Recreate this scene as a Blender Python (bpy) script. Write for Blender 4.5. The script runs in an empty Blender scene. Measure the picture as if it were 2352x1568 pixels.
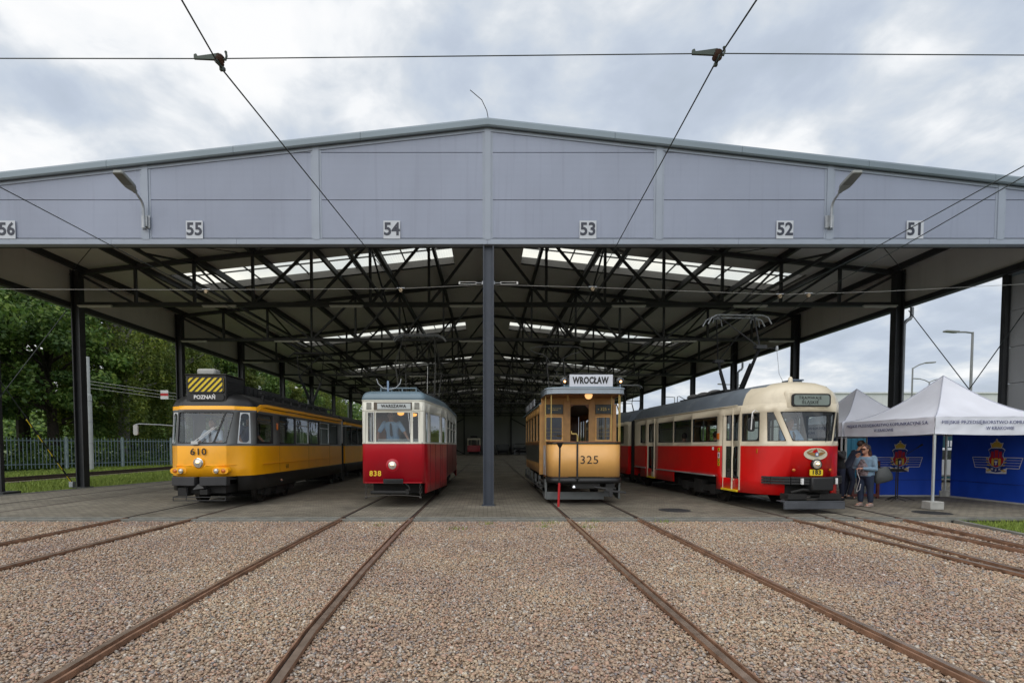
import bpy, bmesh, math, random
import numpy as np
from mathutils import Vector, Matrix
R = math.radians
random.seed(7); rng = np.random.default_rng(7)
SC = bpy.context.scene
COL = SC.collection

# ------------------------------------------------ camera
cam = bpy.data.cameras.new('camera'); camo = bpy.data.objects.new('camera', cam); COL.objects.link(camo)
cam.sensor_width = 36.0; cam.lens = 36.0 * 1164 / 2352
camo.location = (0, 0, 1.49); camo.rotation_euler = (R(90 - 2.2), 0, 0)
cam.shift_x = 56 / 2352; cam.shift_y = 284.2 / 2352
cam.clip_start = 0.05; cam.clip_end = 3000
SC.camera = camo

# ------------------------------------------------ world, sun, exposure
SUN_EL, SUN_AZ = 52, 200          # sun high behind the camera, veiled by cloud
W = bpy.data.worlds.new("World"); SC.world = W; W.use_nodes = True
nt = W.node_tree; nt.nodes.clear()
def WN(t, **k):
    n = nt.nodes.new(t)
    for a, b in k.items(): setattr(n, a, b)
    return n
out = WN('ShaderNodeOutputWorld'); bg = WN('ShaderNodeBackground')
sky = WN('ShaderNodeTexSky'); sky.sky_type = 'NISHITA'; sky.sun_disc = False
sky.sun_elevation = R(SUN_EL); sky.sun_rotation = R(SUN_AZ); sky.air_density = 1.2; sky.dust_density = 2.0
tc = WN('ShaderNodeTexCoord')
sep = WN('ShaderNodeSeparateXYZ'); nt.links.new(tc.outputs['Generated'], sep.inputs[0])
# clouds lie on a plane overhead: direction / (z + k)
addz = WN('ShaderNodeMath', operation='ADD'); addz.inputs[1].default_value = 0.28
mxz = WN('ShaderNodeMath', operation='MAXIMUM'); mxz.inputs[1].default_value = 0.02
nt.links.new(sep.outputs['Z'], mxz.inputs[0]); nt.links.new(mxz.outputs[0], addz.inputs[0])
dx = WN('ShaderNodeMath', operation='DIVIDE'); dy = WN('ShaderNodeMath', operation='DIVIDE')
nt.links.new(sep.outputs['X'], dx.inputs[0]); nt.links.new(addz.outputs[0], dx.inputs[1])
nt.links.new(sep.outputs['Y'], dy.inputs[0]); nt.links.new(addz.outputs[0], dy.inputs[1])
cmb = WN('ShaderNodeCombineXYZ'); nt.links.new(dx.outputs[0], cmb.inputs[0]); nt.links.new(dy.outputs[0], cmb.inputs[1])
CL1, CL2, CL3 = (2.0, 5.1, 0), (1.0, 7.3, 0), (5, 2, 0)
def cloud(scale, detail, rough, dist, off):
    m = WN('ShaderNodeMapping'); m.inputs['Location'].default_value = off; nt.links.new(cmb.outputs[0], m.inputs[0])
    n = WN('ShaderNodeTexNoise'); n.inputs['Scale'].default_value = scale; n.inputs['Detail'].default_value = detail; n.inputs['Roughness'].default_value = rough; n.inputs['Distortion'].default_value = dist
    nt.links.new(m.outputs[0], n.inputs['Vector']); return n.outputs['Fac']
def mth(op, a, b):
    n = WN('ShaderNodeMath', operation=op)
    for i, q in enumerate((a, b)):
        if isinstance(q, (int, float)): n.inputs[i].default_value = q
        else: nt.links.new(q, n.inputs[i])
    return n.outputs[0]
big = cloud(2.2, 5, .5, .15, CL1); fine = cloud(5.5, 9, .55, .25, CL2); wisp = cloud(1.1, 6, .5, .1, CL3)
gr = WN('ShaderNodeMapRange'); gr.inputs['From Min'].default_value = -0.75; gr.inputs['From Max'].default_value = 0.6
gr.inputs['To Min'].default_value = 0.085; gr.inputs['To Max'].default_value = -0.02
nt.links.new(sep.outputs['X'], gr.inputs['Value'])
fac = mth('ADD', mth('ADD', mth('MULTIPLY', big, .55), mth('MULTIPLY', fine, .33)), mth('ADD', mth('MULTIPLY', wisp, .12), gr.outputs[0]))
rp = WN('ShaderNodeValToRGB'); e = rp.color_ramp.elements
e[0].position = 0.38; e[0].color = (0.44, 0.50, 0.585, 1)
e[1].position = 0.615; e[1].color = (0.90, 0.90, 0.90, 1)
for p, c in ((0.44, (0.48, 0.54, 0.635)), (0.475, (0.53, 0.59, 0.675)), (0.51, (0.61, 0.655, 0.71)), (0.54, (0.72, 0.75, 0.785)), (.57, (.84, .855, .87))):
    q = e.new(p); q.color = (*c, 1)
nt.links.new(fac, rp.inputs[0])
# the sky between and through the clouds
skm = WN('ShaderNodeMix', data_type='RGBA', blend_type='MIX'); skm.inputs['Factor'].default_value = 0.95
sks = WN('ShaderNodeMix', data_type='RGBA', blend_type='MULTIPLY'); sks.inputs['Factor'].default_value = 1.0
sks.inputs['B'].default_value = (0.12, 0.12, 0.12, 1)
nt.links.new(sky.outputs[0], sks.inputs['A'])
nt.links.new(sks.outputs['Result'], skm.inputs['A']); nt.links.new(rp.outputs[0], skm.inputs['B'])
nt.links.new(skm.outputs['Result'], bg.inputs['Color']); bg.inputs['Strength'].default_value = 1.0
nt.links.new(bg.outputs[0], out.inputs[0])
sl = bpy.data.lights.new('sun', 'SUN'); sl.energy = 1.5; sl.angle = R(85); sl.color = (1.0, 0.97, 0.93)
so = bpy.data.objects.new('sun', sl); COL.objects.link(so)
so.rotation_euler = (R(90 - SUN_EL), 0, R(180 - SUN_AZ)); so.location = (0, -20, 40)
SC.view_settings.view_transform = 'Standard'; SC.view_settings.look = 'None'
SC.view_settings.gamma = 1; SC.view_settings.exposure = 0.2
SC.render.engine = 'CYCLES'
SC.cycles.max_bounces = 8; SC.cycles.transparent_max_bounces = 24; SC.cycles.transmission_bounces = 4
SC.cycles.diffuse_bounces = 4; SC.cycles.glossy_bounces = 4
SC.cycles.use_denoising = True

# ------------------------------------------------ materials
MT = {}
def mat(name, rgb, rough=0.6, metal=0.0, var=0.12, vs=3.0, bump=0.0, bs=40.0, coat=0.0, spec=None, dirt=None):
    """principled material with noise in colour and relief; dirt=(rgb, amount, scale)"""
    if name in MT: return MT[name]
    m = bpy.data.materials.new(name); m.use_nodes = True; t = m.node_tree; b = t.nodes['Principled BSDF']
    c = t.nodes.new('ShaderNodeTexCoord')
    n = t.nodes.new('ShaderNodeTexNoise'); n.inputs['Scale'].default_value = vs; n.inputs['Detail'].default_value = 6
    t.links.new(c.outputs['Object'], n.inputs['Vector'])
    r = t.nodes.new('ShaderNodeValToRGB')
    lo = [max(0, x * (1 - var)) for x in rgb]; hi = [min(1, x * (1 + var)) for x in rgb]
    r.color_ramp.elements[0].position = 0.3; r.color_ramp.elements[0].color = (*lo, 1)
    r.color_ramp.elements[1].position = 0.7; r.color_ramp.elements[1].color = (*hi, 1)
    t.links.new(n.outputs['Fac'], r.inputs[0]); colr = r.outputs[0]
    if dirt:
        n2 = t.nodes.new('ShaderNodeTexNoise'); n2.inputs['Scale'].default_value = dirt[2]; n2.inputs['Detail'].default_value = 8; n2.inputs['Roughness'].default_value = 0.7
        t.links.new(c.outputs['Object'], n2.inputs['Vector'])
        r2 = t.nodes.new('ShaderNodeMapRange'); r2.inputs['From Min'].default_value = 0.52; r2.inputs['From Max'].default_value = 0.72; r2.inputs['To Max'].default_value = dirt[1]
        t.links.new(n2.outputs['Fac'], r2.inputs['Value'])
        mx = t.nodes.new('ShaderNodeMix'); mx.data_type = 'RGBA'; mx.inputs['B'].default_value = (*dirt[0], 1)
        t.links.new(r2.outputs[0], mx.inputs['Factor']); t.links.new(colr, mx.inputs['A']); colr = mx.outputs['Result']
    t.links.new(colr, b.inputs['Base Color'])
    b.inputs['Metallic'].default_value = metal
    rr = t.nodes.new('ShaderNodeMapRange'); rr.inputs['To Min'].default_value = max(0.03, rough * 0.8); rr.inputs['To Max'].default_value = min(1, rough * 1.2)
    t.links.new(n.outputs['Fac'], rr.inputs['Value']); t.links.new(rr.outputs[0], b.inputs['Roughness'])
    if coat: b.inputs['Coat Weight'].default_value = coat * .45; b.inputs['Coat Roughness'].default_value = 0.08
    if spec is not None: b.inputs['Specular IOR Level'].default_value = spec
    if bump:
        nb = t.nodes.new('ShaderNodeTexNoise'); nb.inputs['Scale'].default_value = bs; nb.inputs['Detail'].default_value = 5
        t.links.new(c.outputs['Object'], nb.inputs['Vector'])
        bp = t.nodes.new('ShaderNodeBump'); bp.inputs['Strength'].default_value = bump; bp.inputs['Distance'].default_value = 0.02
        t.links.new(nb.outputs['Fac'], bp.inputs['Height']); t.links.new(bp.outputs[0], b.inputs['Normal'])
    MT[name] = m; return m
def emit(name, rgb, st):
    if name in MT: return MT[name]
    m = bpy.data.materials.new(name); m.use_nodes = True; b = m.node_tree.nodes['Principled BSDF']
    b.inputs['Base Color'].default_value = (*rgb, 1); b.inputs['Emission Color'].default_value = (*rgb, 1); b.inputs['Emission Strength'].default_value = st
    MT[name] = m; return m
def glassmat(name, tint=(0.74, 0.79, 0.79), refl=0.07):
    m = bpy.data.materials.new(name); m.use_nodes = True; t = m.node_tree; t.nodes.clear()
    o = t.nodes.new('ShaderNodeOutputMaterial'); tr = t.nodes.new('ShaderNodeBsdfTransparent'); gl = t.nodes.new('ShaderNodeBsdfGlossy')
    tr.inputs[0].default_value = (*tint, 1); gl.inputs['Roughness'].default_value = 0.02; gl.inputs['Color'].default_value = (0.9, 0.95, 1, 1)
    lw = t.nodes.new('ShaderNodeLayerWeight'); pw = t.nodes.new('ShaderNodeMath'); pw.operation = 'POWER'; pw.inputs[1].default_value = 4.5
    ma = t.nodes.new('ShaderNodeMath'); ma.operation = 'MULTIPLY_ADD'; ma.inputs[1].default_value = 0.85; ma.inputs[2].default_value = refl
    t.links.new(lw.outputs['Facing'], pw.inputs[0]); t.links.new(pw.outputs[0], ma.inputs[0])
    c = t.nodes.new('ShaderNodeTexCoord'); n = t.nodes.new('ShaderNodeTexNoise'); n.inputs['Scale'].default_value = 1.4
    t.links.new(c.outputs['Object'], n.inputs['Vector'])
    bp = t.nodes.new('ShaderNodeBump'); bp.inputs['Strength'].default_value = 0.06; bp.inputs['Distance'].default_value = 0.05
    t.links.new(n.outputs['Fac'], bp.inputs['Height']); t.links.new(bp.outputs[0], gl.inputs['Normal'])
    mx = t.nodes.new('ShaderNodeMixShader'); t.links.new(ma.outputs[0], mx.inputs[0]); t.links.new(tr.outputs[0], mx.inputs[1]); t.links.new(gl.outputs[0], mx.inputs[2])
    t.links.new(mx.outputs[0], o.inputs[0]); MT[name] = m; return m

GLASS = glassmat('window_glass')
LGLASS = glassmat('lamp_glass', (0.9, 0.9, 0.9), 0.05)
BLACK = mat('black_paint', (0.012, 0.012, 0.013), 0.45, var=0.3)
RUB = mat('black_rubber', (0.015, 0.015, 0.016), 0.6, var=0.2)
UNDER = mat('underframe_grime', (0.013, 0.0125, 0.012), 0.8, var=0.4, bump=0.3)
STEEL = mat('structural_steel_dark', (0.024, 0.026, 0.029), 0.6, var=0.25, vs=2)
GALV = mat('galvanised_steel', (0.36, 0.38, 0.40), 0.45, 0.6, var=0.15, vs=8)
CHROME = mat('chrome', (0.75, 0.76, 0.78), 0.15, 1.0, var=0.05)
WHITE = mat('white_paint', (0.72, 0.72, 0.72), 0.5, var=0.05)
BRASS = mat('brass', (0.55, 0.40, 0.14), 0.35, 0.7, var=0.15)
WIRE = mat('weathered_wire', (0.035, 0.045, 0.045), 0.5, 0.3)
WIREL = mat('bright_wire', (0.42, 0.42, 0.40), 0.4, 0.4)

# ------------------------------------------------ mesh helpers
def nrm(v):
    v = Vector(v); return v.normalized() if v.length > 1e-9 else Vector((0, 0, 1))
class MB:
    def __init__(s): s.v = []; s.f = []; s.m = []
    def add(s, vs, fs, m=0):
        o = len(s.v); s.v += [tuple(p) for p in vs]; s.f += [tuple(i + o for i in f) for f in fs]; s.m += [m] * len(fs); return s
    def box(s, x0, x1, y0, y1, z0, z1, m=0):
        return s.add([(x0, y0, z0), (x1, y0, z0), (x1, y1, z0), (x0, y1, z0), (x0, y0, z1), (x1, y0, z1), (x1, y1, z1), (x0, y1, z1)],
                     [(0, 3, 2, 1), (4, 5, 6, 7), (0, 1, 5, 4), (1, 2, 6, 5), (2, 3, 7, 6), (3, 0, 4, 7)], m)
    def beam(s, p, q, w, h=None, m=0, up=(0, 0, 1)):
        h = h or w; p = Vector(p); q = Vector(q); d = nrm(q - p); u = Vector(up)
        if abs(d.dot(u)) > 0.98: u = Vector((0, 1, 0))
        r = nrm(d.cross(u)); u = nrm(r.cross(d)); vs = []
        for c in (p, q):
            for a, b in ((-1, -1), (1, -1), (1, 1), (-1, 1)): vs.append(c + r * (a * w / 2) + u * (b * h / 2))
        return s.add(vs, [(0, 1, 2, 3), (7, 6, 5, 4), (0, 4, 5, 1), (1, 5, 6, 2), (2, 6, 7, 3), (3, 7, 4, 0)], m)
    def tube(s, path, r, n=8, m=0, cap=True):
        path = [Vector(p) for p in path]; k = len(path); rs = r if isinstance(r, (list, tuple)) else [r] * k
        vs = []; pr = None
        for i, p in enumerate(path):
            d = nrm(path[min(i + 1, k - 1)] - path[max(i - 1, 0)])
            if pr is None:
                a = Vector((0, 0, 1)) if abs(d.z) < 0.9 else Vector((1, 0, 0)); pr = nrm(d.cross(a))
            else: pr = nrm(pr - d * pr.dot(d))
            b = d.cross(pr)
            for j in range(n):
                t = 2 * math.pi * j / n; vs.append(p + pr * (math.cos(t) * rs[i]) + b * (math.sin(t) * rs[i]))
        fs = [(i * n + j, i * n + (j + 1) % n, (i + 1) * n + (j + 1) % n, (i + 1) * n + j) for i in range(k - 1) for j in range(n)]
        if cap: fs += [tuple(range(n - 1, -1, -1)), tuple((k - 1) * n + j for j in range(n))]
        return s.add(vs, fs, m)
    def lathe(s, c, prof, axis=(0, 0, 1), n=16, m=0):
        """prof: (r, t) pairs along axis"""
        a = nrm(axis); b = nrm(a.cross(Vector((0, 0, 1)) if abs(a.z) < 0.9 else Vector((1, 0, 0)))); d = a.cross(b); c = Vector(c); vs = []
        for r, t in prof:
            for j in range(n):
                q = 2 * math.pi * j / n; vs.append(c + a * t + b * (r * math.cos(q)) + d * (r * math.sin(q)))
        k = len(prof)
        fs = [(i * n + j, i * n + (j + 1) % n, (i + 1) * n + (j + 1) % n, (i + 1) * n + j) for i in range(k - 1) for j in range(n)]
        fs += [tuple(range(n - 1, -1, -1)), tuple((k - 1) * n + j for j in range(n))]
        return s.add(vs, fs, m)
    def ball(s, c, r, n=12, m=0, sc=(1, 1, 1)):
        k = n // 2; vs = []
        for i in range(1, k):
            t = math.pi * i / k
            for j in range(n):
                q = 2 * math.pi * j / n
                vs.append((c[0] + r * sc[0] * math.sin(t) * math.cos(q), c[1] + r * sc[1] * math.sin(t) * math.sin(q), c[2] + r * sc[2] * math.cos(t)))
        fs = [(i * n + j, (i + 1) * n + j, (i + 1) * n + (j + 1) % n, i * n + (j + 1) % n) for i in range(k - 2) for j in range(n)]
        top = len(vs); vs += [(c[0], c[1], c[2] + r * sc[2]), (c[0], c[1], c[2] - r * sc[2])]
        fs += [(top, j, (j + 1) % n) for j in range(n)] + [(top + 1, (k - 2) * n + (j + 1) % n, (k - 2) * n + j) for j in range(n)]
        return s.add(vs, fs, m)
    def prism(s, pts, d, m=0):
        """closed 3D polygon pts extruded by vector d"""
        pts = [Vector(p) for p in pts]; d = Vector(d); n = len(pts)
        return s.add(pts + [p + d for p in pts], [tuple(range(n - 1, -1, -1)), tuple(range(n, 2 * n))] + [(i, (i + 1) % n, n + (i + 1) % n, n + i) for i in range(n)], m)
    def quad(s, a, b, c, d, m=0): return s.add([a, b, c, d], [(0, 1, 2, 3)], m)
    def build(s, name, mats, parent=None, smooth=35, bevel=0, fix=True, **k):
        me = bpy.data.meshes.new(name); me.from_pydata(s.v, [], s.f)
        mats = mats if isinstance(mats, (list, tuple)) else [mats]
        for q in mats: me.materials.append(q)
        if len(mats) > 1: me.polygons.foreach_set('material_index', s.m)
        if fix:
            bm = bmesh.new(); bm.from_mesh(me); bmesh.ops.recalc_face_normals(bm, faces=bm.faces); bm.to_mesh(me); bm.free()
        if smooth:
            me.polygons.foreach_set('use_smooth', [True] * len(me.polygons)); me.set_sharp_from_angle(angle=R(smooth))
        me.update(); o = bpy.data.objects.new(name, me); COL.objects.link(o)
        if parent: o.parent = parent
        if bevel:
            b = o.modifiers.new('bevel', 'BEVEL'); b.width = bevel; b.segments = 2; b.limit_method = 'ANGLE'; b.angle_limit = R(50)
        tag(o, **k); return o
def tag(o, label=None, category=None, group=None, kind=None):
    if label: o['label'] = label
    if category: o['category'] = category
    if group: o['group'] = group
    if kind: o['kind'] = kind
    return o
def thing(name, label, category, loc=(0, 0, 0), rz=0, group=None):
    o = bpy.data.objects.new(name, None); COL.objects.link(o); o.location = loc; o.rotation_euler = (0, 0, rz); o.empty_display_size = 0.2
    return tag(o, label, category, group)
def kids(o): return [c for c in bpy.data.objects if c.parent == o]
def copy_tree(o, parent=None):
    ch = kids(o); c = o.copy(); COL.objects.link(c)
    if parent: c.parent = parent
    for q in ch: copy_tree(q, c)
    return c
def text(s, name, m, parent, loc, size, rot=(90, 0, 0), depth=0.002, sx=1.0, bold=0.0, align='CENTER', spacing=1.0, **k):
    cu = bpy.data.curves.new(name, 'FONT'); cu.body = s; cu.size = size; cu.align_x = align; cu.align_y = 'CENTER'; cu.extrude = depth; cu.offset = bold; cu.space_character = spacing; cu.resolution_u = 3
    o = bpy.data.objects.new('tmp_text', cu); COL.objects.link(o)
    bpy.context.view_layer.update()
    me = bpy.data.meshes.new_from_object(o.evaluated_get(bpy.context.evaluated_depsgraph_get()))
    bpy.data.objects.remove(o); bpy.data.curves.remove(cu); me.name = name
    me.materials.clear(); me.materials.append(m)
    q = bpy.data.objects.new(name, me); COL.objects.link(q); q.location = loc; q.rotation_euler = [R(a) for a in rot]; q.scale = (sx, 1, 1)
    if parent: q.parent = parent
    tag(q, **k); return q
def rrect(w, h, r, k=4):
    r = min(r, w / 2 - 1e-4, h / 2 - 1e-4); o = []
    for cx, cy, a0 in ((w / 2 - r, h / 2 - r, 0), (-w / 2 + r, h / 2 - r, 90), (-w / 2 + r, -h / 2 + r, 180), (w / 2 - r, -h / 2 + r, 270)):
        for i in range(k + 1):
            a = R(a0 + 90 * i / k); o.append((cx + r * math.cos(a), cy + r * math.sin(a)))
    return o

# ------------------------------------------------ vehicle shells
def mirror(h):                        # half outline, nose centre first -> full outline left rear .. nose .. right rear
    return [(-x, y) for x, y in reversed(h[1:])] + list(h)
def shell(name, parent, levels, mats, band, holes, thick=0.03, cellmat=None, rear=True, label=None):
    """levels [(z, half outline)]; holes set of (side, cell, band) with side -1, 1; every other cell is plated"""
    mb = MB(); n = len(levels[0][1]); full = [mirror(h) for z, h in levels]; zs = [z for z, h in levels]; N = 2 * n - 1
    for (z, o) in zip(zs, full): mb.v += [(x, y, z) for x, y in o]
    for j in range(len(levels) - 1):
        for i in range(N - 1):
            side, k = (1, i - (n - 1)) if i >= n - 1 else (-1, n - 2 - i)
            if (side, k, j) in holes or (0, k, j) in holes: continue
            mb.f.append((j * N + i, j * N + i + 1, (j + 1) * N + i + 1, (j + 1) * N + i))
            mm = band[j]
            if cellmat and (k, j) in cellmat: mm = cellmat[(k, j)]
            mb.m.append(mm)
        if rear:
            mb.f.append((j * N + N - 1, j * N, (j + 1) * N, (j + 1) * N + N - 1)); mb.m.append(band[j])
    o = mb.build(name, mats, parent, smooth=28, fix=False)
    if thick:
        s = o.modifiers.new('plate', 'SOLIDIFY'); s.thickness = thick; s.offset = -1
    if label: o['label'] = label
    return o
def roofshell(name, parent, h, steps, mats, ky=0.6, reach=1.6, matf=None, rearround=True):
    """h: half outline at the cant rail, steps [(inset, z)]"""
    hw = max(x for x, y in h); ye = h[-1][1]; lv = []
    for d, z in steps:
        o = []
        for x, y in h:
            f = max(0.0, 1 - y / reach); g = max(0.0, 1 - (ye - y) / 0.8) if rearround else 0
            o.append((x * (1 - d / hw), y + d * ky * f - d * 0.5 * g))
        lv.append((z, o))
    mb = MB(); n = len(h); N = 2 * n - 1
    for z, o in lv: mb.v += [(x, y, z) for x, y in mirror(o)]
    for j in range(len(lv) - 1):
        for i in range(N - 1):
            k = i - (n - 1) if i >= n - 1 else n - 2 - i
            mb.f.append((j * N + i, j * N + i + 1, (j + 1) * N + i + 1, (j + 1) * N + i)); mb.m.append(matf(k, j) if matf else 0)
        mb.f.append((j * N + N - 1, j * N, (j + 1) * N, (j + 1) * N + N - 1)); mb.m.append(0 if not matf else matf(n - 2, j))
    b = (len(lv) - 1) * N; c = n - 1
    for k in range(n - 1):
        a0, a1, b1, b0 = b + c - k, b + c - k - 1, b + c + k + 1, b + c + k
        mb.f.append((a0, b1, a1) if a0 == b0 else (a0, b0, b1, a1)); mb.m.append(matf(k, 99) if matf else 0)
    # underside so the roof has depth from inside
    return mb.build(name, mats, parent, smooth=40)
def polyat(P, a):
    t = a * (len(P) - 1); i = min(int(t), len(P) - 2); return P[i].lerp(P[i + 1], t - i)
def window(parent, bot, top, fw=0.02, r=0.06, proud=0.006, fm=None, gm=None, name='window', hbar=None, vbars=(), inset=0.012, label=None, centre=(0, 4, 1.6)):
    """framed pane filling the cell whose lower edge is bot and upper edge top (lists of points)"""
    bot = [Vector(p) for p in bot]; top = [Vector(p) for p in top]
    wl = sum((bot[i + 1] - bot[i]).length for i in range(len(bot) - 1)); wt = sum((top[i + 1] - top[i]).length for i in range(len(top) - 1))
    w = (wl + wt) / 2; h = (top[0] - bot[0]).length
    P = lambda a, b: polyat(bot, min(1, max(0, a))).lerp(polyat(top, min(1, max(0, a))), min(1, max(0, b)))
    cc = Vector(centre)
    def Nn(a, b):
        e = 0.02; u = P(min(1, a + e), b) - P(max(0, a - e), b); v = P(a, min(1, b + e)) - P(a, max(0, b - e)); n = nrm(u.cross(v))
        return n if n.dot(P(a, b) - cc) > 0 else -n
    def ringpts(w2, h2, rr, k=4, sub=4):
        base = rrect(w2, h2, rr, k); o = []
        for i, p in enumerate(base):
            q = base[(i + 1) % len(base)]; s = sub if i % (k + 1) == k else 1
            for j in range(s): o.append((p[0] + (q[0] - p[0]) * j / s, p[1] + (q[1] - p[1]) * j / s))
        return o
    ou = ringpts(w, h, 0.006); inn = ringpts(w - 2 * fw, h - 2 * fw, r); n = len(ou); mb = MB()
    def at(p, dz):
        a, b = p[0] / w + 0.5, p[1] / h + 0.5; return P(a, b) + Nn(a, b) * dz
    vs = [at(p, proud) for p in ou] + [at(p, proud) for p in inn] + [at(p, -0.035) for p in inn] + [at(p, -0.035) for p in ou]
    fs = []
    for i in range(n):
        j = (i + 1) % n
        for l in range(3): fs.append((l * n + i, l * n + j, (l + 1) * n + j, (l + 1) * n + i))
    mb.add(vs, fs)
    if hbar:
        for a0, a1 in [(i / 4, (i + 1) / 4) for i in range(4)]: mb.beam(P(a0, hbar), P(a1, hbar), 0.02, 0.025)
    for a in vbars: mb.beam(P(a, 0.0), P(a, 1.0), 0.03, 0.03)
    f = mb.build(name, fm or RUB, parent, smooth=30)
    if label: f['label'] = label
    g = MB(); K = 2 * (len(bot) - 1)
    g.v = [tuple(P(i / K, b) - Nn(i / K, 0.5) * inset) for b in (0, 1) for i in range(K + 1)]
    g.f = [(i, i + 1, K + 2 + i, K + 1 + i) for i in range(K)]; g.m = [0] * K
    g.build('pane', gm or GLASS, f, smooth=60, fix=False)
    return f
def L3(levels, side, k, j):            # point of outline k on level j
    z, h = levels[j]; x, y = h[k]; return (side * x, y, z)
def cellwin(parent, levels, side, k, j0, j1, **kw):
    return window(parent, [L3(levels, side, k, j0), L3(levels, side, k + 1, j0)], [L3(levels, side, k, j1), L3(levels, side, k + 1, j1)], **kw)
def wheelset(parent, y, gauge=1.435, r=0.33, name='wheel'):
    for sx in (-1, 1):
        mb = MB(); mb.lathe((sx * (gauge / 2 + 0.02), y, r + 0.0), [(r + 0.02, -0.06 * sx), (r + 0.02, -0.035 * sx), (r, -0.03 * sx), (r, 0.06 * sx), (r - 0.05, 0.06 * sx), (r - 0.06, 0.03 * sx), (0.1, 0.03 * sx), (0.08, 0.09 * sx), (0.0, 0.09 * sx)], (1, 0, 0), 20)
        mb.build(name, MT['worn_wheel'], parent)
    MB().tube([(-0.7, y, r), (0.7, y, r)], 0.06).build('axle', UNDER, parent)
mat('worn_wheel', (0.05, 0.045, 0.04), 0.55, 0.5, var=0.3)
def lamp(parent, c, r, m_rim, lens, name='headlight', d=(0, -1, 0), depth=0.06, lit=None):
    h = MB().lathe(c, [(r * 0.9, -depth), (r * 1.02, -0.01), (r * 1.04, 0.015), (r * 0.9, 0.03), (r * 0.86, 0.012)], d, 20).build(name, m_rim, parent)
    a = nrm(d); cc = Vector(c)
    MB().lathe(cc + a * 0.006, [(r * 0.86, 0.0), (r * 0.8, 0.02), (r * 0.5, 0.034), (0.002, 0.04)], d, 18).build('lens', lens, h)
    if lit:
        MB().ball(cc + a * 0.03 + Vector((0.0, 0, r * 0.15)), r * 0.35, 10, sc=(1.3, 0.5, 0.8)).build('bulb', lit, h)
    return h
# ================================================ SETTING
def sheet(name, x0, x1, y0, y1, z, m, kind='structure', th=0.0):
    o = MB().quad((x0, y0, z), (x1, y0, z), (x1, y1, z), (x0, y1, z)).build(name, m, None, smooth=0, kind=kind); return o
grassm = mat('grass_soil', (0.075, 0.11, 0.02), 0.9, var=0.45, vs=1.2, bump=0.6, bs=30, dirt=((0.10, 0.09, 0.05), 0.5, 0.6))
sheet('ground', -900, 900, -300, 1800, -0.16, grassm)
# block paving of the apron
def pavemat():
    m = bpy.data.materials.new('block_paving'); m.use_nodes = True; t = m.node_tree; b = t.nodes['Principled BSDF']
    c = t.nodes.new('ShaderNodeTexCoord'); br = t.nodes.new('ShaderNodeTexBrick'); br.inputs['Scale'].default_value = 1.0
    br.inputs['Brick Width'].default_value = 0.20; br.inputs['Row Height'].default_value = 0.10; br.inputs['Mortar Size'].default_value = 0.006
    br.inputs['Color1'].default_value = (0.18, 0.165, 0.138, 1); br.inputs['Color2'].default_value = (0.265, 0.245, 0.205, 1); br.inputs['Mortar'].default_value = (0.045, 0.045, 0.034, 1)
    t.links.new(c.outputs['Object'], br.inputs['Vector'])
    n = t.nodes.new('ShaderNodeTexNoise'); n.inputs['Scale'].default_value = 0.5; n.inputs['Detail'].default_value = 9; n.inputs['Roughness'].default_value = 0.65
    t.links.new(c.outputs['Object'], n.inputs['Vector'])
    r = t.nodes.new('ShaderNodeValToRGB'); r.color_ramp.elements[0].position = 0.3; r.color_ramp.elements[0].color = (0.52, 0.5, 0.44, 1); r.color_ramp.elements[1].position = 0.7; r.color_ramp.elements[1].color = (1.15, 1.12, 1.05, 1)
    t.links.new(n.outputs['Fac'], r.inputs[0])
    mx = t.nodes.new('ShaderNodeMix'); mx.data_type = 'RGBA'; mx.blend_type = 'MULTIPLY'; mx.inputs['Factor'].default_value = 1
    t.links.new(br.outputs['Color'], mx.inputs['A']); t.links.new(r.outputs[0], mx.inputs['B']); n3 = t.nodes.new('ShaderNodeTexNoise'); n3.inputs['Scale'].default_value = 1.1; n3.inputs['Detail'].default_value = 5; t.links.new(c.outputs['Object'], n3.inputs['Vector'])
    r3 = t.nodes.new('ShaderNodeMapRange'); r3.inputs['From Min'].default_value = 0.58; r3.inputs['From Max'].default_value = 0.70; r3.inputs['To Max'].default_value = 0.55; t.links.new(n3.outputs['Fac'], r3.inputs['Value'])
    m3 = t.nodes.new('ShaderNodeMix'); m3.data_type = 'RGBA'; m3.inputs['B'].default_value = (0.07, 0.062, 0.05, 1); t.links.new(r3.outputs[0], m3.inputs['Factor']); t.links.new(mx.outputs['Result'], m3.inputs['A']); t.links.new(m3.outputs['Result'], b.inputs['Base Color'])
    b.inputs['Roughness'].default_value = 0.85
    n2 = t.nodes.new('ShaderNodeTexNoise'); n2.inputs['Scale'].default_value = 30; t.links.new(c.outputs['Object'], n2.inputs['Vector'])
    ma = t.nodes.new('ShaderNodeMath'); ma.operation = 'MULTIPLY_ADD'; ma.inputs[1].default_value = 0.5; t.links.new(n2.outputs['Fac'], ma.inputs[0])
    iv = t.nodes.new('ShaderNodeMath'); iv.operation = 'SUBTRACT'; iv.inputs[0].default_value = 1; t.links.new(br.outputs['Fac'], iv.inputs[1]); t.links.new(iv.outputs[0], ma.inputs[2])
    bp = t.nodes.new('ShaderNodeBump'); bp.inputs['Strength'].default_value = 0.8; bp.inputs['Distance'].default_value = 0.012; t.links.new(ma.outputs[0], bp.inputs['Height']); t.links.new(bp.outputs[0], b.inputs['Normal'])
    return m
PAVE = pavemat()
mb = MB(); YB = 91.0
mb.prism([(-14.2, 10.62, -0.3), (30, 10.62, -0.3), (30, 24, -0.3), (16.2, 24, -0.3), (16.2, YB, -0.3), (-13.4, YB, -0.3), (-13.4, 21.5, -0.3), (-14.15, 17.6, -0.3), (-14.6, 14.9, -0.3)], (0, 0, 0.294))
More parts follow.
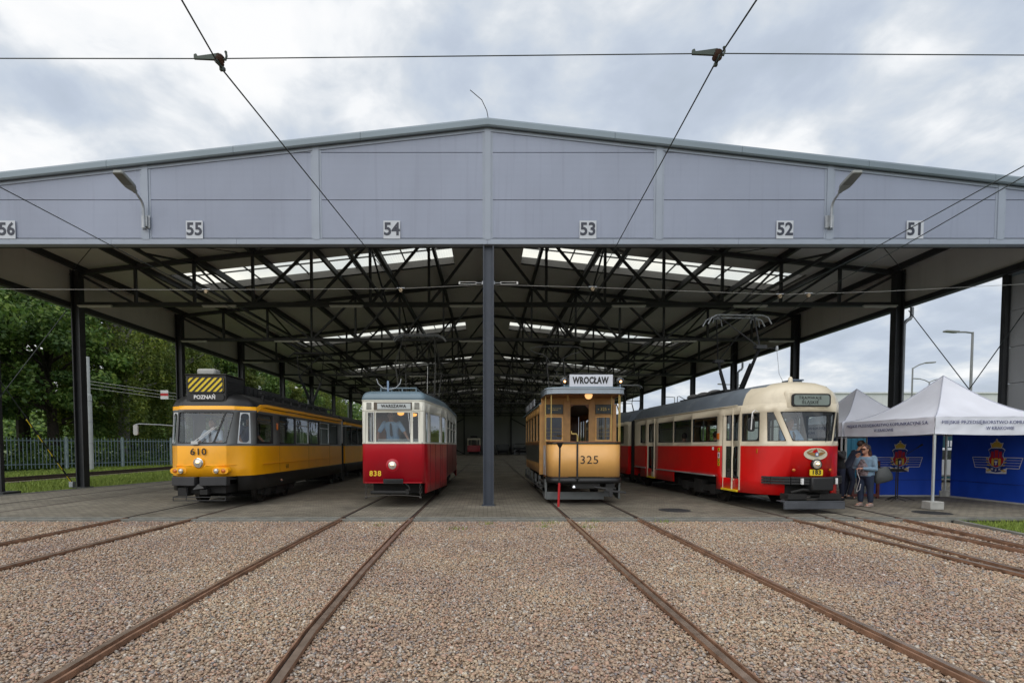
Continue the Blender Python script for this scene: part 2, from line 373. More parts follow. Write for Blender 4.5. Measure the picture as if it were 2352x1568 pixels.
mb.build('paved_apron', PAVE, None, smooth=0, kind='structure')
CONC = mat('pale_concrete', (0.19, 0.19, 0.17), 0.85, var=0.25, vs=4, bump=0.4, dirt=((0.12, 0.12, 0.09), 0.6, 3))
mb = MB()
mb.box(-26, 9.45, 10.28, 10.40, -0.3, -0.007); mb.box(-26, 11.9, 10.53, 10.62, -0.3, -0.007)
mb.build('kerb_strip', CONC, None, smooth=0, kind='structure')
mb = MB(); mb.box(-26, 11.9, 10.40, 10.53, -0.3, -0.06)
mb.build('drain_channel', mat('drain_grate', (0.012, 0.012, 0.012), 0.6, 0.3, var=0.3), None, smooth=0, kind='structure')
# edge kerbs of the left lawn and the right lawn
mb = MB()
for a, b in (((-14.9, 12.0), (-14.72, 14.9)), ((-14.72, 14.9), (-14.27, 17.6)), ((-14.27, 17.6), (-13.5, 21.5)), ((-13.5, 21.5), (-13.5, 90))): mb.beam((*a, -0.09), (*b, -0.09), 0.12, 0.2)
mb.beam((9.5, 10.22, -0.11), (8.9, 7.2, -0.11), 0.1, 0.2); mb.beam((8.9, 7.2, -0.11), (8.8, 2, -0.11), 0.1, 0.2)
mb.build('lawn_kerb', CONC, None, smooth=0, kind='structure')

# gravel: bed sheet plus loose stones
def gravmat(name, island):
    m = bpy.data.materials.new(name); m.use_nodes = True; t = m.node_tree; b = t.nodes['Principled BSDF']; c = t.nodes.new('ShaderNodeTexCoord')
    rp = t.nodes.new('ShaderNodeValToRGB'); rp.color_ramp.interpolation = 'CONSTANT' if False else 'LINEAR'
    cols = [(0.0, (0.17, 0.13, 0.11)), (0.10, (0.43, 0.33, 0.24)), (0.30, (0.37, 0.265, 0.195)), (0.42, (0.50, 0.40, 0.30)), (0.55, (0.47, 0.295, 0.22)), (0.66, (0.36, 0.33, 0.30)), (0.76, (0.52, 0.42, 0.31)), (0.86, (0.22, 0.215, 0.235)), (0.93, (0.46, 0.43, 0.39)), (1.0, (0.64, 0.60, 0.55))]
    e = rp.color_ramp.elements; e[0].position = 0; e[0].color = (*cols[0][1], 1); e[1].position = 1; e[1].color = (*cols[-1][1], 1)
    for p, q in cols[1:-1]: x = e.new(p); x.color = (*q, 1)
    if island:
        g = t.nodes.new('ShaderNodeNewGeometry'); t.links.new(g.outputs['Random Per Island'], rp.inputs[0])
    else:
        v = t.nodes.new('ShaderNodeTexVoronoi'); v.inputs['Scale'].default_value = 38; t.links.new(c.outputs['Object'], v.inputs['Vector'])
        s = t.nodes.new('ShaderNodeSeparateColor'); t.links.new(v.outputs['Color'], s.inputs[0]); t.links.new(s.outputs[0], rp.inputs[0])
        bp = t.nodes.new('ShaderNodeBump'); bp.inputs['Strength'].default_value = 1; bp.inputs['Distance'].default_value = 0.02; bp.invert = True
        t.links.new(v.outputs['Distance'], bp.inputs['Height']); t.links.new(bp.outputs[0], b.inputs['Normal'])
    n = t.nodes.new('ShaderNodeTexNoise'); n.inputs['Scale'].default_value = 0.55; n.inputs['Detail'].default_value = 7; t.links.new(c.outputs['Object'], n.inputs['Vector'])
    r2 = t.nodes.new('ShaderNodeValToRGB'); r2.color_ramp.elements[0].position = 0.35; r2.color_ramp.elements[0].color = (0.84, 0.78, 0.77, 1); r2.color_ramp.elements[1].position = 0.65; r2.color_ramp.elements[1].color = (1.08, 1.05, 0.95, 1)
    t.links.new(n.outputs['Fac'], r2.inputs[0])
    mx = t.nodes.new('ShaderNodeMix'); mx.data_type = 'RGBA'; mx.blend_type = 'MULTIPLY'; mx.inputs['Factor'].default_value = 1
    t.links.new(rp.outputs[0], mx.inputs['A']); t.links.new(r2.outputs[0], mx.inputs['B'])
    t.links.new(mx.outputs['Result'], b.inputs['Base Color']); b.inputs['Roughness'].default_value = 0.85
    return m
sheet('gravel_bed', -30, 9.4, -6, 10.28, -0.066, gravmat('gravel_bed', False))
CENTRES = [([-2, 6.2, 10.3, 14], [-6.72, -6.76, -6.82, -6.95]), ([-2, 2.2, 4, 6, 9, 30], [-1.55, -2.0, -2.16, -2.24, -2.3, -2.3]), ([-2, 3, 6, 10], [2.48, 2.42, 2.38, 2.39]), ([-2, 10], [7, 7]),
           ([5, 6.2, 7.6, 8.9, 10.2], [7.15, 7.22, 7.35, 7.55, 7.78]), ([2, 8, 12.5], [-11.2, -11.55, -11.8])]
def stones(n, y0, y1, smin, smax, zc):
    # near-cubic chips: jittered octahedra stretched at random
    base = np.array([(1, 0, 0), (-1, 0, 0), (0, 1, 0), (0, -1, 0), (0, 0, 1), (0, 0, -1), (.6, .6, .55), (-.6, -.6, .5)], float)
    tri = [(0, 6, 4), (6, 2, 4), (2, 1, 4), (1, 7, 4), (7, 3, 4), (3, 0, 4), (0, 2, 6), (2, 0, 5), (1, 2, 5), (3, 1, 5), (0, 3, 5), (1, 3, 7)]
    u = rng.random(n); Y = np.sqrt(y0 ** 2 + u * (y1 ** 2 - y0 ** 2)); X = (rng.random(n) * 2.16 - 1.06) * (Y + 0.4)
    ok = (X < 9.2) & (X > -16)
    X, Y = X[ok], Y[ok]; n = len(X)
    d = np.full(n, 9.0)
    for ys, xs_ in CENTRES:
        c = np.interp(Y, ys, xs_)
        for g in (-.735, .735): d = np.minimum(d, np.abs(X - c - g - (-.018 if g > 0 else .018)) - (.004 if g > 0 else .004))
    s = rng.uniform(smin, smax, n) * np.where(rng.random(n) < 0.03, 1.7, 1.0)
    keep = d > 0.052; X, Y, s = X[keep], Y[keep], s[keep]; n = len(X)
    v = base[None] * rng.uniform(0.7, 1.25, (n, 8, 3)) * np.stack([rng.uniform(.8, 1.35, n), rng.uniform(.7, 1.1, n), rng.uniform(.4, .85, n)], 1)[:, None, :]
    a, b, c = rng.uniform(0, 6.28, n), rng.normal(0, .35, n), rng.normal(0, .35, n)
    ca, sa = np.cos(a), np.sin(a); x = v[..., 0] * ca[:, None] - v[..., 1] * sa[:, None]; y = v[..., 0] * sa[:, None] + v[..., 1] * ca[:, None]; z = v[..., 2]
    y, z = y * np.cos(b)[:, None] - z * np.sin(b)[:, None], y * np.sin(b)[:, None] + z * np.cos(b)[:, None]
    x, z = x * np.cos(c)[:, None] - z * np.sin(c)[:, None], x * np.sin(c)[:, None] + z * np.cos(c)[:, None]
    zz = zc + rng.uniform(-.009, .009, n) + 0.006 * np.sin(X * 2.1 + Y) * np.cos(Y * 1.7)
    V = np.stack([x * s[:, None] + X[:, None], y * s[:, None] + Y[:, None], z * s[:, None] + zz[:, None]], -1).reshape(-1, 3)
    F = (np.array(tri)[None] + (np.arange(n) * 8)[:, None, None]).reshape(-1, 3)
    return V, F
def npmesh(name, V, F, m, k=3, **kw):
    me = bpy.data.meshes.new(name); me.vertices.add(len(V)); me.vertices.foreach_set('co', V.astype(np.float32).ravel())
    me.loops.add(F.size); me.loops.foreach_set('vertex_index', F.astype(np.int32).ravel())
    me.polygons.add(len(F)); me.polygons.foreach_set('loop_start', np.arange(0, F.size, k, dtype=np.int32)); me.polygons.foreach_set('loop_total', np.full(len(F), k, dtype=np.int32))
    me.update(calc_edges=True); me.validate(); me.materials.append(m)
    o = bpy.data.objects.new(name, me); COL.objects.link(o); tag(o, **kw); return o
V1, F1 = stones(100000, 2.6, 6.0, 0.0095, 0.0175, -0.051); V2, F2 = stones(130000, 6.0, 10.25, 0.010, 0.019, -0.052)
npmesh('gravel', np.vstack([V1, V2]), np.vstack([F1, F2 + len(V1)]), gravmat('gravel_stone', True), kind='stuff', label='pinkish brown crushed stone covering the yard between the rails', category='gravel')

# grass blades on the lawns
def blades(n, fx, h0, h1, w):
    P = fx(n); n = len(P); a = rng.uniform(0, 6.28, n); h = rng.uniform(h0, h1, n); l = rng.normal(0, .4, (n, 2)) * h[:, None]
    dx_, dy_ = np.cos(a) * w, np.sin(a) * w
    V = np.stack([np.stack([P[:, 0] - dx_, P[:, 1] - dy_, P[:, 2]], 1), np.stack([P[:, 0] + dx_, P[:, 1] + dy_, P[:, 2]], 1), np.stack([P[:, 0] + l[:, 0], P[:, 1] + l[:, 1], P[:, 2] + h], 1)], 1).reshape(-1, 3)
    return V, np.arange(len(V)).reshape(-1, 3)
def grassblade():
    m = bpy.data.materials.new('grass_blades'); m.use_nodes = True; t = m.node_tree; b = t.nodes['Principled BSDF']; g = t.nodes.new('ShaderNodeNewGeometry'); r = t.nodes.new('ShaderNodeValToRGB')
    r.color_ramp.elements[0].color = (0.10, 0.16, 0.018, 1); r.color_ramp.elements[1].color = (0.27, 0.33, 0.06, 1); x = r.color_ramp.elements.new(0.5); x.color = (0.17, 0.24, 0.03, 1)
    t.links.new(g.outputs['Random Per Island'], r.inputs[0]); t.links.new(r.outputs[0], b.inputs['Base Color']); b.inputs['Roughness'].default_value = 0.7; return m
GB = grassblade()
def fl(n):
    Y = 11 + rng.random(n) ** 1.5 * 40; X = -14.9 - rng.random(n) * 5.6 * (1 + (Y - 11) / 200); X = np.where(Y > 17, X + 0.6, X); return np.stack([X, Y, np.full(n, -.16)], 1)
def fl2(n):
    Y = 14 + rng.random(n) ** 1.5 * 40; X = -23.5 - rng.random(n) * 5; return np.stack([X, Y, np.full(n, -.16)], 1)
A, B = blades(60000, fl, 0.10, 0.19, 0.014); A2, B2 = blades(26000, fl2, 0.10, 0.22, 0.02)
npmesh('lawn', np.vstack([A, A2]), np.vstack([B, B2 + len(A)]), GB, kind='stuff', label='mown grass beside the shed on the fence side', category='grass')
def fr(n):
    Y = 2.5 + rng.random(n) * 7.9; X = 9.0 + (Y - 7.2) * 0.19 + rng.random(n) * 9; return np.stack([X, Y, np.full(n, -.1)], 1)
A, B = blades(60000, fr, 0.05, 0.12, 0.007)
npmesh('grass_patch', A, B, GB, kind='stuff', label='patch of green grass in front of the white tents', category='grass')
sheet('lawn_soil', 9.0, 40, -5, 10.5, -0.10, mat('lawn_soil', (0.06, 0.09, 0.025), 0.9, var=0.4, bump=0.5))
def fw(n):
    c = rng.normal(0, 1, (n, 2)) * (0.10, 0.05); q = np.array([(0.0, 9.9), (-0.6, 9.3), (1.2, 10.0), (1.9, 9.5), (3.6, 10.15), (-2.1, 9.7), (2.2, 10.2), (1.05, 9.55), (3.9, 5.6), (-4.9, 9.9)])[rng.integers(0, 8, n)]
    return np.stack([q[:, 0] + c[:, 0], q[:, 1] + c[:, 1], np.full(n, -.07)], 1)
A, B = blades(900, fw, 0.05, 0.12, 0.008)
A, B = A[:750], B[:250]
npmesh('weeds', A, B, GB, kind='stuff', label='small weeds sprouting in the gravel near the kerb', category='weeds')

# ------------------------------------------------ tracks
RAILM = mat('rusty_rail', (0.23, 0.125, 0.075), 0.6, 0.1, var=0.4, vs=6, bump=0.2, dirt=((0.05, 0.04, 0.035), 0.5, 9))
RTOP = mat('rail_running_surface', (0.29, 0.215, 0.165), 0.36, 0.5, var=0.3, vs=5, dirt=((0.12, 0.07, 0.05), 0.7, 7))
SUNK = mat('sunken_rail_head', (0.075, 0.05, 0.038), 0.5, 0.3, var=0.3, vs=4); GROOVE = mat('groove_dark', (0.014, 0.011, 0.009), 0.9, var=0.3)  # groove faces coloured near-black; their floor is raised almost level within the paving
def rail(pts, inner, parent, ycut):
    """grooved rail swept along pts; inner = +1 if the groove is on the +x side"""
    prof = [(-.036, -.003, 0), (.018, 0, 1), (.024, -.035, 0), (.052, -.035, 0), (.056, -.006, 0), (.072, -.008, 0), (.072, -.05, 0), (.02, -.06, 0), (.02, -.2, 0), (-.02, -.2, 0), (-.02, -.05, 0), (-.036, -.035, 0)]
    q = []
    for a, b in zip(pts[:-1], pts[1:]):
        q.append(a)
        if a[1] < ycut < b[1]: f = (ycut - a[1]) / (b[1] - a[1]); c = (a[0] + (b[0] - a[0]) * f, ycut); q += [c, (c[0] + (b[0] - a[0]) * .0005, ycut + .004)]
    mb = MB(); pts = [Vector((*p, 0)) for p in q + [pts[-1]]]; n = len(prof)
    for i, p in enumerate(pts):
        d = nrm(pts[min(i + 1, len(pts) - 1)] - pts[max(i - 1, 0)]); q = Vector((d.y, -d.x, 0)) * inner
        sunk = p.y > ycut + .002; mb.v += [tuple(p + q * u + Vector((0, 0, -.0045 if (sunk and z == -.035 and u > 0) else z))) for u, z, _ in prof]
    for i in range(len(pts) - 1):
        for j in range(n):
            k = (j + 1) % n; mb.f.append((i * n + j, i * n + k, (i + 1) * n + k, (i + 1) * n + j)); mb.m.append((2 if j == 0 else 3 if j in (1, 2, 3) else 2) if pts[i].y >= ycut else (1 if j == 0 else 3 if j == 2 else 0))
    return mb.build('rail', [RAILM, RTOP, SUNK, GROOVE], parent, smooth=0)
def track(label, cl, loc):
    t = thing('tram_track', label, 'track', loc)
    C_ = [Vector(c) - Vector(loc[:2]) for c in cl]
    for s in (-1, 1):
        P = []
        for i, c in enumerate(C_):
            d = nrm((*(C_[min(i + 1, len(C_) - 1)] - C_[max(i - 1, 0)]), 0)); q = Vector((d.y, -d.x)) * s; P.append(tuple(c + q * 0.735))
        rail(P, -s, t, 10.5 - loc[1])
    t['group'] = 'tram tracks running out of the shed'; return t
track('rails in front of and under the yellow tram', [(-6.72, -2), (-6.76, 6.2), (-6.82, 10.3), (-6.95, 14), (-7.0, 22), (-7.0, 90.5)], (-6.82, 10.3, 0))
track('rails in front of and under the crimson and cream tram', [(-1.55, -2.0), (-2.0, 2.2), (-2.16, 4), (-2.24, 6), (-2.3, 9), (-2.3, 90.5)], (-2.3, 10.4, 0))
track('rails in front of and under the ochre wooden tram', [(2.48, -2), (2.42, 3), (2.38, 6), (2.39, 10), (2.42, 90.5)], (2.39, 10.3, 0))
track('straight rails leading out from the red and cream tram towards the right edge', [(7.0, -2), (7.0, 10), (7.0, 30), (7.0, 90.5)], (7.0, 10.3, 0))
track('curving rails that join the switch beside the grass patch', [(7.15, 5.0), (7.22, 6.2), (7.35, 7.6), (7.55, 8.9), (7.78, 10.2), (8.12, 12.4), (8.8, 15.4), (9.8, 19.0), (10.9, 23.5), (11.5, 29), (11.7, 40), (11.7, 90.5)], (7.78, 10.2, 0))
track('rails crossing the paving in front of the fence-side columns', [(-11.2, 2), (-11.55, 8), (-11.8, 12.5), (-11.85, 20), (-11.85, 90.5)], (-11.8, 12.5, 0))
t_ = track('weathered track on dark ballast between the lawn and the fence', [(-22, 2), (-22, 22), (-22.4, 37), (-22.6, 60), (-22.8, 100)], (-22, 22, 0))
for i in range(0): pass
mb = MB()
for i, (a, b) in enumerate(zip([(-22, 2), (-22, 22), (-22.4, 37), (-22.6, 60)], [(-22, 22), (-22.4, 37), (-22.6, 60), (-22.8, 100)])):
    mb.quad((a[0] - 1.35, a[1], -0.10), (a[0] + 1.3, a[1], -0.10), (b[0] + 1.3, b[1], -0.10), (b[0] - 1.35, b[1], -0.10))
mb.build('ballast_bed', mat('dark_ballast', (0.11, 0.085, 0.065), 0.95, var=0.5, vs=12, bump=1, bs=25), None, smooth=0, kind='structure')
# manhole covers
mh = mat('cast_iron', (0.04, 0.04, 0.042), 0.6, 0.3, var=0.3, bump=0.5, bs=60)
for k, (x, y, lb) in enumerate([(4.35, 11.75, 'round iron manhole cover between the ochre tram and the red tram'), (9.95, 11.3, 'round iron manhole cover beside the tent weight')]):
    mb = MB().lathe((0, 0, -0.02), [(0.36, 0), (0.36, 0.018), (0.345, 0.02), (0.335, 0.014), (0.30, 0.016)], (0, 0, 1), 28)
    for i in range(-3, 4): mb.box(-0.25, 0.25, i * 0.07 - 0.012, i * 0.07 + 0.012, -0.004, 0.003)
    o = mb.build('manhole_cover', mh, None, label=lb, category='manhole cover'); o.location = (x, y, 0)

# ================================================ SHED
ZR = lambda x: 9.44 - 0.108 * abs(x)        # underside of the roof
shed = thing('tram_shed', 'long open-sided grey tram shed with a low pitched roof and numbered gable', 'building', (0, 12.75, 0))
def sb(mb, name, m, **k):
    o = mb.build(name, m, shed, **k); o.location = (0, -12.75, 0); return o
def panelmat(name, rgb, per=0.045, amt=0.35, rough=0.45):
    m = bpy.data.materials.new(name); m.use_nodes = True; t = m.node_tree; b = t.nodes['Principled BSDF']; c = t.nodes.new('ShaderNodeTexCoord')
    w = t.nodes.new('ShaderNodeTexWave'); w.bands_direction = 'Z'; w.inputs['Scale'].default_value = 1 / per / 3.14 / 2 * 3.14; t.links.new(c.outputs['Object'], w.inputs['Vector'])
    bp = t.nodes.new('ShaderNodeBump'); bp.inputs['Strength'].default_value = amt; bp.inputs['Distance'].default_value = 0.004; t.links.new(w.outputs['Fac'], bp.inputs['Height']); t.links.new(bp.outputs[0], b.inputs['Normal'])
    n = t.nodes.new('ShaderNodeTexNoise'); n.inputs['Scale'].default_value = 0.35; n.inputs['Detail'].default_value = 8; n.inputs['Roughness'].default_value = 0.6
    mp = t.nodes.new('ShaderNodeMapping'); mp.inputs['Scale'].default_value = (1.0, 1, 0.5); t.links.new(c.outputs['Object'], mp.inputs[0]); t.links.new(mp.outputs[0], n.inputs['Vector'])
    r = t.nodes.new('ShaderNodeValToRGB'); r.color_ramp.elements[0].position = 0.3; r.color_ramp.elements[0].color = (*[x * 0.88 for x in rgb], 1); r.color_ramp.elements[1].position = 0.7; r.color_ramp.elements[1].color = (*[x * 1.08 for x in rgb], 1)
    t.links.new(n.outputs['Fac'], r.inputs[0])
    # faint streaks running down from the joints
    s = t.nodes.new('ShaderNodeTexNoise'); s.inputs['Scale'].default_value = 3.0; s.inputs['Detail'].default_value = 4; mp2 = t.nodes.new('ShaderNodeMapping'); mp2.inputs['Scale'].default_value = (3, 1, 0.12)
    t.links.new(c.outputs['Object'], mp2.inputs[0]); t.links.new(mp2.outputs[0], s.inputs['Vector']); r3 = t.nodes.new('ShaderNodeMapRange'); r3.inputs['From Min'].default_value = 0.55; r3.inputs['From Max'].default_value = 0.8; r3.inputs['To Max'].default_value = 0.4; t.links.new(s.outputs['Fac'], r3.inputs['Value'])
    mx = t.nodes.new('ShaderNodeMix'); mx.data_type = 'RGBA'; mx.inputs['B'].default_value = (*[x * 0.7 for x in rgb], 1); t.links.new(r3.outputs[0], mx.inputs['Factor']); t.links.new(r.outputs[0], mx.inputs['A'])
    t.links.new(mx.outputs['Result'], b.inputs['Base Color']); b.inputs['Roughness'].default_value = rough; return m
PANEL = panelmat('ribbed_cladding', (0.265, 0.298, 0.39)); TRIM = mat('cladding_trim', (0.28, 0.32, 0.39), 0.4, var=0.08, vs=1)
INNER = panelmat('inner_lining', (0.60, 0.595, 0.57), 0.5, 0.5, 0.6); CAP = mat('roof_edge_flashing', (0.18, 0.225, 0.26), 0.4, 0.2, var=0.1, vs=0.6)
YF = 12.62; ZB = 6.43; XE = 15.35
bx = [0, 4.18, 8.35, 12.53, XE]
# gable wall in horizontal panels with open joints, one mesh per bay side
rows = [ZB + 0.13, 7.48, 8.61, 9.6]
for s in (-1, 1):
    for i in range(4):
        a, b = s * bx[i], s * bx[i + 1]; mb = MB()
        for r0, r1 in zip(rows[:-1], rows[1:]):
            za, zb = min(r1, ZR(a) + 0.0) , min(r1, ZR(b) + 0.0)
            lo = r0 + 0.012
            if max(za, zb) <= lo: continue
            pts = [(a, YF, lo), (b, YF, lo), (b, YF, max(zb, lo)), (a, YF, max(za, lo))]
            if r1 < max(ZR(a), ZR(b)) and r1 > min(ZR(a), ZR(b)):
                xc = s * (9.44 - r1) / 0.108; pts = [(a, YF, lo), (b, YF, lo), (b, YF, ZR(b)), (xc, YF, r1), (a, YF, r1)]
            elif zb <= lo:
                xc = s * (9.44 - lo) / 0.108; pts = [(a, YF, lo), (xc, YF, lo), (a, YF, ZR(a))]
            mb.prism(pts, (0, 0.1, 0))
        sb(mb, 'gable_panel', PANEL, smooth=0, bevel=0.004)
mb = MB(); mb.box(-XE, XE, YF + 0.1, YF + 0.13, ZB, ZR(XE) - 0.05)
mb.prism([(-XE, YF + 0.1, ZR(XE) - 0.05), (XE, YF + 0.1, ZR(XE) - 0.05), (0, YF + 0.1, 9.39)], (0, 0.03, 0)); sb(mb, 'gable_lining', INNER, smooth=0)
for x in [0, 4.18, -4.18, 8.35, -8.35, 12.53, -12.53]:
    mb = MB(); mb.box(x - 0.075, x + 0.075, YF - 0.03, YF, ZB + 0.10, ZR(x) - 0.2)
    for dx_ in (-0.1, 0.1): mb.box(x + dx_ - 0.025, x + dx_ + 0.025, YF - 0.008, YF, ZB + 0.13, ZR(x) - 0.22)
    for z in np.arange(ZB + 0.3, ZR(x) - 0.35, 0.45):
        for dx_ in (-0.108, 0.108): mb.lathe((x + dx_, YF - 0.008, z), [(0.008, 0), (0.006, 0.006)], (0, -1, 0), 6)
    sb(mb, 'joint_cover', TRIM, smooth=30)
mb = MB()
xs = list(np.arange(-15.35, 15.36, 3.07))
for a, b in zip(xs[:-1], xs[1:]):
    mb.box(a + 0.003, b - 0.003, YF - 0.022, YF - 0.002, ZB, ZB + 0.115); mb.box(a + 0.003, b - 0.003, YF - 0.022, YF + 0.16, ZB - 0.012, ZB - 0.001)
for x in np.arange(-15, 15.1, 0.47): mb.lathe((x, YF - 0.022, ZB + 0.10), [(0.010, 0), (0.007, 0.007)], (0, -1, 0), 6)
sb(mb, 'bottom_trim', TRIM, smooth=30)
for s in (-1, 1):
    mb = MB(); n = 5
    for i in range(n):
        a, b = s * (i * XE / n + (0.0 if i == 0 else 0.004)), s * ((i + 1) * XE / n - 0.004)
        prof = [(YF - 0.10, -0.25), (YF - 0.12, -0.22), (YF - 0.12, -0.10), (YF - 0.09, -0.05), (YF + 0.2, 0.07), (YF + 0.2, 0.0), (YF - 0.06, -0.14), (YF - 0.06, -0.25)]
        mb.v += [(x, y, ZR(x) + z) for x in (a, b) for y, z in prof]; o = len(mb.v) - 16
        mb.f += [tuple(o + j for j in range(8)), tuple(o + 8 + j for j in range(8))] + [(o + j, o + (j + 1) % 8, o + 8 + (j + 1) % 8, o + 8 + j) for j in range(8)]; mb.m += [0] * 10
    sb(mb, 'verge_flashing', CAP, smooth=30)
    mb = MB(); mb.beam((0, YF - 0.012, ZR(0) - 0.29), (s * XE, YF - 0.012, ZR(XE) - 0.29), 0.02, 0.07); sb(mb, 'verge_trim', TRIM, smooth=0)
# roof slopes with openings for the skylights
SKY = [(19.95 + 12.4 * k, 22.15 + 12.4 * k) for k in range(5)]; SX0, SX1 = 1.42, 12.4; YE = 91.0
for s in (-1, 1):
    mb = MB(); ys = [YF + 0.13]
    def rf(x0, x1, y0, y1, t0=0.0, t1=0.06):
        p = [(s * x0, y0, ZR(x0) + t0), (s * x1, y0, ZR(x1) + t0), (s * x1, y1, ZR(x1) + t0), (s * x0, y1, ZR(x0) + t0)]; mb.prism(p, (0, 0, t1 - t0))
    y = YF + 0.13
    for a, b in SKY:
        rf(0, XE, y, a); rf(0, SX0, a, b); rf(SX1, XE, a, b); y = b
    rf(0, XE, y, YE)
    sb(mb, 'roof_slope', INNER, smooth=0)
SKYM = bpy.data.materials.new('multiwall_polycarbonate'); SKYM.use_nodes = True; t = SKYM.node_tree; t.nodes.clear()
o_ = t.nodes.new('ShaderNodeOutputMaterial'); a_ = t.nodes.new('ShaderNodeBsdfTranslucent'); a_.inputs[0].default_value = (0.95, 0.93, 0.82, 1); b_ = t.nodes.new('ShaderNodeBsdfTransparent'); b_.inputs[0].default_value = (0.98, 0.95, 0.84, 1)
w_ = t.nodes.new('ShaderNodeTexWave'); w_.bands_direction = 'X'; w_.inputs['Scale'].default_value = 3.0; c_ = t.nodes.new('ShaderNodeTexCoord'); t.links.new(c_.outputs['Object'], w_.inputs['Vector'])
mr = t.nodes.new('ShaderNodeMapRange'); mr.inputs['To Min'].default_value = 0.6; mr.inputs['To Max'].default_value = 0.8; t.links.new(w_.outputs['Fac'], mr.inputs['Value'])
m_ = t.nodes.new('ShaderNodeMixShader'); t.links.new(mr.outputs[0], m_.inputs[0]); t.links.new(a_.outputs[0], m_.inputs[1]); t.links.new(b_.outputs[0], m_.inputs[2]); t.links.new(m_.outputs[0], o_.inputs[0])
KERBM = mat('skylight_upstand', (0.10, 0.10, 0.10), 0.6, var=0.1)
for a, b in SKY:
    for s in (-1, 1):
        mb = MB(); H = 0.34
        for y0, y1 in ((a - 0.03, a), (b, b + 0.03)):
            mb.prism([(s * SX0, y0, ZR(SX0)), (s * SX1, y0, ZR(SX1)), (s * SX1, y0, ZR(SX1) + H), (s * SX0, y0, ZR(SX0) + H)], (0, 0.03, 0))
        for x in (SX0 - 0.03, SX1): mb.box(s * x, s * (x + 0.03), a, b, ZR(x) - 0.0, ZR(x) + H)
        k = sb(mb, 'skylight', KERBM, smooth=0)
        g = MB(); g.quad((s * SX0, a, ZR(SX0) + H), (s * SX1, a, ZR(SX1) + H), (s * SX1, b, ZR(SX1) + H), (s * SX0, b, ZR(SX0) + H)).build('glazing', SKYM, k, smooth=0, fix=False)
        g = MB(); g.beam((s * SX0, (a + b) / 2, ZR(SX0) + H - 0.04), (s * SX1, (a + b) / 2, ZR(SX1) + H - 0.04), 0.04, 0.05)
        for x in np.arange(SX0 + 1.05, SX1, 1.05): g.beam((s * x, a, ZR(x) + H - 0.03), (s * x, b, ZR(x) + H - 0.03), 0.045, 0.05)
        g.build('glazing_bars', STEEL, k, smooth=0)
# columns, trusses
def hcol(mb, x, y, z0, z1, w=0.3, d=0.34, t=0.025):
    mb.box(x - w / 2, x - w / 2 + t, y - d / 2, y + d / 2, z0, z1); mb.box(x + w / 2 - t, x + w / 2, y - d / 2, y + d / 2, z0, z1); mb.box(x - w / 2 + t, x + w / 2 - t, y - 0.012, y + 0.012, z0, z1)
rowsY = [18.4 + 6.05 * k for k in range(12)]
XC = 14.72
def truss():
    mb = MB(); zb = 6.55; zt = lambda x: ZR(x) - 0.19
    mb.box(-XC, XC, -0.08, 0.08, zb - 0.07, zb + 0.07)
    for s in (-1, 1):
        mb.beam((0, 0, zt(0)), (s * XC, 0, zt(XC)), 0.15, 0.14)
        X = [XC - 2.103 * i for i in range(8)]
        for i in range(1, 8): mb.beam((s * X[i], 0, zb), (s * X[i], 0, zt(X[i])), 0.09, 0.09)
        for i in range(3): mb.beam((s * X[i], 0, zt(X[i])), (s * X[i + 1], 0, zb), 0.085, 0.085)
        for i in range(3, 7): mb.beam((s * X[i], 0, zb), (s * X[i + 1], 0, zt(X[i + 1])), 0.085, 0.085)
    return mb.build('roof_truss', STEEL, shed, smooth=0)
tr0 = truss(); tr0.location = (0, rowsY[0] - 12.75, 0)
for y in rowsY[1:] + [12.95]:
    c = tr0.copy(); COL.objects.link(c); c.location = (0, y - 12.75, 0)
mb = MB(); hcol(mb, 0, 0, -0.3, ZR(XC) - 0.1, 0.30, 0.26, 0.04); mb.box(-0.24, 0.24, -0.2, 0.2, -0.02, 0.012)
c0 = mb.build('column', STEEL, shed, smooth=0); c0.location = (-XC, rowsY[0] - 12.75, 0)
first = True
for s in (-1, 1):
    for y in rowsY:
        if first: first = False; continue
        c = c0.copy(); COL.objects.link(c); c.location = (s * XC, y - 12.75, 0)
mb = MB(); hcol(mb, 0, 0, 0.04, ZR(XC) - 0.1, 0.16, 0.12, .015); mb.box(-0.35, 0.35, -0.3, 0.3, -0.1, 0.07)
c = mb.build('column', STEEL, shed, smooth=0, label='left front column on a concrete foot'); c.location = (-15.12, 15.7 - 12.75, 0)
d = c.copy(); COL.objects.link(d); d.location = (15.12, 14.95 - 12.75, 0); d['label'] = 'right front column beside the grey wall'
BLUEG = mat('blue_grey_steel', (0.045, 0.055, 0.075), 0.5, 0.1, var=0.15, vs=1.5, dirt=((0.09, 0.10, 0.12), 0.5, 2))
mb = MB(); hcol(mb, 0, 0, -0.02, 6.62, 0.24, 0.24, 0.018); 
for x in (-0.128, 0.128): mb.box(x - 0.006, x + 0.006, -0.13, -0.10, -0.02, 6.5)
mb.box(-0.17, 0.17, -0.16, 0.16, -0.012, 0.006)
c = mb.build('column', BLUEG, shed, smooth=0, label='blue-grey steel post in the middle of the open front'); c.location = (0.02, 0, 0)
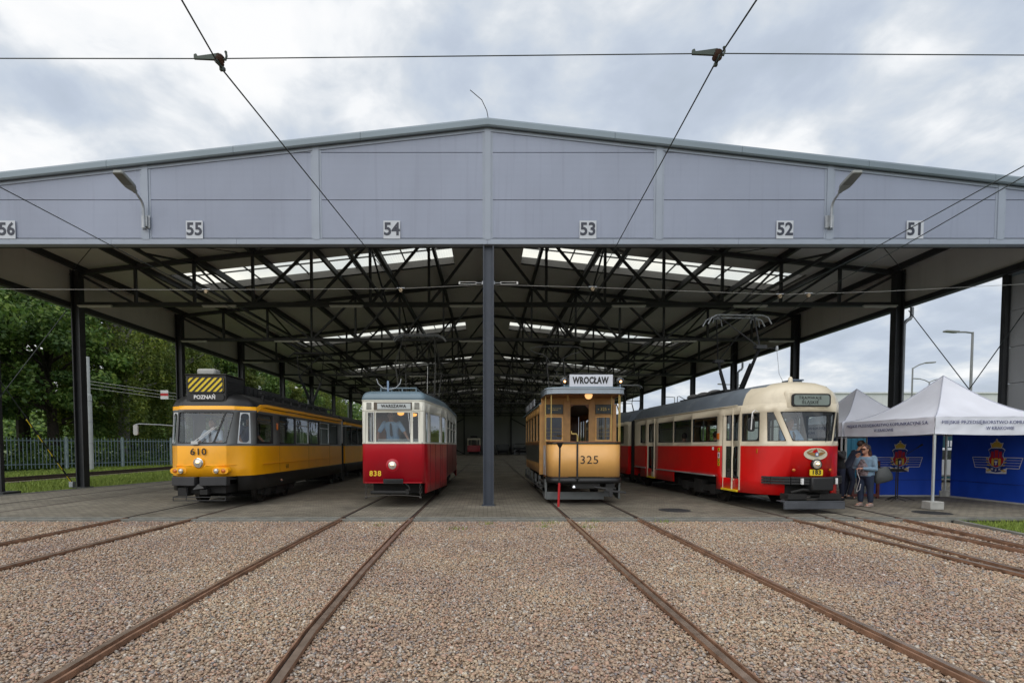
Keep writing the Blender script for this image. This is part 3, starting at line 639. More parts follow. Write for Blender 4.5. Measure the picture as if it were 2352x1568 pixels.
# side cladding bands, eaves beams, gutters, downpipes
for s in (-1, 1):
    sb(MB().box(s * 15.0 - 0.04, s * 15.0 + 0.04, YF + 0.13, YE, 6.62, ZR(15.1)), 'side_cladding', INNER, smooth=0)
    sb(MB().box(s * 15.0 - 0.09, s * 15.0 + 0.09, YF + 0.13, YE, 6.45, 6.62), 'eaves_beam', STEEL, smooth=0)
    sb(MB().beam((s * 15.16, YF + 0.13, 6.48), (s * 15.16, YE, 6.48), 0.05, 0.06), 'drip_rail', GALV, smooth=0)
    for x in (2.1, 4.2, 6.3, 8.4, 10.5, 12.6, 14.5):
        z = ZR(x) - 0.095
        sb(MB().beam((s * x, YF + 0.14, z), (s * x, YE, z), 0.11 if x not in (4.2, 8.4) else 0.15, 0.20, up=(0, 0, 1)), 'purlin', STEEL, smooth=0)
sb(MB().beam((0, YF + 0.14, 9.32), (0, YE, 9.32), 0.14, 0.2), 'ridge_purlin', STEEL, smooth=0)
# longitudinal lattice girders between the trusses
for s in (-1, 1):
    for xg in (4.2, 10.5):
        mb = MB(); Y = [12.95] + rowsY
        for a, b in zip(Y[:-1], Y[1:]):
            m = (a + b) / 2; zt = ZR(xg) - 0.3
            mb.beam((s * xg, a, zt), (s * xg, m, 7.35), 0.06); mb.beam((s * xg, b, zt), (s * xg, m, 7.35), 0.06)
        mb.beam((s * xg, Y[0], 7.35), (s * xg, Y[-1], 7.35), 0.09); sb(mb, 'lattice_girder', STEEL, smooth=0)
# cross bracing rods under the roof
mb = MB()
for s in (-1, 1):
    for a, b in ((13.0, 18.4), (42.6, 48.6)):
        for x0, x1 in ((15.0, 8.4), (8.4, 2.1)):
            sb(MB().tube([(s * x0, a, ZR(x0) - 0.22), (s * x1, b, ZR(x1) - 0.22)], 0.014, 6), 'bracing_rod', STEEL); sb(MB().tube([(s * x1, a, ZR(x1) - 0.22), (s * x0, b, ZR(x0) - 0.22)], 0.014, 6), 'bracing_rod', STEEL)
# side tie rods at the first bay
for s in (-1, 1):
    sb(MB().tube([(s * 15.0, 18.25, 6.3), (s * 15.0, 13.4, .1)], .014, 6), 'tie_rod', WIRE); sb(MB().tube([(s * 15.02, 18.35, .1), (s * 15.02, 13.5, 6.3)], .014, 6), 'tie_rod', WIRE)
for (x, y) in ((15.12, 18.4), (15.12, 30.5), (-15.12, 42.5), (-15.12, 54.6)):
    s = 1 if x > 0 else -1
    mb = MB(); mb.tube([(x + s * 0.12, y, 6.45), (x + s * 0.12, y, 6.15), (x + s * 0.06, y, 6.05), (x - s * 0.06, y, 5.98), (x - s*.15, y, 5.85), (x - s*.15, y, 0.0)], 0.06, 10)
    sb(mb, 'downpipe', mat('zinc_downpipe', (0.28, 0.30, 0.32), 0.4, 0.3, var=0.1))
# back wall
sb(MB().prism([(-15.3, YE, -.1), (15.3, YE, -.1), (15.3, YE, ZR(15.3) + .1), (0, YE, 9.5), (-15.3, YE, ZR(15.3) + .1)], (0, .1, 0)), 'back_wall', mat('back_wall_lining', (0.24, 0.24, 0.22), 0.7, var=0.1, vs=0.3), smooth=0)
mb = MB()
for x in (-10.5, -4.2, 4.2, 10.5): mb.box(x - 0.1, x + 0.1, YE - 0.2, YE - 0.001, 0, 9)
for s in (-1, 1):
    mb.beam((s * 4.3, YE - 0.1, 6.3), (s * 10.4, YE - 0.1, 3.1), 0.16); mb.beam((s * 10.4, YE - 0.1, 3.1), (s * 4.3, YE - 0.1, 0.1), 0.16)
sb(mb, 'back_wall_frame', STEEL, smooth=0)
sb(MB().tube([(0.02, YF, 9.40), (-0.02, YF - 0.02, 9.6), (-0.14, YF - 0.05, 9.83), (-0.42, YF - 0.1, 10.03)], 0.010, 5), 'lightning_rod', STEEL)
# strip lights hung beneath the bottom chords
SLM = mat('strip_light_body', (0.45, 0.45, 0.42), 0.4, var=0.05)
def striplight():
    t = thing('strip_light', 'pale strip light', 'ceiling light')
    MB().box(-0.6, 0.6, -0.05, 0.05, -0.04, 0.0).build('housing', SLM, t, bevel=0.008)
    MB().box(-0.57, 0.57, -0.035, 0.035, -0.075, -0.042).build('diffuser', mat('opal_diffuser', (0.55, 0.56, 0.52), 0.35, var=0.03), t, bevel=0.012)
    MB().tube([(-0.4, 0, 0), (-0.4, 0, 0.06)], 0.008, 6).tube([(0.4, 0, 0), (0.4, 0, 0.06)], 0.008, 6).build('hanger', STEEL, t)
    return t
sl0 = striplight(); k = 0
names = {-13.9: 'outermost on the fence side', -9.5: 'second in from the fence side', -5.0: 'just left of the middle', -0.75: 'nearest the middle post', 5.0: 'above the ochre tram side', 9.3: 'above the red tram side', 13.9: 'outermost on the tent side'}
order = ['first', 'second', 'third', 'fourth', 'fifth', 'sixth', 'seventh']
for j, y in enumerate(rowsY[:7]):
    for x in names:
        t = sl0 if k == 0 else copy_tree(sl0); k += 1
        t.location = (x, y - 0.25, 6.46); t['label'] = 'pale strip light under the %s truss from the front, %s' % (order[j], names[x]); t['group'] = 'strip lights under the roof trusses'
# numbers on the gable
NAVY = mat('number_ink', (0.025, 0.03, 0.05), 0.5, var=0.1); PLATE = mat('number_plate_white', (0.50, 0.53, 0.58), 0.5, var=0.04)
for x, n in ((-11.74, '56'), (-7.16, '55'), (-2.34, '54'), (2.45, '53'), (7.26, '52'), (10.44, '51')):
    t = thing('number_sign', 'pale square bay number sign reading %s on the gable' % n, 'number sign', (x, YF - 0.035, 6.76), group='bay numbers on the gable')
    MB().box(-0.205, 0.205, 0.0, 0.012, -0.215, 0.215).build('plate', PLATE, t, smooth=0)
    text(n, 'number', NAVY, t, (0, -0.004, 0), 0.42, sx=0.95, bold=0.011, depth=0.003)
# gable flood lamps
def walllamp(s):
    t = thing('wall_lamp', 'grey LED lamp on a bent arm on the gable between the ' + ('56 and 55' if s < 0 else '52 and 51') + ' signs', 'lamp', (s * 8.33, YF - 0.04, 6.93), group='lamps on the gable')
    MB().box(-0.10, 0.10, -0.02, 0.0, -0.14, 0.16).box(-0.02, 0.06, -0.07, -0.02, -0.12, 0.14).build('bracket', GALV, t, bevel=0.004)
    MB().tube([(0.0, -0.08, -0.17), (0.0, -0.08, 0.30), (0.0, -0.11, 0.40), (0, -0.17, 0.46), (0, -0.34, 0.55)], 0.028, 10).build('arm', GALV, t)
    MB().tube([(0, -0.08, -0.17), (0.05, -0.06, -0.2), (-0.06, -0.04, -0.19)], 0.008, 5).build('cable', BLACK, t)
    
    a = nrm((0.0, -0.96, 0.26)); side = nrm(a.cross(Vector((0, 0, 1)))); up = side.cross(a)
    mb = MB(); pr = [(0, .04), (.06, .045), (.12, .09), (.19, .12), (.30, .125), (.60, .115), (.63, .09)]
    lo = []; 
    pts = [a * t_ + side * w_ for t_, w_ in pr] + [a * t_ - side * w_ for t_, w_ in reversed(pr)]
    mb.prism([p - up * 0.03 for p in pts], up * 0.075)
    hd = mb.build('lamp_head', mat('lamp_head_grey', (0.22, 0.23, 0.22), 0.5, var=0.08), t, bevel=0.012); hd.location = (0, -0.34, 0.55)
    mb = MB(); q = [a * 0.27 + side * .10, a * 0.59 + side * .09, a * 0.59 - side * .09, a * 0.27 - side * .10]; mb.prism([p - up * 0.037 for p in q], up * 0.006)
    mb.build('led_panel', mat('led_cover', (0.14, 0.14, 0.12), 0.25, var=0.05), hd, smooth=0)
walllamp(-1); walllamp(1)
# ================================================ TRAMS
RED = mat('tram_red_enamel', (0.66, 0.006, 0.006), 0.32, var=0.08, vs=1.5, coat=0.5, dirt=((0.42, 0.015, 0.015), 0.4, 2))
CREAM = mat('cream_enamel', (0.70, 0.62, 0.47), 0.35, var=0.06, vs=1.5, coat=0.4, dirt=((0.42, 0.36, 0.27), 0.4, 2.5))
ROOFG = mat('grey_roof_paint', (0.15, 0.18, 0.215), 0.5, var=0.15, vs=2, dirt=((0.32, 0.34, 0.36), 0.8, 1.3))
YEL = mat('tram_yellow_enamel', (0.95, 0.42, 0.003), 0.36, var=0.06, vs=1.2, coat=0.5, dirt=((0.70, 0.31, 0.012), 0.4, 2))
TGREY = mat('window_band_grey', (0.10, 0.105, 0.105), 0.4, var=0.08, coat=0.3)
TBLK = mat('black_tram_panel', (0.014, 0.014, 0.015), 0.42, var=0.4, vs=2, dirt=((0.04, 0.038, 0.036), 0.6, 2))
CRIM = mat('crimson_enamel', (0.43, 0.003, 0.014), 0.32, var=0.08, vs=1.5, coat=0.6, dirt=((0.33, 0.012, 0.028), 0.5, 2))
IVORY = mat('ivory_enamel', (0.70, 0.69, 0.60), 0.38, var=0.05, coat=0.3)
ROOFB = mat('blue_grey_roof_paint', (0.13, 0.19, 0.23), 0.4, var=0.12, vs=2, coat=0.2)
OCHRE = mat('ochre_varnish', (0.72, 0.385, 0.115), 0.4, var=0.09, vs=1.2, coat=0.4, dirt=((0.62, 0.33, 0.10), 0.5, 1.5))
WOOD = mat('varnished_wood', (0.20, 0.075, 0.022), 0.4, var=0.3, vs=5, coat=0.3)
LWOOD = mat('light_varnished_wood', (0.44, 0.23, 0.07), 0.4, var=0.2, vs=4, coat=0.3)
DGRN = mat('dark_green_enamel', (0.012, 0.018, 0.017), 0.3, var=0.3, coat=0.5)
ALU = mat('aluminium_trim', (0.55, 0.56, 0.56), 0.35, 0.6, var=0.1)
SEATM = mat('seat_vinyl', (0.09, 0.045, 0.025), 0.5, var=0.2); INT = mat('tram_interior', (0.16, 0.15, 0.13), 0.6, var=0.15)
FLOOR = mat('tram_floor', (0.05, 0.05, 0.05), 0.8, var=0.2)
WARM = emit('warm_bulb', (1.0, 0.52, 0.18), 5.0); WARMS = emit('warm_globe', (1.0, 0.55, 0.22), 0.9)
AMBER = mat('amber_lens', (0.55, 0.13, 0.01), 0.2, var=0.1, coat=0.6)
LENS = mat('headlight_glass', (0.62, 0.58, 0.50), 0.12, 0.5, var=0.25, vs=20, coat=1.0)
YPL = mat('yellow_plate', (0.75, 0.55, 0.02), 0.45, var=0.04)
RBK = mat('ink_black', (0.01, 0.01, 0.01), 0.5, var=0.1)

def interior(t, hw, y0, y1, zf=0.72, seat_side=(-1, 1), seats=True, zt=2.4):
    MB().box(-hw + .06, hw - .06, y0, y1, zf - 0.05, zf).build('floor', FLOOR, t, smooth=0)
    if not seats: return
    y = y0 + 1.4
    while y < y1 - 0.9:
        for s in seat_side:
            b = MB(); x0 = s * (hw - 0.12); x1 = s * (hw - 0.52)
            b.box(min(x0, x1), max(x0, x1), y, y + 0.4, zf + 0.30, zf + 0.38); b.box(min(x0, x1), max(x0, x1), y + 0.38, y + 0.43, zf + 0.38, zf + 0.80); b.box(min(x0, x1) + .1, max(x0, x1) - .1, y + .1, y + .3, zf, zf + .3)
            b.build('passenger_seat', SEATM, t, smooth=0)
        y += 1.05
    for s in (-1, 1):
        b = MB().tube([(s * (hw - 0.6), y0 + 0.4, zt - 0.1), (s * (hw - 0.6), y1 - 0.4, zt - 0.1)], 0.014, 8)
        for yy in np.arange(y0 + 0.9, y1 - 0.4, 2.1): b.tube([(s * (hw - 0.6), yy, zf), (s * (hw - 0.6), yy, zt - 0.1)], 0.014, 8)
        b.build('grab_rail', ALU, t)
def bogie(t, y, wb=1.7, hw=0.9, r=0.30):
    wheelset(t, y - wb / 2, r=r); wheelset(t, y + wb / 2, r=r)
    b = MB()
    for s in (-1, 1):
        b.box(s * hw - 0.05, s * hw + 0.05, y - wb / 2 - 0.35, y + wb / 2 + 0.35, 0.25, 0.42); b.box(s * hw - .08, s * hw + .08, y - 0.25, y + .25, 0.18, 0.55)
        for q in (-1, 1): b.box(s * hw - .09, s * hw + .09, y + q * wb / 2 - .14, y + q * wb / 2 + .14, 0.2, 0.45)
    b.box(-hw, hw, y - .2, y + .2, 0.3, 0.5); b.box(-0.82, .82, y - wb / 2 + .3, y + wb / 2 - .3, .12, .2)
    b.build('bogie_frame', UNDER, t, smooth=0)
def diamond_pantograph(t, y, z0, z1, hw=0.42, m=STEEL, half=0.95, knee=None, horns=0.75, base=0.45):
    """two-armed lozenge pantograph: lower arms out to the knees, upper arms in to the head"""
    p = MB(); zk = (z0 + z1) / 2 - 0.15
    p.box(-base, base, y - 0.35, y + 0.35, z0 - 0.06, z0)
    for s in (-1, 1):
        for q in (-1, 1):
            p.tube([(s * base, y + q * 0.28, z0), (s * (hw + .03), y + q * half, zk)], [0.03, 0.022], 8); p.tube([(s * (hw + .03), y + q * half, zk), (s * hw * .85, y + q * 0.08, z1 - 0.08)], 0.016, 6)
    for q in (-1, 1):
        p.tube([(-hw, y + q * half, zk), (hw, y + q * half, zk)], 0.018, 6)
        p.tube([(-hw, y + q * half, zk), (hw * .85, y + q * .08, z1 - 0.1)], 0.010, 5)
    o = p.build('pantograph', m, t)
    h = MB()
    for q in (-0.12, 0.12):
        h.tube([(-horns, y + q, z1 - 0.14), (-horns * .84, y + q, z1 - 0.03), (-horns * .68, y + q, z1), (horns * .68, y + q, z1), (horns * .84, y + q, z1 - 0.03), (horns, y + q, z1 - 0.14)], 0.018, 7)
    h.tube([(-.4, y - .12, z1), (-.4, y + .12, z1)], .015, 6); h.tube([(.4, y - .12, z1), (.4, y + .12, z1)], .015, 6)
    h.build('contact_bow', GALV, o); return o

# ------------------------------------------------ red and cream articulated tram
def tram_red():
    t = thing('tram', 'red and cream articulated tram with grey roof, numbered 183, front door open', 'tram', (7.28, 11.22, 0), R(3.2), group='historic trams lined up in the shed')
    base = [(0, 0), (.25, .03), (.45, .15), (.55, .22), (.84, .46), (.95, .60), (1.10, 1.06), (1.12, 1.14), (1.14, 1.92), (1.15, 2.15), (1.15, 3.53), (1.15, 3.64), (1.15, 4.80), (1.15, 4.91), (1.15, 6.06), (1.15, 6.30), (1.15, 7.10), (1.15, 7.28), (1.15, 7.75), (1.13, 8.45)]
    def lean(d, x2, x3): 
        h = [(x, y + d * max(0, 1 - y / .6)) for x, y in base]; h[2] = (x2, .31); h[3] = (x3, .395); h[0] = (0, d + .07); h[1] = (.36, d + .09); return h
    low = [(x, y + .05 * max(0, 1 - y / .6)) for x, y in base]
    lv = [(0.37, low), (0.69, low), (0.80, low), (1.49, base), (1.60, base), (2.26, lean(.13, .65, .755)), (2.46, lean(.16, .62, .75))]
    holes = {(0, k, j) for k in (0, 1, 2) for j in (0, 1)} | {(0, k, 0) for k in (9, 10, 11)} | {(0, 18, 0)}
    holes |= {(0, k, 4) for k in (0, 1, 3, 5, 9, 11, 13, 17)} | {(-1, 7, j) for j in range(1, 5)} | {(-1, 15, j) for j in range(1, 5)} | {(1, 15, 4), (1, 7, 4)}
    sh = shell('body', t, lv, [RED, CREAM], [0, 0, 0, 1, 1, 1], holes)
    C = (0, 4, 1.9)
    P = lambda s, k, j: L3(lv, s, k, j)
    window(t, [P(-1, 2, 4), P(-1, 1, 4), P(1, 0, 4), P(1, 1, 4), P(1, 2, 4)], [P(-1, 2, 5), P(-1, 1, 5), P(1, 0, 5), P(1, 1, 5), P(1, 2, 5)], fw=.014, r=.06, centre=C, name='windscreen')
    for s in (-1, 1):
        cellwin(t, lv, s, 3, 4, 5, fw=.012, r=.03, centre=C); cellwin(t, lv, s, 5, 4, 5, fw=.03, r=.08, centre=C)
        for k in (9, 11, 13): cellwin(t, lv, s, k, 4, 5, fw=.025, r=.05, centre=C, hbar=0.66)
        cellwin(t, lv, s, 17, 4, 5, fw=.025, r=.06, centre=C)
    cellwin(t, lv, 1, 7, 4, 5, fw=.03, r=.06, centre=C); cellwin(t, lv, 1, 15, 4, 5, fw=.03, r=.06, centre=C)
    # roof: cream over the cab, grey behind
    roofshell('roof', t, lv[6][1], [(0, 2.46), (.04, 2.60), (.11, 2.74), (.25, 2.86), (.48, 2.94), (.8, 2.99)], [ROOFG, CREAM], ky=.75, reach=1.5, matf=lambda k, j: 1 if k <= (5 if j < 3 else 4) else 0)
    MB().tube([(-1.155, 1.2, 2.47), (-1.17, 8.4, 2.47)], .014, 6).build('rain_gutter', CREAM, t); MB().tube([(1.155, 1.2, 2.47), (1.17, 8.4, 2.47)], .014, 6).build('rain_gutter', CREAM, t)
    # destination box in the brow
    b = MB(); pts = [(-.58, .42), (-.52, .27), (-.3, .21), (.3, .21), (.52, .27), (.58, .42), (.58, 1.0), (-.58, 1.0)]
    b.prism([(x, y, 2.31) for x, y in pts], (0, 0, .42)); bx_ = b.build('destination_box', CREAM, t, bevel=.05)
    f = MB(); f.prism([(x, .195, z + 2.515) for x, z in rrect(.90, .29, .07)], (0, .04, 0)); fr_ = f.build('display_frame', RUB, bx_, bevel=.004)
    f = MB(); f.prism([(x, .187, z + 2.515) for x, z in rrect(.82, .225, .05)], (0, .01, 0)); f.build('display', mat('display_green_grey', (0.20, 0.24, 0.22), .35, var=.08), bx_)
    text('TRAMWAJE', 'lettering', RBK, bx_, (-.04, .185, 2.562), .095, bold=0, spacing=1.15); text('ŚLĄSKIE', 'lettering', RBK, bx_, (-.04, .185, 2.462), .095, bold=.001, spacing=1.15)
    MB().tube([(0, .95, 2.8), (0, .95, 3.10), (.0, .93, 3.12)], [.07, .045, .03], 12).build('ventilator', CREAM, t)
    MB().box(.42, .68, 1.5, 1.85, 2.90, 3.13).box(.40, .70, 1.45, 1.9, 3.11, 3.15).build('roof_ventilator', mat('grey_blue_metal', (.16, .2, .26), .4, .3), t, bevel=.02)
    # front fittings
    hl = lamp(t, (.0, -.01, 1.08), .115, BLACK, LENS, lit=WARM)
    for s in (-1, 1):
        MB().lathe((s * .42, .14, .95), [(.035, 0), (.033, .02), (.015, .032)], (s * .4, -1, 0), 12).build('indicator', AMBER, t)
    MB().box(-.975, -.965, .62, .72, 1.32, 1.42).box(-1.185, -1.15, 2.02, 2.10, 1.66, 1.82).build('side_indicator', AMBER, t, bevel=.01)
    MB().prism([(x, -.012, z + .90) for x, z in rrect(.30, .135, .02)], (0, .012, 0)).build('number_plate', YPL, t)
    text('183', 'number', RBK, t, (0, -.016, .90), .135, bold=.004, spacing=1.1)
    # oval emblem: winged wheel
    e = MB().prism([(math.cos(a) * .27, -.012 + .038 * abs(math.cos(a)), 1.31 + math.sin(a) * .135) for a in np.linspace(0, 2 * math.pi, 33)[:-1]], (0, .008, 0)); em = e.build('emblem', mat('emblem_cream', (.58, .55, .42), .4, var=.03), t)
    m1 = mat('emblem_bronze', (.28, .14, .035), .45, var=.1)
    for s in (-1, 1):
        MB().prism([(s * x, -.018 + .14 * x, z) for x, z in ((.03, 1.325), (.10, 1.35), (.17, 1.345), (.215, 1.352), (.19, 1.32), (.15, 1.30), (.09, 1.275), (.035, 1.275))], (0, .006, 0)).build('wing', m1, em, smooth=0)
    MB().prism([(math.cos(a) * .042, -.02, 1.305 + math.sin(a) * .05) for a in np.linspace(0, 6.283, 17)[:-1]], (0, .006, 0)).build('shield', mat('emblem_blue', (.10, .16, .3), .4), em)
    MB().prism([(math.cos(a) * .028, -.0225, 1.300 + math.sin(a) * .03) for a in np.linspace(0, 6.283, 13)[:-1]], (0, .003, 0)).build('hub', WHITE, em)
    for i, ch in enumerate('TRAMWAJE ŚLĄSKIE'):
        if ch == ' ': continue
        a = R(160 - i * 140 / 15); text(ch, 'lettering', m1, em, (math.cos(a) * .212, -.018 + .030 * abs(math.cos(a)), 1.305 + math.sin(a) * .102), .036, rot=(90, 0, 0), bold=.001).rotation_euler = (R(90), R(90) - a if False else 0, 0)
    # bumper, coupler and lifeguard
    b = MB(); arc = [(-.93, .50), (-.80, .36), (-.50, .12), (0, -.04), (.50, .12), (.80, .36), (.93, .50)]
    for z in (.655, .715, .775):
        for p, q in zip(arc[:-1], arc[1:]): b.beam((*p, z), (*q, z), .10, .045)
    b.build('bumper', RUB, t, smooth=0)
    MB().box(-.17, .33, -.12, .2, .50, .80).build('coupler_cover', BLACK, t, bevel=.03)
    MB().box(-.35, -.30, -.035, .0, .64, .77).box(.5, .55, .05, .08, .64, .77).build('reflector', WHITE, t, smooth=0)
    b = MB().box(-.78, .60, -.12, -.06, .10, .25)
    b.box(-.78, .60, -.12, .2, .25, .27).build('lifeguard', mat('lifeguard_grey', (.06, .065, .075), .6, var=.3), t, bevel=.01)
    b = MB()
    for z, y in ((.31, -.02), (.37, .04)): b.box(-.64, .64, y, y + .05, z, z + .03)
    b.box(-.62, -.2, 0, .3, .29, .42); b.box(.1, .6, 0, .3, .29, .42); b.tube([(-.5, .1, .45), (-.3, 0, .52), (.1, .0, .48), (.4, .1, .55)], .03, 8); b.box(-.6, .6, .3, 1.6, .35, .66); b.box(-.85, .85, 1.2, 8.2, .48, .66); b.box(-.9, .9, 5.0, 6.1, .25, .5); b.build('underframe', UNDER, t, smooth=0)
    bogie(t, 3.4, hw=.95)
    MB().box(-1.19, -1.15, 2.2, 6.2, .685, .72).build('rubbing_strip', ALU, t, bevel=.006); MB().box(1.15, 1.19, 2.2, 6.2, .685, .72).build('rubbing_strip', ALU, t, bevel=.006)
    MB().box(-1.18, -1.14, 7.2, 8.35, .685, .72).build('rubbing_strip', ALU, t, bevel=.006)
    # folded door leaves
    def leaf(y0, x0, x1, y1, name='door_leaf'):
        b = MB(); A_ = Vector((x0, y0, 0)); B_ = Vector((x1, y1, 0)); zz = [.42, .60, 1.50, 1.62, 2.26, 2.42]
        d = B_ - A_; n = nrm((d.y, -d.x, 0)) * .03
        for z0, z1, full in ((.42, .60, 1), (.60, 1.48, 0), (1.48, 1.62, 1), (1.62, 2.28, 0), (2.28, 2.42, 1)):
            if full: b.prism([A_ + Vector((0, 0, z0)), B_ + Vector((0, 0, z0)), B_ + Vector((0, 0, z1)), A_ + Vector((0, 0, z1))], n)
            else:
                for f0, f1 in ((0, .17), (.83, 1)): b.prism([A_ + d * f0 + Vector((0, 0, z0)), A_ + d * f1 + Vector((0, 0, z0)), A_ + d * f1 + Vector((0, 0, z1)), A_ + d * f0 + Vector((0, 0, z1))], n)
        o = b.build(name, CREAM, t, smooth=0)
        for z0, z1 in ((.60, 1.48), (1.62, 2.28)):
            window(o, [A_ + d * .17 + Vector((0, 0, z0)), A_ + d * .83 + Vector((0, 0, z0))], [A_ + d * .17 + Vector((0, 0, z1)), A_ + d * .83 + Vector((0, 0, z1))], fw=.018, r=.06, centre=(0, 2, 1.5), name='window')
        return o
    leaf(1.86, -1.13, -.80, 1.62); leaf(1.40, -1.16, -1.0, 1.75); leaf(1.17, -1.08, -.80, 1.40)
    leaf(7.05, -1.14, -.95, 6.70); leaf(6.38, -1.18, -1.16, 6.62)
    MB().box(-1.16, -.75, 1.16, 1.90, .37, .42).build('step', YPL, t, bevel=.005); MB().box(-1.165, -.75, 6.32, 7.08, .37, .42).build('step', YPL, t, bevel=.005)
    MB().tube([(-1.17, 1.28, .66), (-1.22, 1.25, .70), (-1.20, 1.30, 1.1), (-1.14, 1.38, 1.45), (-1.1, 1.4, 1.47)], .016, 8).build('handrail', CREAM, t)
    MB().box(-1.12, -1.06, 1.92, 1.98, .42, 2.42).box(-1.12, -1.06, 1.10, 1.15, .42, 2.42).build('door_post', CREAM, t, smooth=0)
    # mirror with white tube arm
    m = MB().tube([(-.98, .62, 2.28), (-1.12, .52, 2.30), (-1.20, .48, 2.24), (-1.22, .48, 1.86)], .012, 7).tube([(-1.0, .72, 2.02), (-1.19, .49, 2.26)], .009, 6).build('mirror_arm', WHITE, t)
    MB().prism([(-1.20 + x, .50, 1.97 + z) for x, z in rrect(.17, .30, .06)], (0, .035, 0)).build('mirror_head', BLACK, m, bevel=.008)
    # wiper
    MB().tube([(.22, .02, 1.58), (.33, .08, 1.8), (.36, .16, 2.02)], .008, 6).box(.33, .345, .06, .09, 1.66, 2.1).build('wiper', BLACK, t, smooth=0)
    # notices beside the door
    st = MB()
    for z, c_ in ((1.40, YPL), (1.25, WHITE), (1.12, YPL), (1.02, YPL)):
        hgt = .085 if c_ is YPL else .15
        o = MB().box(-1.158, -1.151, 1.99, 2.08, z - hgt / 2, z + hgt / 2).build('sticker', c_, t, smooth=0)
        MB().box(-1.160, -1.157, 2.015, 2.055, z - hgt * .3, z + hgt * .3).build('pictogram', RBK, o, smooth=0)
    MB().box(-1.158, -1.151, 2.30, 2.38, 1.38, 1.46).build('sticker', WHITE, t, smooth=0)
    # cab and saloon
    interior(t, 1.1, 1.2, 8.4, zt=2.4); MB().prism([(-.35, .2, .67), (.35, .2, .67), (.78, .55, .67), (1.0, 1.2, .67), (-1.0, 1.2, .67), (-.78, .55, .67)], (0, 0, .05)).build('cab_floor', FLOOR, t, smooth=0)
    MB().box(-.55, .55, .35, .62, .72, 1.50).box(-.5, .5, .33, .75, 1.50, 1.56).build('control_desk', mat('desk_grey', (.25, .26, .26), .5, var=.1), t, bevel=.02)
    MB().box(-.2, 1.05, 1.30, 1.34, .72, 1.5).box(-.2, -.16, 1.3, 1.34, 1.5, 2.4).box(.45, .49, 1.3, 1.34, 1.5, 2.4).build('cab_partition', INT, t, smooth=0)
    # roof gear: resistor hoods and the single-arm frames of the pantograph
    for i in range(5):
        y = 3.9 + i * .34
        MB().lathe((-.30 + .12 * (i % 2), y, 3.0), [(.2, 0), (.24, .05), (.2, .1), (.1, .14), (.02, .15)], (0, 0, 1), 14).build('resistor_hood', mat('weathered_aluminium', (.20, .20, .20), .5, .4, var=.3), t)
    MB().box(-.5, .5, 2.4, 5.9, 2.98, 3.01).tube([(-.5, 5.5, 3.0), (-.65, 5.6, 3.12), (-.65, 5.75, 3.12), (-.65, 5.75, 2.9)], .012, 6).build('roof_walkway', STEEL, t)
    p = MB(); p.box(-.5, .5, 3.0, 3.9, 2.98, 3.06)
    kf = (.05, 2.3, 4.09); kb = (.12, 4.6, 4.10); HZ = 5.16; hy = 3.35
    p.tube([(.15, 3.35, 3.02), kf], [.06, .035], 8); p.tube([(-.2, 3.5, 3.02), kb], [.06, .035], 8)
    p.tube([(.05, 3.2, 3.1), (.02, 2.65, 3.7)], .05, 8); p.tube([(-.1, 3.7, 3.1), (.02, 4.25, 3.7)], .05, 8)
    p.tube([kf, (.45, hy - .1, HZ - .06)], .02, 7); p.tube([kf, (-.55, hy - .1, HZ - .06)], .016, 7); p.tube([kb, (-.55, hy + .1, HZ - .06)], .018, 7); p.tube([kb, (.45, hy + .1, HZ - .06)], .016, 7)
    p.box(-.08, .2, 2.22, 2.38, 4.05, 4.14); p.box(-.02, .26, 4.52, 4.68, 4.05, 4.14)
    p.tube([kf, (.52, 2.3, 4.06)], .011, 6)
    pg = p.build('pantograph', STEEL, t)
    h = MB()
    for q, z in ((-.16, 0), (.16, 0)): h.tube([(-.92, hy + q, HZ - .26), (-.82, hy + q, HZ - .08), (-.66, hy + q, HZ + z), (.66, hy + q, HZ + z), (.82, hy + q, HZ - .06), (.92, hy + q, HZ - .24)], .022, 8)
    for x in (-.58, .52):
        h.tube([(x - .18, hy - .1, HZ - .22), (x - .1, hy, HZ - .08), (x + .1, hy, HZ - .08), (x + .2, hy + .1, HZ - .26)], .016, 6); h.tube([(x, hy - .16, HZ), (x, hy + .16, HZ)], .03, 7)
    h.build('contact_bow', GALV, pg)
    MB().lathe((.52, 2.3, 4.0), [(.03, 0), (.045, .04), (.03, .13)], (0, 0, 1), 8).tube([(.52, 2.3, 4.0), (.56, 2.3, 3.7), (.56, 2.25, 3.4), (.62, 2.15, 3.15), (.72, 2.1, 2.92)], .007, 5).build('lead', GALV, pg)
    # bellows and rear section
    b = MB()
    for i in range(7):
        y = 8.45 + i * .11; q = 0.0 if i % 2 else .05
        b.prism([(x * (1 - q), y, z) for x, z in ((-1.05, .5), (1.05, .5), (1.05, 2.45), (.6, 2.78), (-.6, 2.78), (-1.05, 2.45))], (0, .07, 0))
    b.build('bellows', RUB, t, smooth=0)
    r_ = [(0, 9.2), (1.13, 9.2), (1.15, 9.7), (1.15, 10.6), (1.15, 10.8), (1.15, 12.0), (1.15, 12.12), (1.15, 13.3), (1.15, 13.42), (1.15, 14.6), (1.15, 14.8), (1.15, 16.0), (.9, 17.4)]
    lr = [(0.37, r_), (0.69, r_), (1.49, r_), (1.60, r_), (2.29, r_), (2.46, r_)]
    shell('rear_body', t, lr, [RED, CREAM], [0, 0, 1, 1, 1], {(0, k, 3) for k in (2, 4, 6, 8, 10)} | {(0, 5, 0), (0, 6, 0), (0, 7, 0)})
    for s in (-1, 1):
        for k in (2, 4, 6, 8, 10): cellwin(t, lr, s, k, 3, 4, fw=.03, r=.05, centre=(0, 13, 2))
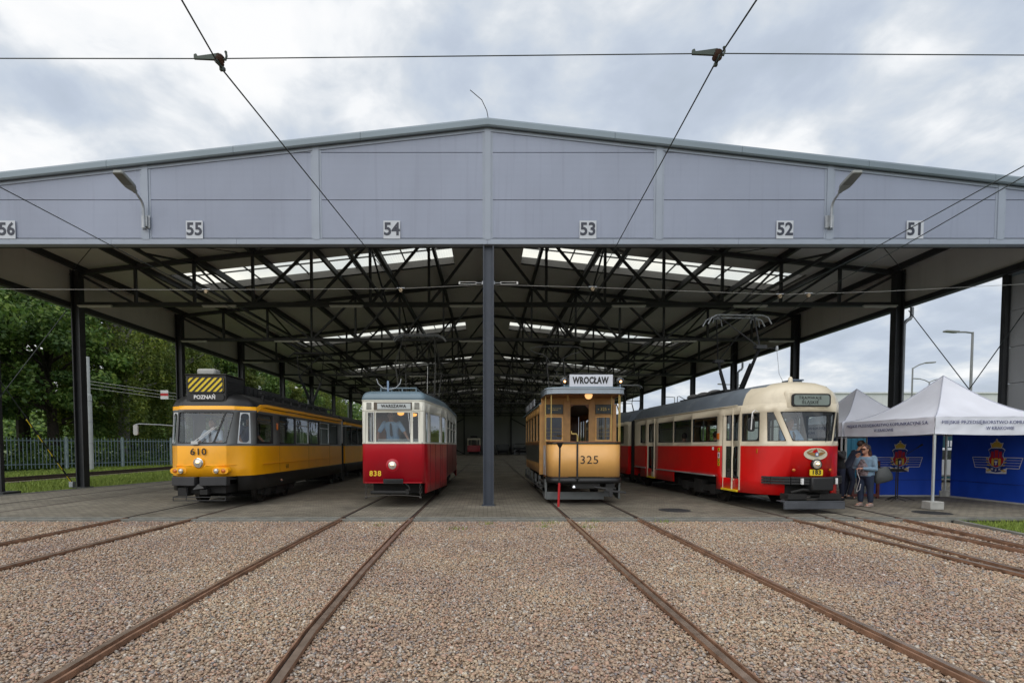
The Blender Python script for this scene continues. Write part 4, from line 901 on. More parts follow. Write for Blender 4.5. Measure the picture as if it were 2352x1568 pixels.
    roofshell('rear_roof', t, r_, [(0, 2.46), (.04, 2.60), (.11, 2.74), (.25, 2.86), (.48, 2.94), (.8, 2.99)], [ROOFG], ky=0)
    interior(t, 1.1, 9.3, 17.0); bogie(t, 8.9, hw=.95); bogie(t, 14.4, hw=.95)
    diamond_pantograph(t, 12.5, 3.04, 4.3, hw=.35, half=.7, horns=.6, base=.35)
    return t
tram_red()

# ------------------------------------------------ yellow articulated tram
def tram_yellow():
    t = thing('tram', 'yellow, grey and black articulated tram with a striped roof box, numbered 610', 'tram', (-6.82, 11.95, 0), R(1.2), group='historic trams lined up in the shed')
    base = [(0, 0), (.32, .02), (.58, .13), (.74, .34), (.96, .60), (1.03, .78), (1.05, 1.75), (1.05, 2.25), (1.05, 3.41), (1.05, 3.5), (1.05, 4.63), (1.05, 4.70), (1.05, 5.76), (1.05, 5.84), (1.05, 6.93), (1.05, 7.0), (1.05, 8.1), (1.05, 8.7)]
    def lv_(d, k1x=.32, k2x=.58, k3x=.74, k4=None):
        h = [(x, y + d * max(0, 1 - y / .75)) for x, y in base]; h[1] = (k1x, h[1][1]); h[2] = (k2x, h[2][1]); h[3] = (k3x, h[3][1])
        if k4: h[4] = k4
        return h
    z6 = lv_(.36, .50, .66, .75, (.93, .66))
    lv = [(0.40, lv_(.10)), (0.76, lv_(.03)), (1.02, lv_(0)), (1.03, lv_(.02)), (1.49, lv_(.03)), (1.55, lv_(.05)), (2.31, lv_(.34, .50, .66, .75, (.93, .66))), (2.37, z6), (2.46, z6)]
    holes = {(0, k, 0) for k in (0, 1, 2)} | {(0, k, 5) for k in (0, 1, 3, 5, 7, 9, 11, 13, 15)}
    cm = {(k, 7): 1 for k in range(17)}
    shell('body', t, lv, [TBLK, YEL, TGREY], [0, 1, 1, 1, 2, 2, 2, 1], holes, cellmat=cm)
    C = (0, 4, 1.9); P = lambda s, k, j: L3(lv, s, k, j)
    window(t, [P(-1, 2, 5), P(-1, 1, 5), P(1, 0, 5), P(1, 1, 5)], [P(-1, 2, 6), P(-1, 1, 6), P(1, 0, 6), P(1, 1, 6)], fw=.02, r=.05, centre=C, name='windscreen')
    window(t, [P(1, 1, 5), P(1, 2, 5)], [P(1, 1, 6), P(1, 2, 6)], fw=.018, r=.05, centre=C, name='windscreen')
    for s in (-1, 1):
        cellwin(t, lv, s, 3, 5, 6, fw=.025, r=.08, centre=C, fm=ALU); cellwin(t, lv, s, 5, 5, 6, fw=.05, r=.10, centre=C)
        for k in (7, 9, 11, 13, 15): cellwin(t, lv, s, k, 5, 6, fw=.018, r=.05, centre=C, hbar=.74 if k in (9, 13) else None, fm=ALU if k in (9, 13) else RUB)
    # yellow arch band rising over the cab door, black roof
    mb = MB()
    for s in (-1, 1):
        pts = [(.95, .70, 2.38), (1.02, .80, 2.44), (1.06, .95, 2.53), (1.07, 1.3, 2.56), (1.07, 8.7, 2.56)]
        lo = [(.95, .72, 2.30), (1.03, .86, 2.34), (1.065, 1.0, 2.45), (1.075, 1.3, 2.48), (1.075, 8.7, 2.48)]
        for i in range(4): mb.prism([(s * pts[i][0], *pts[i][1:]), (s * pts[i + 1][0], *pts[i + 1][1:]), (s * lo[i + 1][0], *lo[i + 1][1:]), (s * lo[i][0], *lo[i][1:])], (s * .012, 0, 0))
    mb.build('cant_rail', YEL, t, smooth=0)
    roofshell('roof', t, z6, [(0, 2.46), (.02, 2.52), (.06, 2.60), (.18, 2.70), (.38, 2.78), (.7, 2.82)], [TBLK], ky=1.0, reach=1.2)
    # front box with warning stripes
    bx_ = MB().box(-.48, .48, .40, 1.35, 2.53, 3.20).box(-.51, .51, .38, 1.38, 3.19, 3.23).build('roof_box', TBLK, t, bevel=.02)
    MB().prism([(x, .375, z + 2.97) for x, z in rrect(.86, .38, .05)], (0, .03, 0)).build('panel', YPL, bx_)
    s_ = MB(); 
    for i in range(-6, 7):
        a, b, c, d = i * .145, i * .145 + .062, i * .145 + .062 + .30, i * .145 + .30
        # clip the slanted bars to the panel
        def cl(x, z):
            return x, z
        poly = [(a - .06, -.19), (b - .06, -.19), (c + .02, .19), (d + .02, .19)]
        sl_ = .38 / .38
        lo_, hi_ = -.425, .425
        def clip(pl, X, keep):
            o = []
            for i_ in range(len(pl)):
                p, q = pl[i_], pl[(i_ + 1) % len(pl)]; pi, qi = keep(p[0], X), keep(q[0], X)
                if pi: o.append(p)
                if pi != qi:
                    f = (X - p[0]) / (q[0] - p[0]); o.append((X, p[1] + f * (q[1] - p[1])))
            return o
        poly = clip(poly, lo_, lambda x, X: x >= X - 1e-9)
        if len(poly) > 2: poly = clip(poly, hi_, lambda x, X: x <= X + 1e-9)
        if len(poly) > 2: s_.prism([(x, .368, z + 2.97) for x, z in poly], (0, .008, 0))
    s_.build('stripes', RBK, bx_, smooth=0)
    fr_ = MB(); ou = rrect(.88, .40, .06); inn = rrect(.82, .34, .05); n = len(ou)
    fr_.add([(x, .362, z + 2.97) for x, z in ou] + [(x, .362, z + 2.97) for x, z in inn], [(i, (i + 1) % n, n + (i + 1) % n, n + i) for i in range(n)]); fr_.build('panel_frame', RUB, bx_, smooth=0, fix=False)
    MB().prism([(x, .372, z + 2.665) for x, z in rrect(.88, .15, .06)], (0, .03, 0)).build('display', mat('display_black', (.008, .008, .009), .3), bx_)
    text('POZNAŃ', 'lettering', mat('sign_white', (.75, .75, .75), .5, var=.02), bx_, (-.02, .366, 2.665), .125, bold=.003)
    mb = MB()
    for i in range(8): mb.box(.482, .50, .5, 1.25, 2.74 + i * .045, 2.765 + i * .045)
    mb.build('louvres', BLACK, bx_, smooth=0)
    MB().box(-.36, .10, .65, .95, 3.23, 3.40).build('roof_lamp', mat('pale_grey_plastic', (.34, .34, .32), .5, var=.1), t, bevel=.05)
    # roof rack and equipment
    mb = MB()
    mb.box(-.55, .55, 1.4, 3.6, 2.75, 3.05); mb.box(-.6, .6, 3.8, 5.0, 2.8, 3.0); mb.box(-.6, .6, 5.3, 8.3, 2.8, 2.95)
    for s in (-.85, .85):
        mb.box(s - .03, s + .03, 1.5, 8.5, 2.86, 2.90)
        for y in np.arange(1.6, 8.5, .7): mb.box(s - .02, s + .02, y, y + .04, 2.66, 2.87)
    for y in np.arange(1.5, 3.5, .25): mb.box(-.57, .57, y, y + .1, 2.8, 3.0)
    mb.build('roof_equipment', TBLK, t, smooth=0)
    p = MB(); kf = (-.1, 7.2, 4.1); kb = (.1, 9.2, 4.1)
    p.tube([(.1, 8.2, 2.95), kf], [.06, .04], 8); p.tube([(-.1, 8.3, 2.95), kb], [.06, .04], 8)
    for x in (-.5, .5): p.tube([kf, (x, 8.1, 5.1)], .015, 6); p.tube([kb, (x, 8.3, 5.1)], .015, 6)
    pg = p.build('pantograph', STEEL, t)
    MB().box(-.6, .6, 8.05, 8.35, 5.09, 5.15).tube([(-.85, 8.2, 4.98), (-.65, 8.2, 5.14), (.65, 8.2, 5.14), (.85, 8.2, 4.98)], .022, 7).build('contact_bow', STEEL, pg)
    # front fittings
    MB().lathe((0, .02, 1.09), [(.135, -.03), (.14, 0), (.125, .03)], (0, -1, 0), 24).build('lamp_surround', YEL, t)
    lamp(t, (0, -.01, 1.09), .112, CHROME, LENS, lit=WARM)
    MB().box(-.66, -.10, -.004, .0, .0, .0) 
    for s in (-1, 1):
        pod = MB().prism([(s * .49 + x, .02, .90 + z) for x, z in rrect(.38, .14, .07)], (0, .16, 0)).build('lamp_pod', YEL, t, bevel=.015)
        lamp(t, (s * .41, .0, .90), .062, CHROME, LENS, name='dipped_lamp', lit=WARM); lamp(t, (s * .565, .04, .895), .058, CHROME, AMBER, name='indicator')
    text('610', 'number', RBK, t, (0, -.004, 1.345), .22, bold=.004, sx=1.1, spacing=1.1)
    q = text('610', 'number', RBK, t, (1.056, 2.75, .90), .17, rot=(90, 0, 90), bold=.0, sx=.8)
    mb = MB()
    for a, b in ((-.64, -.06), (.06, .64)): mb.prism([(a, -.10 + .10 * (a / .64) ** 2, .55), (b, -.10 + .10 * (b / .64) ** 2, .55), (b, .2, .55), (a, .2, .55)], (0, 0, .21))
    mb.build('bumper', mat('bumper_grey', (.035, .035, .037), .6, var=.2), t, bevel=.015)
    MB().beam((-.72, .28, 1.03), (-.56, .10, 1.03), .02, .02).beam((-.56, .1, 1.03), (-.16, .0, 1.03), .02, .02).beam((.16, 0, 1.03), (.56, .10, 1.03), .02, .02).beam((.56, .1, 1.03), (.73, .33, 1.03), .02, .02).build('moulding', YEL, t, bevel=.006)
    MB().tube([(1.055, 1.1, 1.03), (1.062, 8.6, 1.03)], .012, 6).build('moulding', YEL, t)
    MB().tube([(-.60, -.02, .20), (.62, -.02, .20), (.62, .2, .20)], .012, 8).tube([(-.60, -.02, .28), (.62, -.02, .28)], .012, 8).tube([(-.6, -.02, .2), (-.6, -.02, .28), (-.6, .3, .3)], .012, 6).tube([(.62, -.02, .2), (.62, -.02, .28), (.62, .3, .3)], .012, 6).tube([(-.3, -.02, .2), (-.3, .05, .5)], .01, 6).build('lifeguard', BLACK, t)
    mb = MB(); mb.box(-.5, .55, .15, .9, .36, .56); mb.box(-.9, .9, 1.0, 8.6, .42, .7); mb.box(.02, .2, -.02, .3, .34, .46); mb.box(-.5, -.3, .0, .3, .3, .5); mb.build('underframe', UNDER, t, smooth=0)
    MB().prism([(-.14, -.02, .46), (.12, -.02, .49), (.08, -.02, .55), (-.02, -.02, .585)], (0, .3, 0)).build('coupler', mat('grey_iron', (.12, .12, .12), .6, var=.3), t, smooth=0)
    bogie(t, 2.4, hw=.9)
    wp = MB().tube([(-.05, .0, 1.56), (.03, .02, 1.62), (.24, .14, 1.86)], .010, 7).tube([(.0, .02, 1.60), (.13, .07, 1.74)], .006, 6).box(.08, .42, .16, .175, 1.86, 1.87); wp = MB().tube([(-.12, -.005, 1.57), (.30, .14, 1.93)], .009, 7).tube([(-.04, -.005, 1.57), (.36, .16, 1.95)], .007, 7).box(-.16, .0, -.02, .03, 1.53, 1.60); wp.build('wiper', ALU, t)
    MB().tube([(.38, .2, 1.9), (.5, .35, 2.2)], .012, 6).build('wiper_blade', BLACK, t)
    m = MB().tube([(-.85, .5, 1.98), (-1.1, .35, 2.0), (-1.45, .15, 2.01), (-1.53, .12, 1.99)], .012, 7).build('mirror_arm', GALV, t)
    MB().prism([(-1.53 + x, .12, 1.87 + z) for x, z in rrect(.10, .25, .04)], (0, .04, 0)).build('mirror_head', mat('pale_grey_plastic', (.34, .34, .32)), m)
    MB().tube([(1.06, 8.75, 1.6), (1.06, 8.75, 2.5)], .02, 8).tube([(1.06, 8.75, 2.3), (1.45, 8.7, 2.3)], .012, 6).build('mirror_bracket', WHITE, t)
    MB().box(1.055, 1.085, 1.98, 2.06, 1.93, 2.11).build('side_indicator', AMBER, t, bevel=.01)
    sm = MB()
    for y in (2.2, 4.66, 7.0): sm.box(1.048, 1.054, y - .004, y + .004, .78, 1.49)
    sm.build('panel_seam', mat('seam_brown', (.25, .11, .01), .6), t, smooth=0)
    interior(t, 1.0, .95, 8.6, zt=2.3); MB().prism([(-.5, .2, .67), (.5, .2, .67), (.9, .8, .67), (.92, .95, .67), (-.92, .95, .67), (-.9, .8, .67)], (0, 0, .05)).build('cab_floor', FLOOR, t, smooth=0)
    MB().box(-.55, .55, .40, .66, .72, 1.44).build('control_desk', mat('desk_grey', (.25, .26, .26)), t, bevel=.02)
    b = MB()
    for i in range(5): b.box(-1.0 + .03 * (i % 2), 1.0 - .03 * (i % 2), 8.7 + i * .1, 8.78 + i * .1, .5, 2.5)
    b.build('bellows', RUB, t, smooth=0)
    r_ = [(0, 9.25), (1.05, 9.25), (1.05, 9.55), (1.05, 10.3), (1.05, 10.4), (1.05, 11.4), (1.05, 11.5), (1.05, 12.5), (1.05, 12.6), (1.05, 13.6), (1.05, 16.5)]
    lr = [(0.40, r_), (0.76, r_), (1.49, r_), (1.55, r_), (2.31, r_), (2.37, r_), (2.48, r_)]
    shell('rear_body', t, lr, [TBLK, YEL, TGREY], [0, 1, 2, 2, 2, 1], {(0, k, 3) for k in (2, 4, 6, 8)})
    for s in (-1, 1):
        for k in (2, 4, 6, 8): cellwin(t, lr, s, k, 3, 4, fw=.03, r=.05, centre=(0, 13, 2))
    roofshell('rear_roof', t, r_, [(0, 2.48), (.03, 2.56), (.18, 2.68), (.4, 2.78), (.7, 2.82)], [TBLK], ky=0)
    interior(t, 1.0, 9.3, 16.2, zt=2.3); bogie(t, 9.0, hw=.9); bogie(t, 14, hw=.9)
tram_yellow()

# ------------------------------------------------ crimson and cream two-axle tram
def tram_crimson():
    t = thing('tram', 'crimson and cream two-axle tram with blue-grey roof, numbered 838', 'tram', (-2.29, 12.3, 0), 0, group='historic trams lined up in the shed')
    base = [(0, 0), (.43, 0), (.465, 0), (.625, .0), (.70, .012), (.75, .05), (.775, .13), (.80, .40), (.83, .64), (.975, 1.80), (1.0, 2.03), (1.06, 2.55), (1.08, 2.75), (1.08, 2.95), (1.08, 4.0), (1.08, 4.15), (1.08, 5.3), (1.08, 5.45), (1.08, 6.7), (1.08, 7.4), (.77, 10.2)]
    lv = [(0.33, base), (0.58, base), (1.54, base), (1.57, base), (2.31, base), (2.60, base)]
    holes = {(0, k, 0) for k in (0, 1, 2, 3, 4, 5, 12, 13, 14, 15, 16, 17, 18)} | {(0, k, 3) for k in (0, 2, 6, 8, 10, 13, 15, 17)} | {(-1, k, 0) for k in range(6, 12)}
    shell('body', t, lv, [CRIM, IVORY], [0, 0, 1, 1, 1], holes)
    C = (0, 4, 1.9); P = lambda s, k, j: L3(lv, s, k, j)
    window(t, [P(-1, 1, 3), P(1, 0, 3), P(1, 1, 3)], [P(-1, 1, 4), P(1, 0, 4), P(1, 1, 4)], fw=.014, r=.008, centre=C, name='windscreen', fm=IVORY)
    for s in (-1, 1):
        for k in (2, 6, 8, 10): cellwin(t, lv, s, k, 3, 4, fw=.016, r=.01, centre=C, fm=ALU if k > 2 else IVORY)
        for k in (13, 15, 17): cellwin(t, lv, s, k, 3, 4, fw=.03, r=.01, centre=C, fm=IVORY, hbar=.62)
    # beads and belt mouldings
    mb = MB(); f = mirror(base)
    for z in (1.555, 2.585, 2.345):
        for p, q in zip(f[:-1], f[1:]):
            if z < 2.4 and z > 2 and max(p[1], q[1]) > .1: continue
            mb.beam((*p, z), (*q, z), .022, .018)
    mb.build('moulding', IVORY, t, smooth=0)
    mb = MB(); mb.beam((-.70, -.012, .60), (.70, -.012, .60), .016, .02); mb.build('lower_moulding', CRIM, t, smooth=0)
    sm = MB()
    for k in (8, 9, 10, 12, 13, 16):
        x, y = base[k]
        for s in (-1, 1): sm.box(s * x - .004 + s * .002, s * x + .004 + s * .002, y - .006, y + .006, .60 if k > 11 else .36, 1.54)
    x0, y0 = base[8]; x1, y1 = base[9]
    for s in (-1, 1): sm.box(s * (x0 + x1) / 2 - .004 + s * .002, s * (x0 + x1) / 2 + .004 + s * .002, (y0 + y1) / 2 - .006, (y0 + y1) / 2 + .006, .36, 1.54)
    sm.build('door_seam', RBK, t, smooth=0)
    for x in (-.70, .70): MB().box(x - .03, x + .03, -.012, .0, 1.57, 2.31).build('corner_cover', IVORY, t, bevel=.004)
    MB().tube([(-.47, -.02, 1.60), (-.47, -.02, 2.30)], .013, 8).tube([(-.52, -.025, 1.60), (-.52, -.025, 2.30)], .008, 8).build('window_rail', ALU, t)
    # destination blind
    fr_ = MB().box(-.46, .46, -.022, .02, 2.355, 2.54).build('destination_box', mat('dark_wood_frame', (.09, .07, .05), .5, var=.2), t, bevel=.004)
    MB().box(-.375, .43, -.026, -.020, 2.375, 2.515).build('blind', mat('blind_white', (.48, .52, .52), .5, var=.05), fr_, smooth=0)
    text('WARSZAWA', 'lettering', RBK, fr_, (.02, -.030, 2.445), .105, sx=.92, bold=.003, spacing=1.12)
    for s in (-1, 1):
        mb = MB()
        for i in range(6): mb.box(s * .58 - .06, s * .58 + .06, -.008, .004, 2.375 + i * .028, 2.388 + i * .028)
        mb.build('vent_slots', RBK, t, smooth=0)
    roofshell('roof', t, base, [(0, 2.60), (-.012, 2.625), (.0, 2.67), (.03, 2.73), (.10, 2.79), (.22, 2.825), (.5, 2.85)], [ROOFB], ky=.9, reach=.9)
    # roof: frame, horn bracket, resistor case, pantograph
    mb = MB(); mb.box(-.42, .50, .55, .60, 2.93, 2.96)
    for x in (-.42, -.15, .12, .47): mb.box(x, x + .03, .55, .6, 2.82, 2.94)
    for x in (-.42, .47): mb.box(x, x + .03, .6, 3.2, 2.93, 2.955); mb.box(x, x + .03, 3.2, 3.23, 2.8, 2.95)
    mb.build('roof_frame', ROOFB, t, smooth=0)
    MB().tube([(-.50, .5, 3.17), (-.46, .5, 3.05), (-.34, .5, 2.94), (-.18, .5, 2.90), (-.02, .5, 2.94), (.09, .5, 3.05), (.12, .5, 3.17)], .012, 7).build('rope_catcher', GALV, t)
    MB().box(-.235, -.19, .48, .52, 2.85, 3.12).build('roof_peg', mat('sky_blue_metal', (.18, .26, .38), .4), t, bevel=.004)
    MB().box(.30, .85, 1.7, 3.6, 2.80, 2.93).build('resistor_case', UNDER, t, bevel=.02)
    MB().tube([(.62, 1.8, 2.9), (.62, 1.9, 3.7)], .008, 6).build('rope', WIREL, t)
    p = MB(); y = 4.9; z1 = 5.2
    for s in (-1, 1):
        for q in (-1, 1):
            p.tube([(s * .55, y + q * .6, 2.96), (s * .64, y + q * 1.05, 4.08)], [.028, .022], 8); p.tube([(s * .64, y + q * 1.05, 4.08), (s * .5, y + q * .1, z1 - .03)], .016, 7)
    for q in (-1, 1): p.tube([(-.64, y + q * 1.05, 4.08), (.64, y + q * 1.05, 4.08)], .015, 6); p.tube([(-.64, y + q * 1.05, 4.08), (.5, y + q * .1, z1 - .05)], .008, 5)
    p.box(-.6, .6, y - .7, y + .7, 2.93, 2.98)
    pg = p.build('pantograph', mat('weathered_pantograph', (.12, .12, .11), .5, .4, var=.2), t)
    h = MB()
    for q in (-.13, .13): h.tube([(-.86, y + q, z1 - .18), (-.78, y + q, z1 - .07), (-.58, y + q, z1), (.58, y + q, z1), (.78, y + q, z1 - .07), (.88, y + q, z1 - .18)], .02, 7)
    h.build('contact_bow', GALV, pg)
    # headlight, number, step plates
    rim = lamp(t, (-.02, -.01, 1.02), .12, CRIM, LENS, lit=WARM)
    MB().lathe((-.02, .0, 1.02), [(.155, 0), (.155, .02), (.13, .03)], (0, -1, 0), 24).build('lamp_surround', CRIM, t)
    text('838', 'number', mat('number_yellow', (.78, .55, .03), .5, var=.05), t, (-.44, -.004, .815), .175, bold=.004, spacing=1.15)
    mb = MB(); mb.box(-.24, .24, -.04, .0, .57, .69)
    for i in range(3): mb.box(-.20, .20, -.075, -.04, .585 + i * .035, .60 + i * .035)
    mb.build('coupler_plate', BLACK, t, bevel=.006)
    for s in (-1, 1):
        mb = MB()
        for i in range(5): mb.tube([(s * .66 + .022 * math.cos(a) * (1 if i % 2 else .35), -.03 + .022 * math.cos(a) * (.35 if i % 2 else 1), .54 - i * .055 + .034 * math.sin(a)) for a in np.linspace(0, 6.283, 11)], .007, 5, cap=False)
        mb.ball((s * .66, -.03, .24), .035, 8); mb.build('chain', mat('old_iron', (.06, .055, .05), .6, .4, var=.3), t)
    MB().tube([(-.66, -.03, .25), (-.3, -.03, .285), (0, -.03, .30), (.3, -.03, .29), (.66, -.03, .26)], .010, 6).build('lifeguard_bar', mat('old_iron', (.06, .055, .05)), t)
    mb = MB(); mb.tube([(-.55, .0, .36), (.35, .0, .36)], .045, 10); mb.box(.3, .38, -.04, .04, .32, .44); mb.tube([(.30, -.02, .57), (.38, -.02, .5), (.4, -.03, .42), (.38, 0, .4)], .015, 6); mb.box(-.6, .65, .5, .9, .30, .57); mb.box(-.8, .8, 2.7, 7.5, .42, .62); mb.build('underframe', UNDER, t, smooth=0)
    wheelset(t, 3.4, r=.36); wheelset(t, 6.4, r=.36)
    MB().box(-.88, -.80, 3.0, 6.9, .3, .5).box(.8, .88, 3.0, 6.9, .3, .5).build('axle_guard', UNDER, t, smooth=0)
    interior(t, 1.04, 2.66, 9.8, zf=.75, seats=True, zt=2.4); MB().prism([(-.7, .1, .70), (.7, .1, .70), (.98, 2.6, .70), (-.98, 2.6, .70)], (0, 0, .05)).build('cab_floor', FLOOR, t, smooth=0)
    MB().box(-.5, .5, .14, .38, .75, 1.50).box(-.62, .64, .03, .06, 1.58, 1.62).build('controller', mat('desk_grey', (.25, .26, .26)), t, bevel=.02)
    MB().tube([(-.38, .06, 1.64), (.62, .06, 1.64)], .008, 7).build('screen_rail', ALU, t)
    mb = MB().box(-1.0, -.35, 2.6, 2.64, .75, 2.6).box(.35, 1.0, 2.6, 2.64, .75, 2.6).box(-.35, .35, 2.6, 2.64, 2.35, 2.6).build('bulkhead', WOOD, t, smooth=0)
    MB().tube([(.37, -.012, 2.29), (.40, -.02, 2.05), (.41, -.02, 1.80)], .010, 6).build('wiper', ALU, t)
    for x, y in ((.0, 1.1), (.27, 1.6)):
        MB().lathe((x, y, 2.36), [(.02, .02), (.09, .0), (.075, -.05), (.02, -.07)], (0, 0, 1), 14).build('ceiling_lamp', emit('warm_lamp', (1, .42, .08), 1.6), t)
tram_crimson()

# ------------------------------------------------ ochre wooden open-platform tram
def tram_ochre():
    t = thing('tram', 'ochre wooden open-platform tram with a long white name board, numbered 325', 'tram', (2.47, 12.7, 0), 0, group='historic trams lined up in the shed')
    dash = [(0, 0), (.45, 0), (.72, .03), (.84, .10), (.91, .24), (.93, .42), (.93, .62)]
    def band(name, z0, z1, m, h, th=.025, off=0.0, **k):
        f = mirror(h); mb = MB(); mb.v = [(x * (1 + off), y - off * .5, z) for z in (z0, z1) for x, y in f]; n = len(f)
        mb.f = [(i, i + 1, n + i + 1, n + i) for i in range(n - 1)]; mb.m = [0] * (n - 1); o = mb.build(name, m, t, smooth=40, fix=False)
        s = o.modifiers.new('plate', 'SOLIDIFY'); s.thickness = th; s.offset = -1; return o
    band('dash_panel', .70, 1.535, OCHRE, dash)
    band('dash_rim', .672, .70, RBK, dash, .04, .008); band('dash_cap', 1.535, 1.575, DGRN, dash, .06, .012); MB()
    band('hand_shelf', 1.575, 1.60, WOOD, dash, .10, .014)
    band('buffer_beam', .555, .672, mat('buffer_grey', (.012, .012, .013), .5, var=.3), [(x * 1.03, y - .03) for x, y in dash], .12, .0)
    text('325', 'number', RBK, t, (.08, -.004, 1.13), .29, bold=.0, sx=1.05, spacing=1.08)
    # black strap posts
    MB().box(-.245, -.205, -.03, -.002, .58, 1.56).box(-.275, -.175, -.045, .01, .66, .70).tube([(-.225, -.016, 1.54), (-.225, -.016, 1.74), (-.25, -.02, 1.77), (-.36, -.04, 1.79)], .018, 8).build('brake_column', BLACK, t, bevel=.004)
    MB().tube([(-.225, -.016, 1.60), (-.225, -.016, 1.74), (-.26, -.03, 1.785), (-.38, -.05, 1.79)], .022, 8).tube([(-.38, -.05, 1.79), (-.38, -.05, 1.86)], .015, 8).build('brake_handle', BRASS, t)
    # platform, steps, lower gear
    MB().prism([(x, y, .66) for x, y in mirror(dash)] + [], (0, 0, .06)).box(-.93, .93, .62, 1.3, .66, .72).build('platform', WOOD, t, smooth=0)
    mb = MB(); mb.box(-.72, .72, .10, 8.4, .52, .66); mb.box(-.35, .35, .0, .3, .42, .56); mb.tube([(-.3, .05, .45), (.75, -.02, .42)], .03, 8); mb.box(.5, .72, .0, .3, .38, .54); mb.build('underframe', UNDER, t, smooth=0)
    MB().tube([(.2, -.02, .46), (.6, -.10, .40)], .02, 8).beam((.48, -.08, .38), (.95, -.22, .34), .07, .05).box(.55, .64, -.16, -.08, .22, .42).build('coupler', mat('dark_iron', (.035, .035, .036), .6, .3, var=.3), t, bevel=.008)
    GREY = mat('lifeguard_light_grey', (.12, .13, .13), .6, var=.2)
    mb = MB(); mb.box(-.95, .55, .42, .46, .10, .30); mb.box(.55, .75, .42, .46, .18, .34)
    for s in (-.98, .92): mb.box(s, s + .05, .45, 7.2, .28, .40); mb.prism([(s, .42, .12), (s, .42, .62), (s, .62, .62), (s, .78, .40), (s, 1.1, .34), (s, 1.1, .22), (s, .7, .12)], (.05, 0, 0))
    for s in (-.98, .93):
        for y in (1.9, 3.1, 4.5, 5.7, 6.9): mb.prism([(s, y, .30), (s, y, .62), (s, y + .35, .62), (s, y + .35, .30)], (.045, 0, 0))
    mb.build('truck_frame', GREY, t, bevel=.006)
    MB().lathe((-.30, .02, .44), [(.06, 0), (.05, .04), (.02, .07)], (0, 0, 1), 10).build('gong', CHROME, t)
    wheelset(t, 2.6, r=.38); wheelset(t, 5.4, r=.38)
    for s in (-1, 1): MB().box(s * .95 - .2, s * .95 + .1, .68, .98, .40, .43).box(s * .93 - .16, s * .93 + .1, .68, .98, .56, .59).build('step', UNDER, t, smooth=0)
    MB().tube([(-.95, .64, .72), (-.95, .64, 1.5), (-.95, .98, 1.5), (-.95, .98, .72)], .012, 6).tube([(-.95, .66, .8), (-.95, .96, 1.45)], .008, 6).tube([(-.95, .96, .8), (-.95, .66, 1.45)], .008, 6).build('platform_gate', GALV, t)
    # canopy
    can = [(0, -.02), (.60, -.02), (.84, .03), (.97, .16), (1.0, .34), (1.0, 1.25)]
    c1 = shell('canopy_fascia', t, [(2.78, can), (2.80, [(x * 1.012, y - .012) for x, y in can]), (2.815, can), (2.91, can), (2.92, [(x * 1.02, y - .02) for x, y in can]), (2.94, [(x * 1.02, y - .02) for x, y in can])], [mat('canopy_grey', (.30, .35, .40), .4, var=.08, coat=.2)], [0] * 5, set(), rear=False)
    mb = MB().prism([(x * .98, y + .03, 2.80) for x, y in mirror(can)], (0, 0, .03)); mb.build('canopy_ceiling', WOOD, t, smooth=0)
    mb = MB().prism([(x, y, 2.925) for x, y in mirror(can)], (0, 0, .03)); mb.build('canopy_roof', ROOFB, t, smooth=0)
    for x, y in ((-.88, .12), (-.97, .62), (.86, .10), (.97, .40), (.80, .62)): MB().tube([(x * .98, y + .03, 1.58), (x * .98, y + .03, 2.80)], .013, 10).build('brass_pole', BRASS, t)
    MB().lathe((.1, .25, 2.80), [(.09, 0), (.10, -.03), (.085, -.08), (.05, -.115), (.01, -.125)], (0, 0, 1), 16).build('platform_lamp', WARMS, t)
    MB().tube([(-.42, .3, 2.79), (-.42, .3, 2.68)], .008, 6).ball((-.42, .3, 2.66), .02, 8).build('bell_pull', BRASS, t)
    # saloon bulkhead with doorway
    yb = 1.22
    fr_ = MB()
    for a, b in ((-1.0, -.90), (-.40, -.20), (.30, .48), (.92, 1.0)): fr_.box(a, b, yb, yb + .06, .72, 2.80)
    for a, b in ((-.9, -.4), (.48, .92)): fr_.box(a, b, yb + .005, yb + .055, .72, 1.62); fr_.box(a, b, yb + .005, yb + .055, 2.62, 2.80); fr_.box(a, b, yb + .005, yb + .055, 2.30, 2.36)
    fr_.box(-.2, .3, yb, yb + .06, 2.62, 2.80); bh = fr_.build('bulkhead', LWOOD, t, bevel=.006)
    for a, b in ((-.9, -.4), (.48, .92)):
        window(bh, [(a, yb, 1.62), (b, yb, 1.62)], [(a, yb, 2.30), (b, yb, 2.30)], fw=.035, r=.03, fm=OCHRE, centre=(0, 4, 2))
        MB().box(a + .01, b - .01, yb - .006, yb + .01, 2.37, 2.61).build('notice_panel', DGRN, bh, smooth=0)
        r = MB()
        for z in (1.76, 1.86, 1.96): r.tube([(a, yb - .03, z), (b, yb - .03, z)], .005, 5)
        r.build('guard_bars', BRASS, bh)
    text('325', 'number', BRASS, bh, (.70, yb - .010, 2.49), .12, bold=.001)
    for x, z in ((.56, 2.49), (.84, 2.49)): MB().lathe((x, yb - .012, z), [(.02, 0), (.012, .008)], (0, -1, 0), 8).build('rosette', BRASS, bh)
    for z, w in ((2.51, .34), (2.465, .20)):
        r = MB()
        x = -.65 - w / 2
        while x < -.65 + w / 2: l = random.uniform(.015, .045); r.box(x, x + l, yb - .010, yb - .006, z - .006, z + .006); x += l + .012
        r.build('faded_lettering', BRASS, bh, smooth=0)
    MB().prism([(x, yb + .02, z) for x, z in ((-.2, 2.55), (-.1, 2.6), (.2, 2.6), (.3, 2.5), (.3, 2.62), (-.2, 2.62))], (0, .03, 0)).build('door_arch', WOOD, bh, smooth=0)
    MB().box(-.2, .3, yb + .3, yb + .34, .72, .9).build('door_sill', WOOD, t, smooth=0)
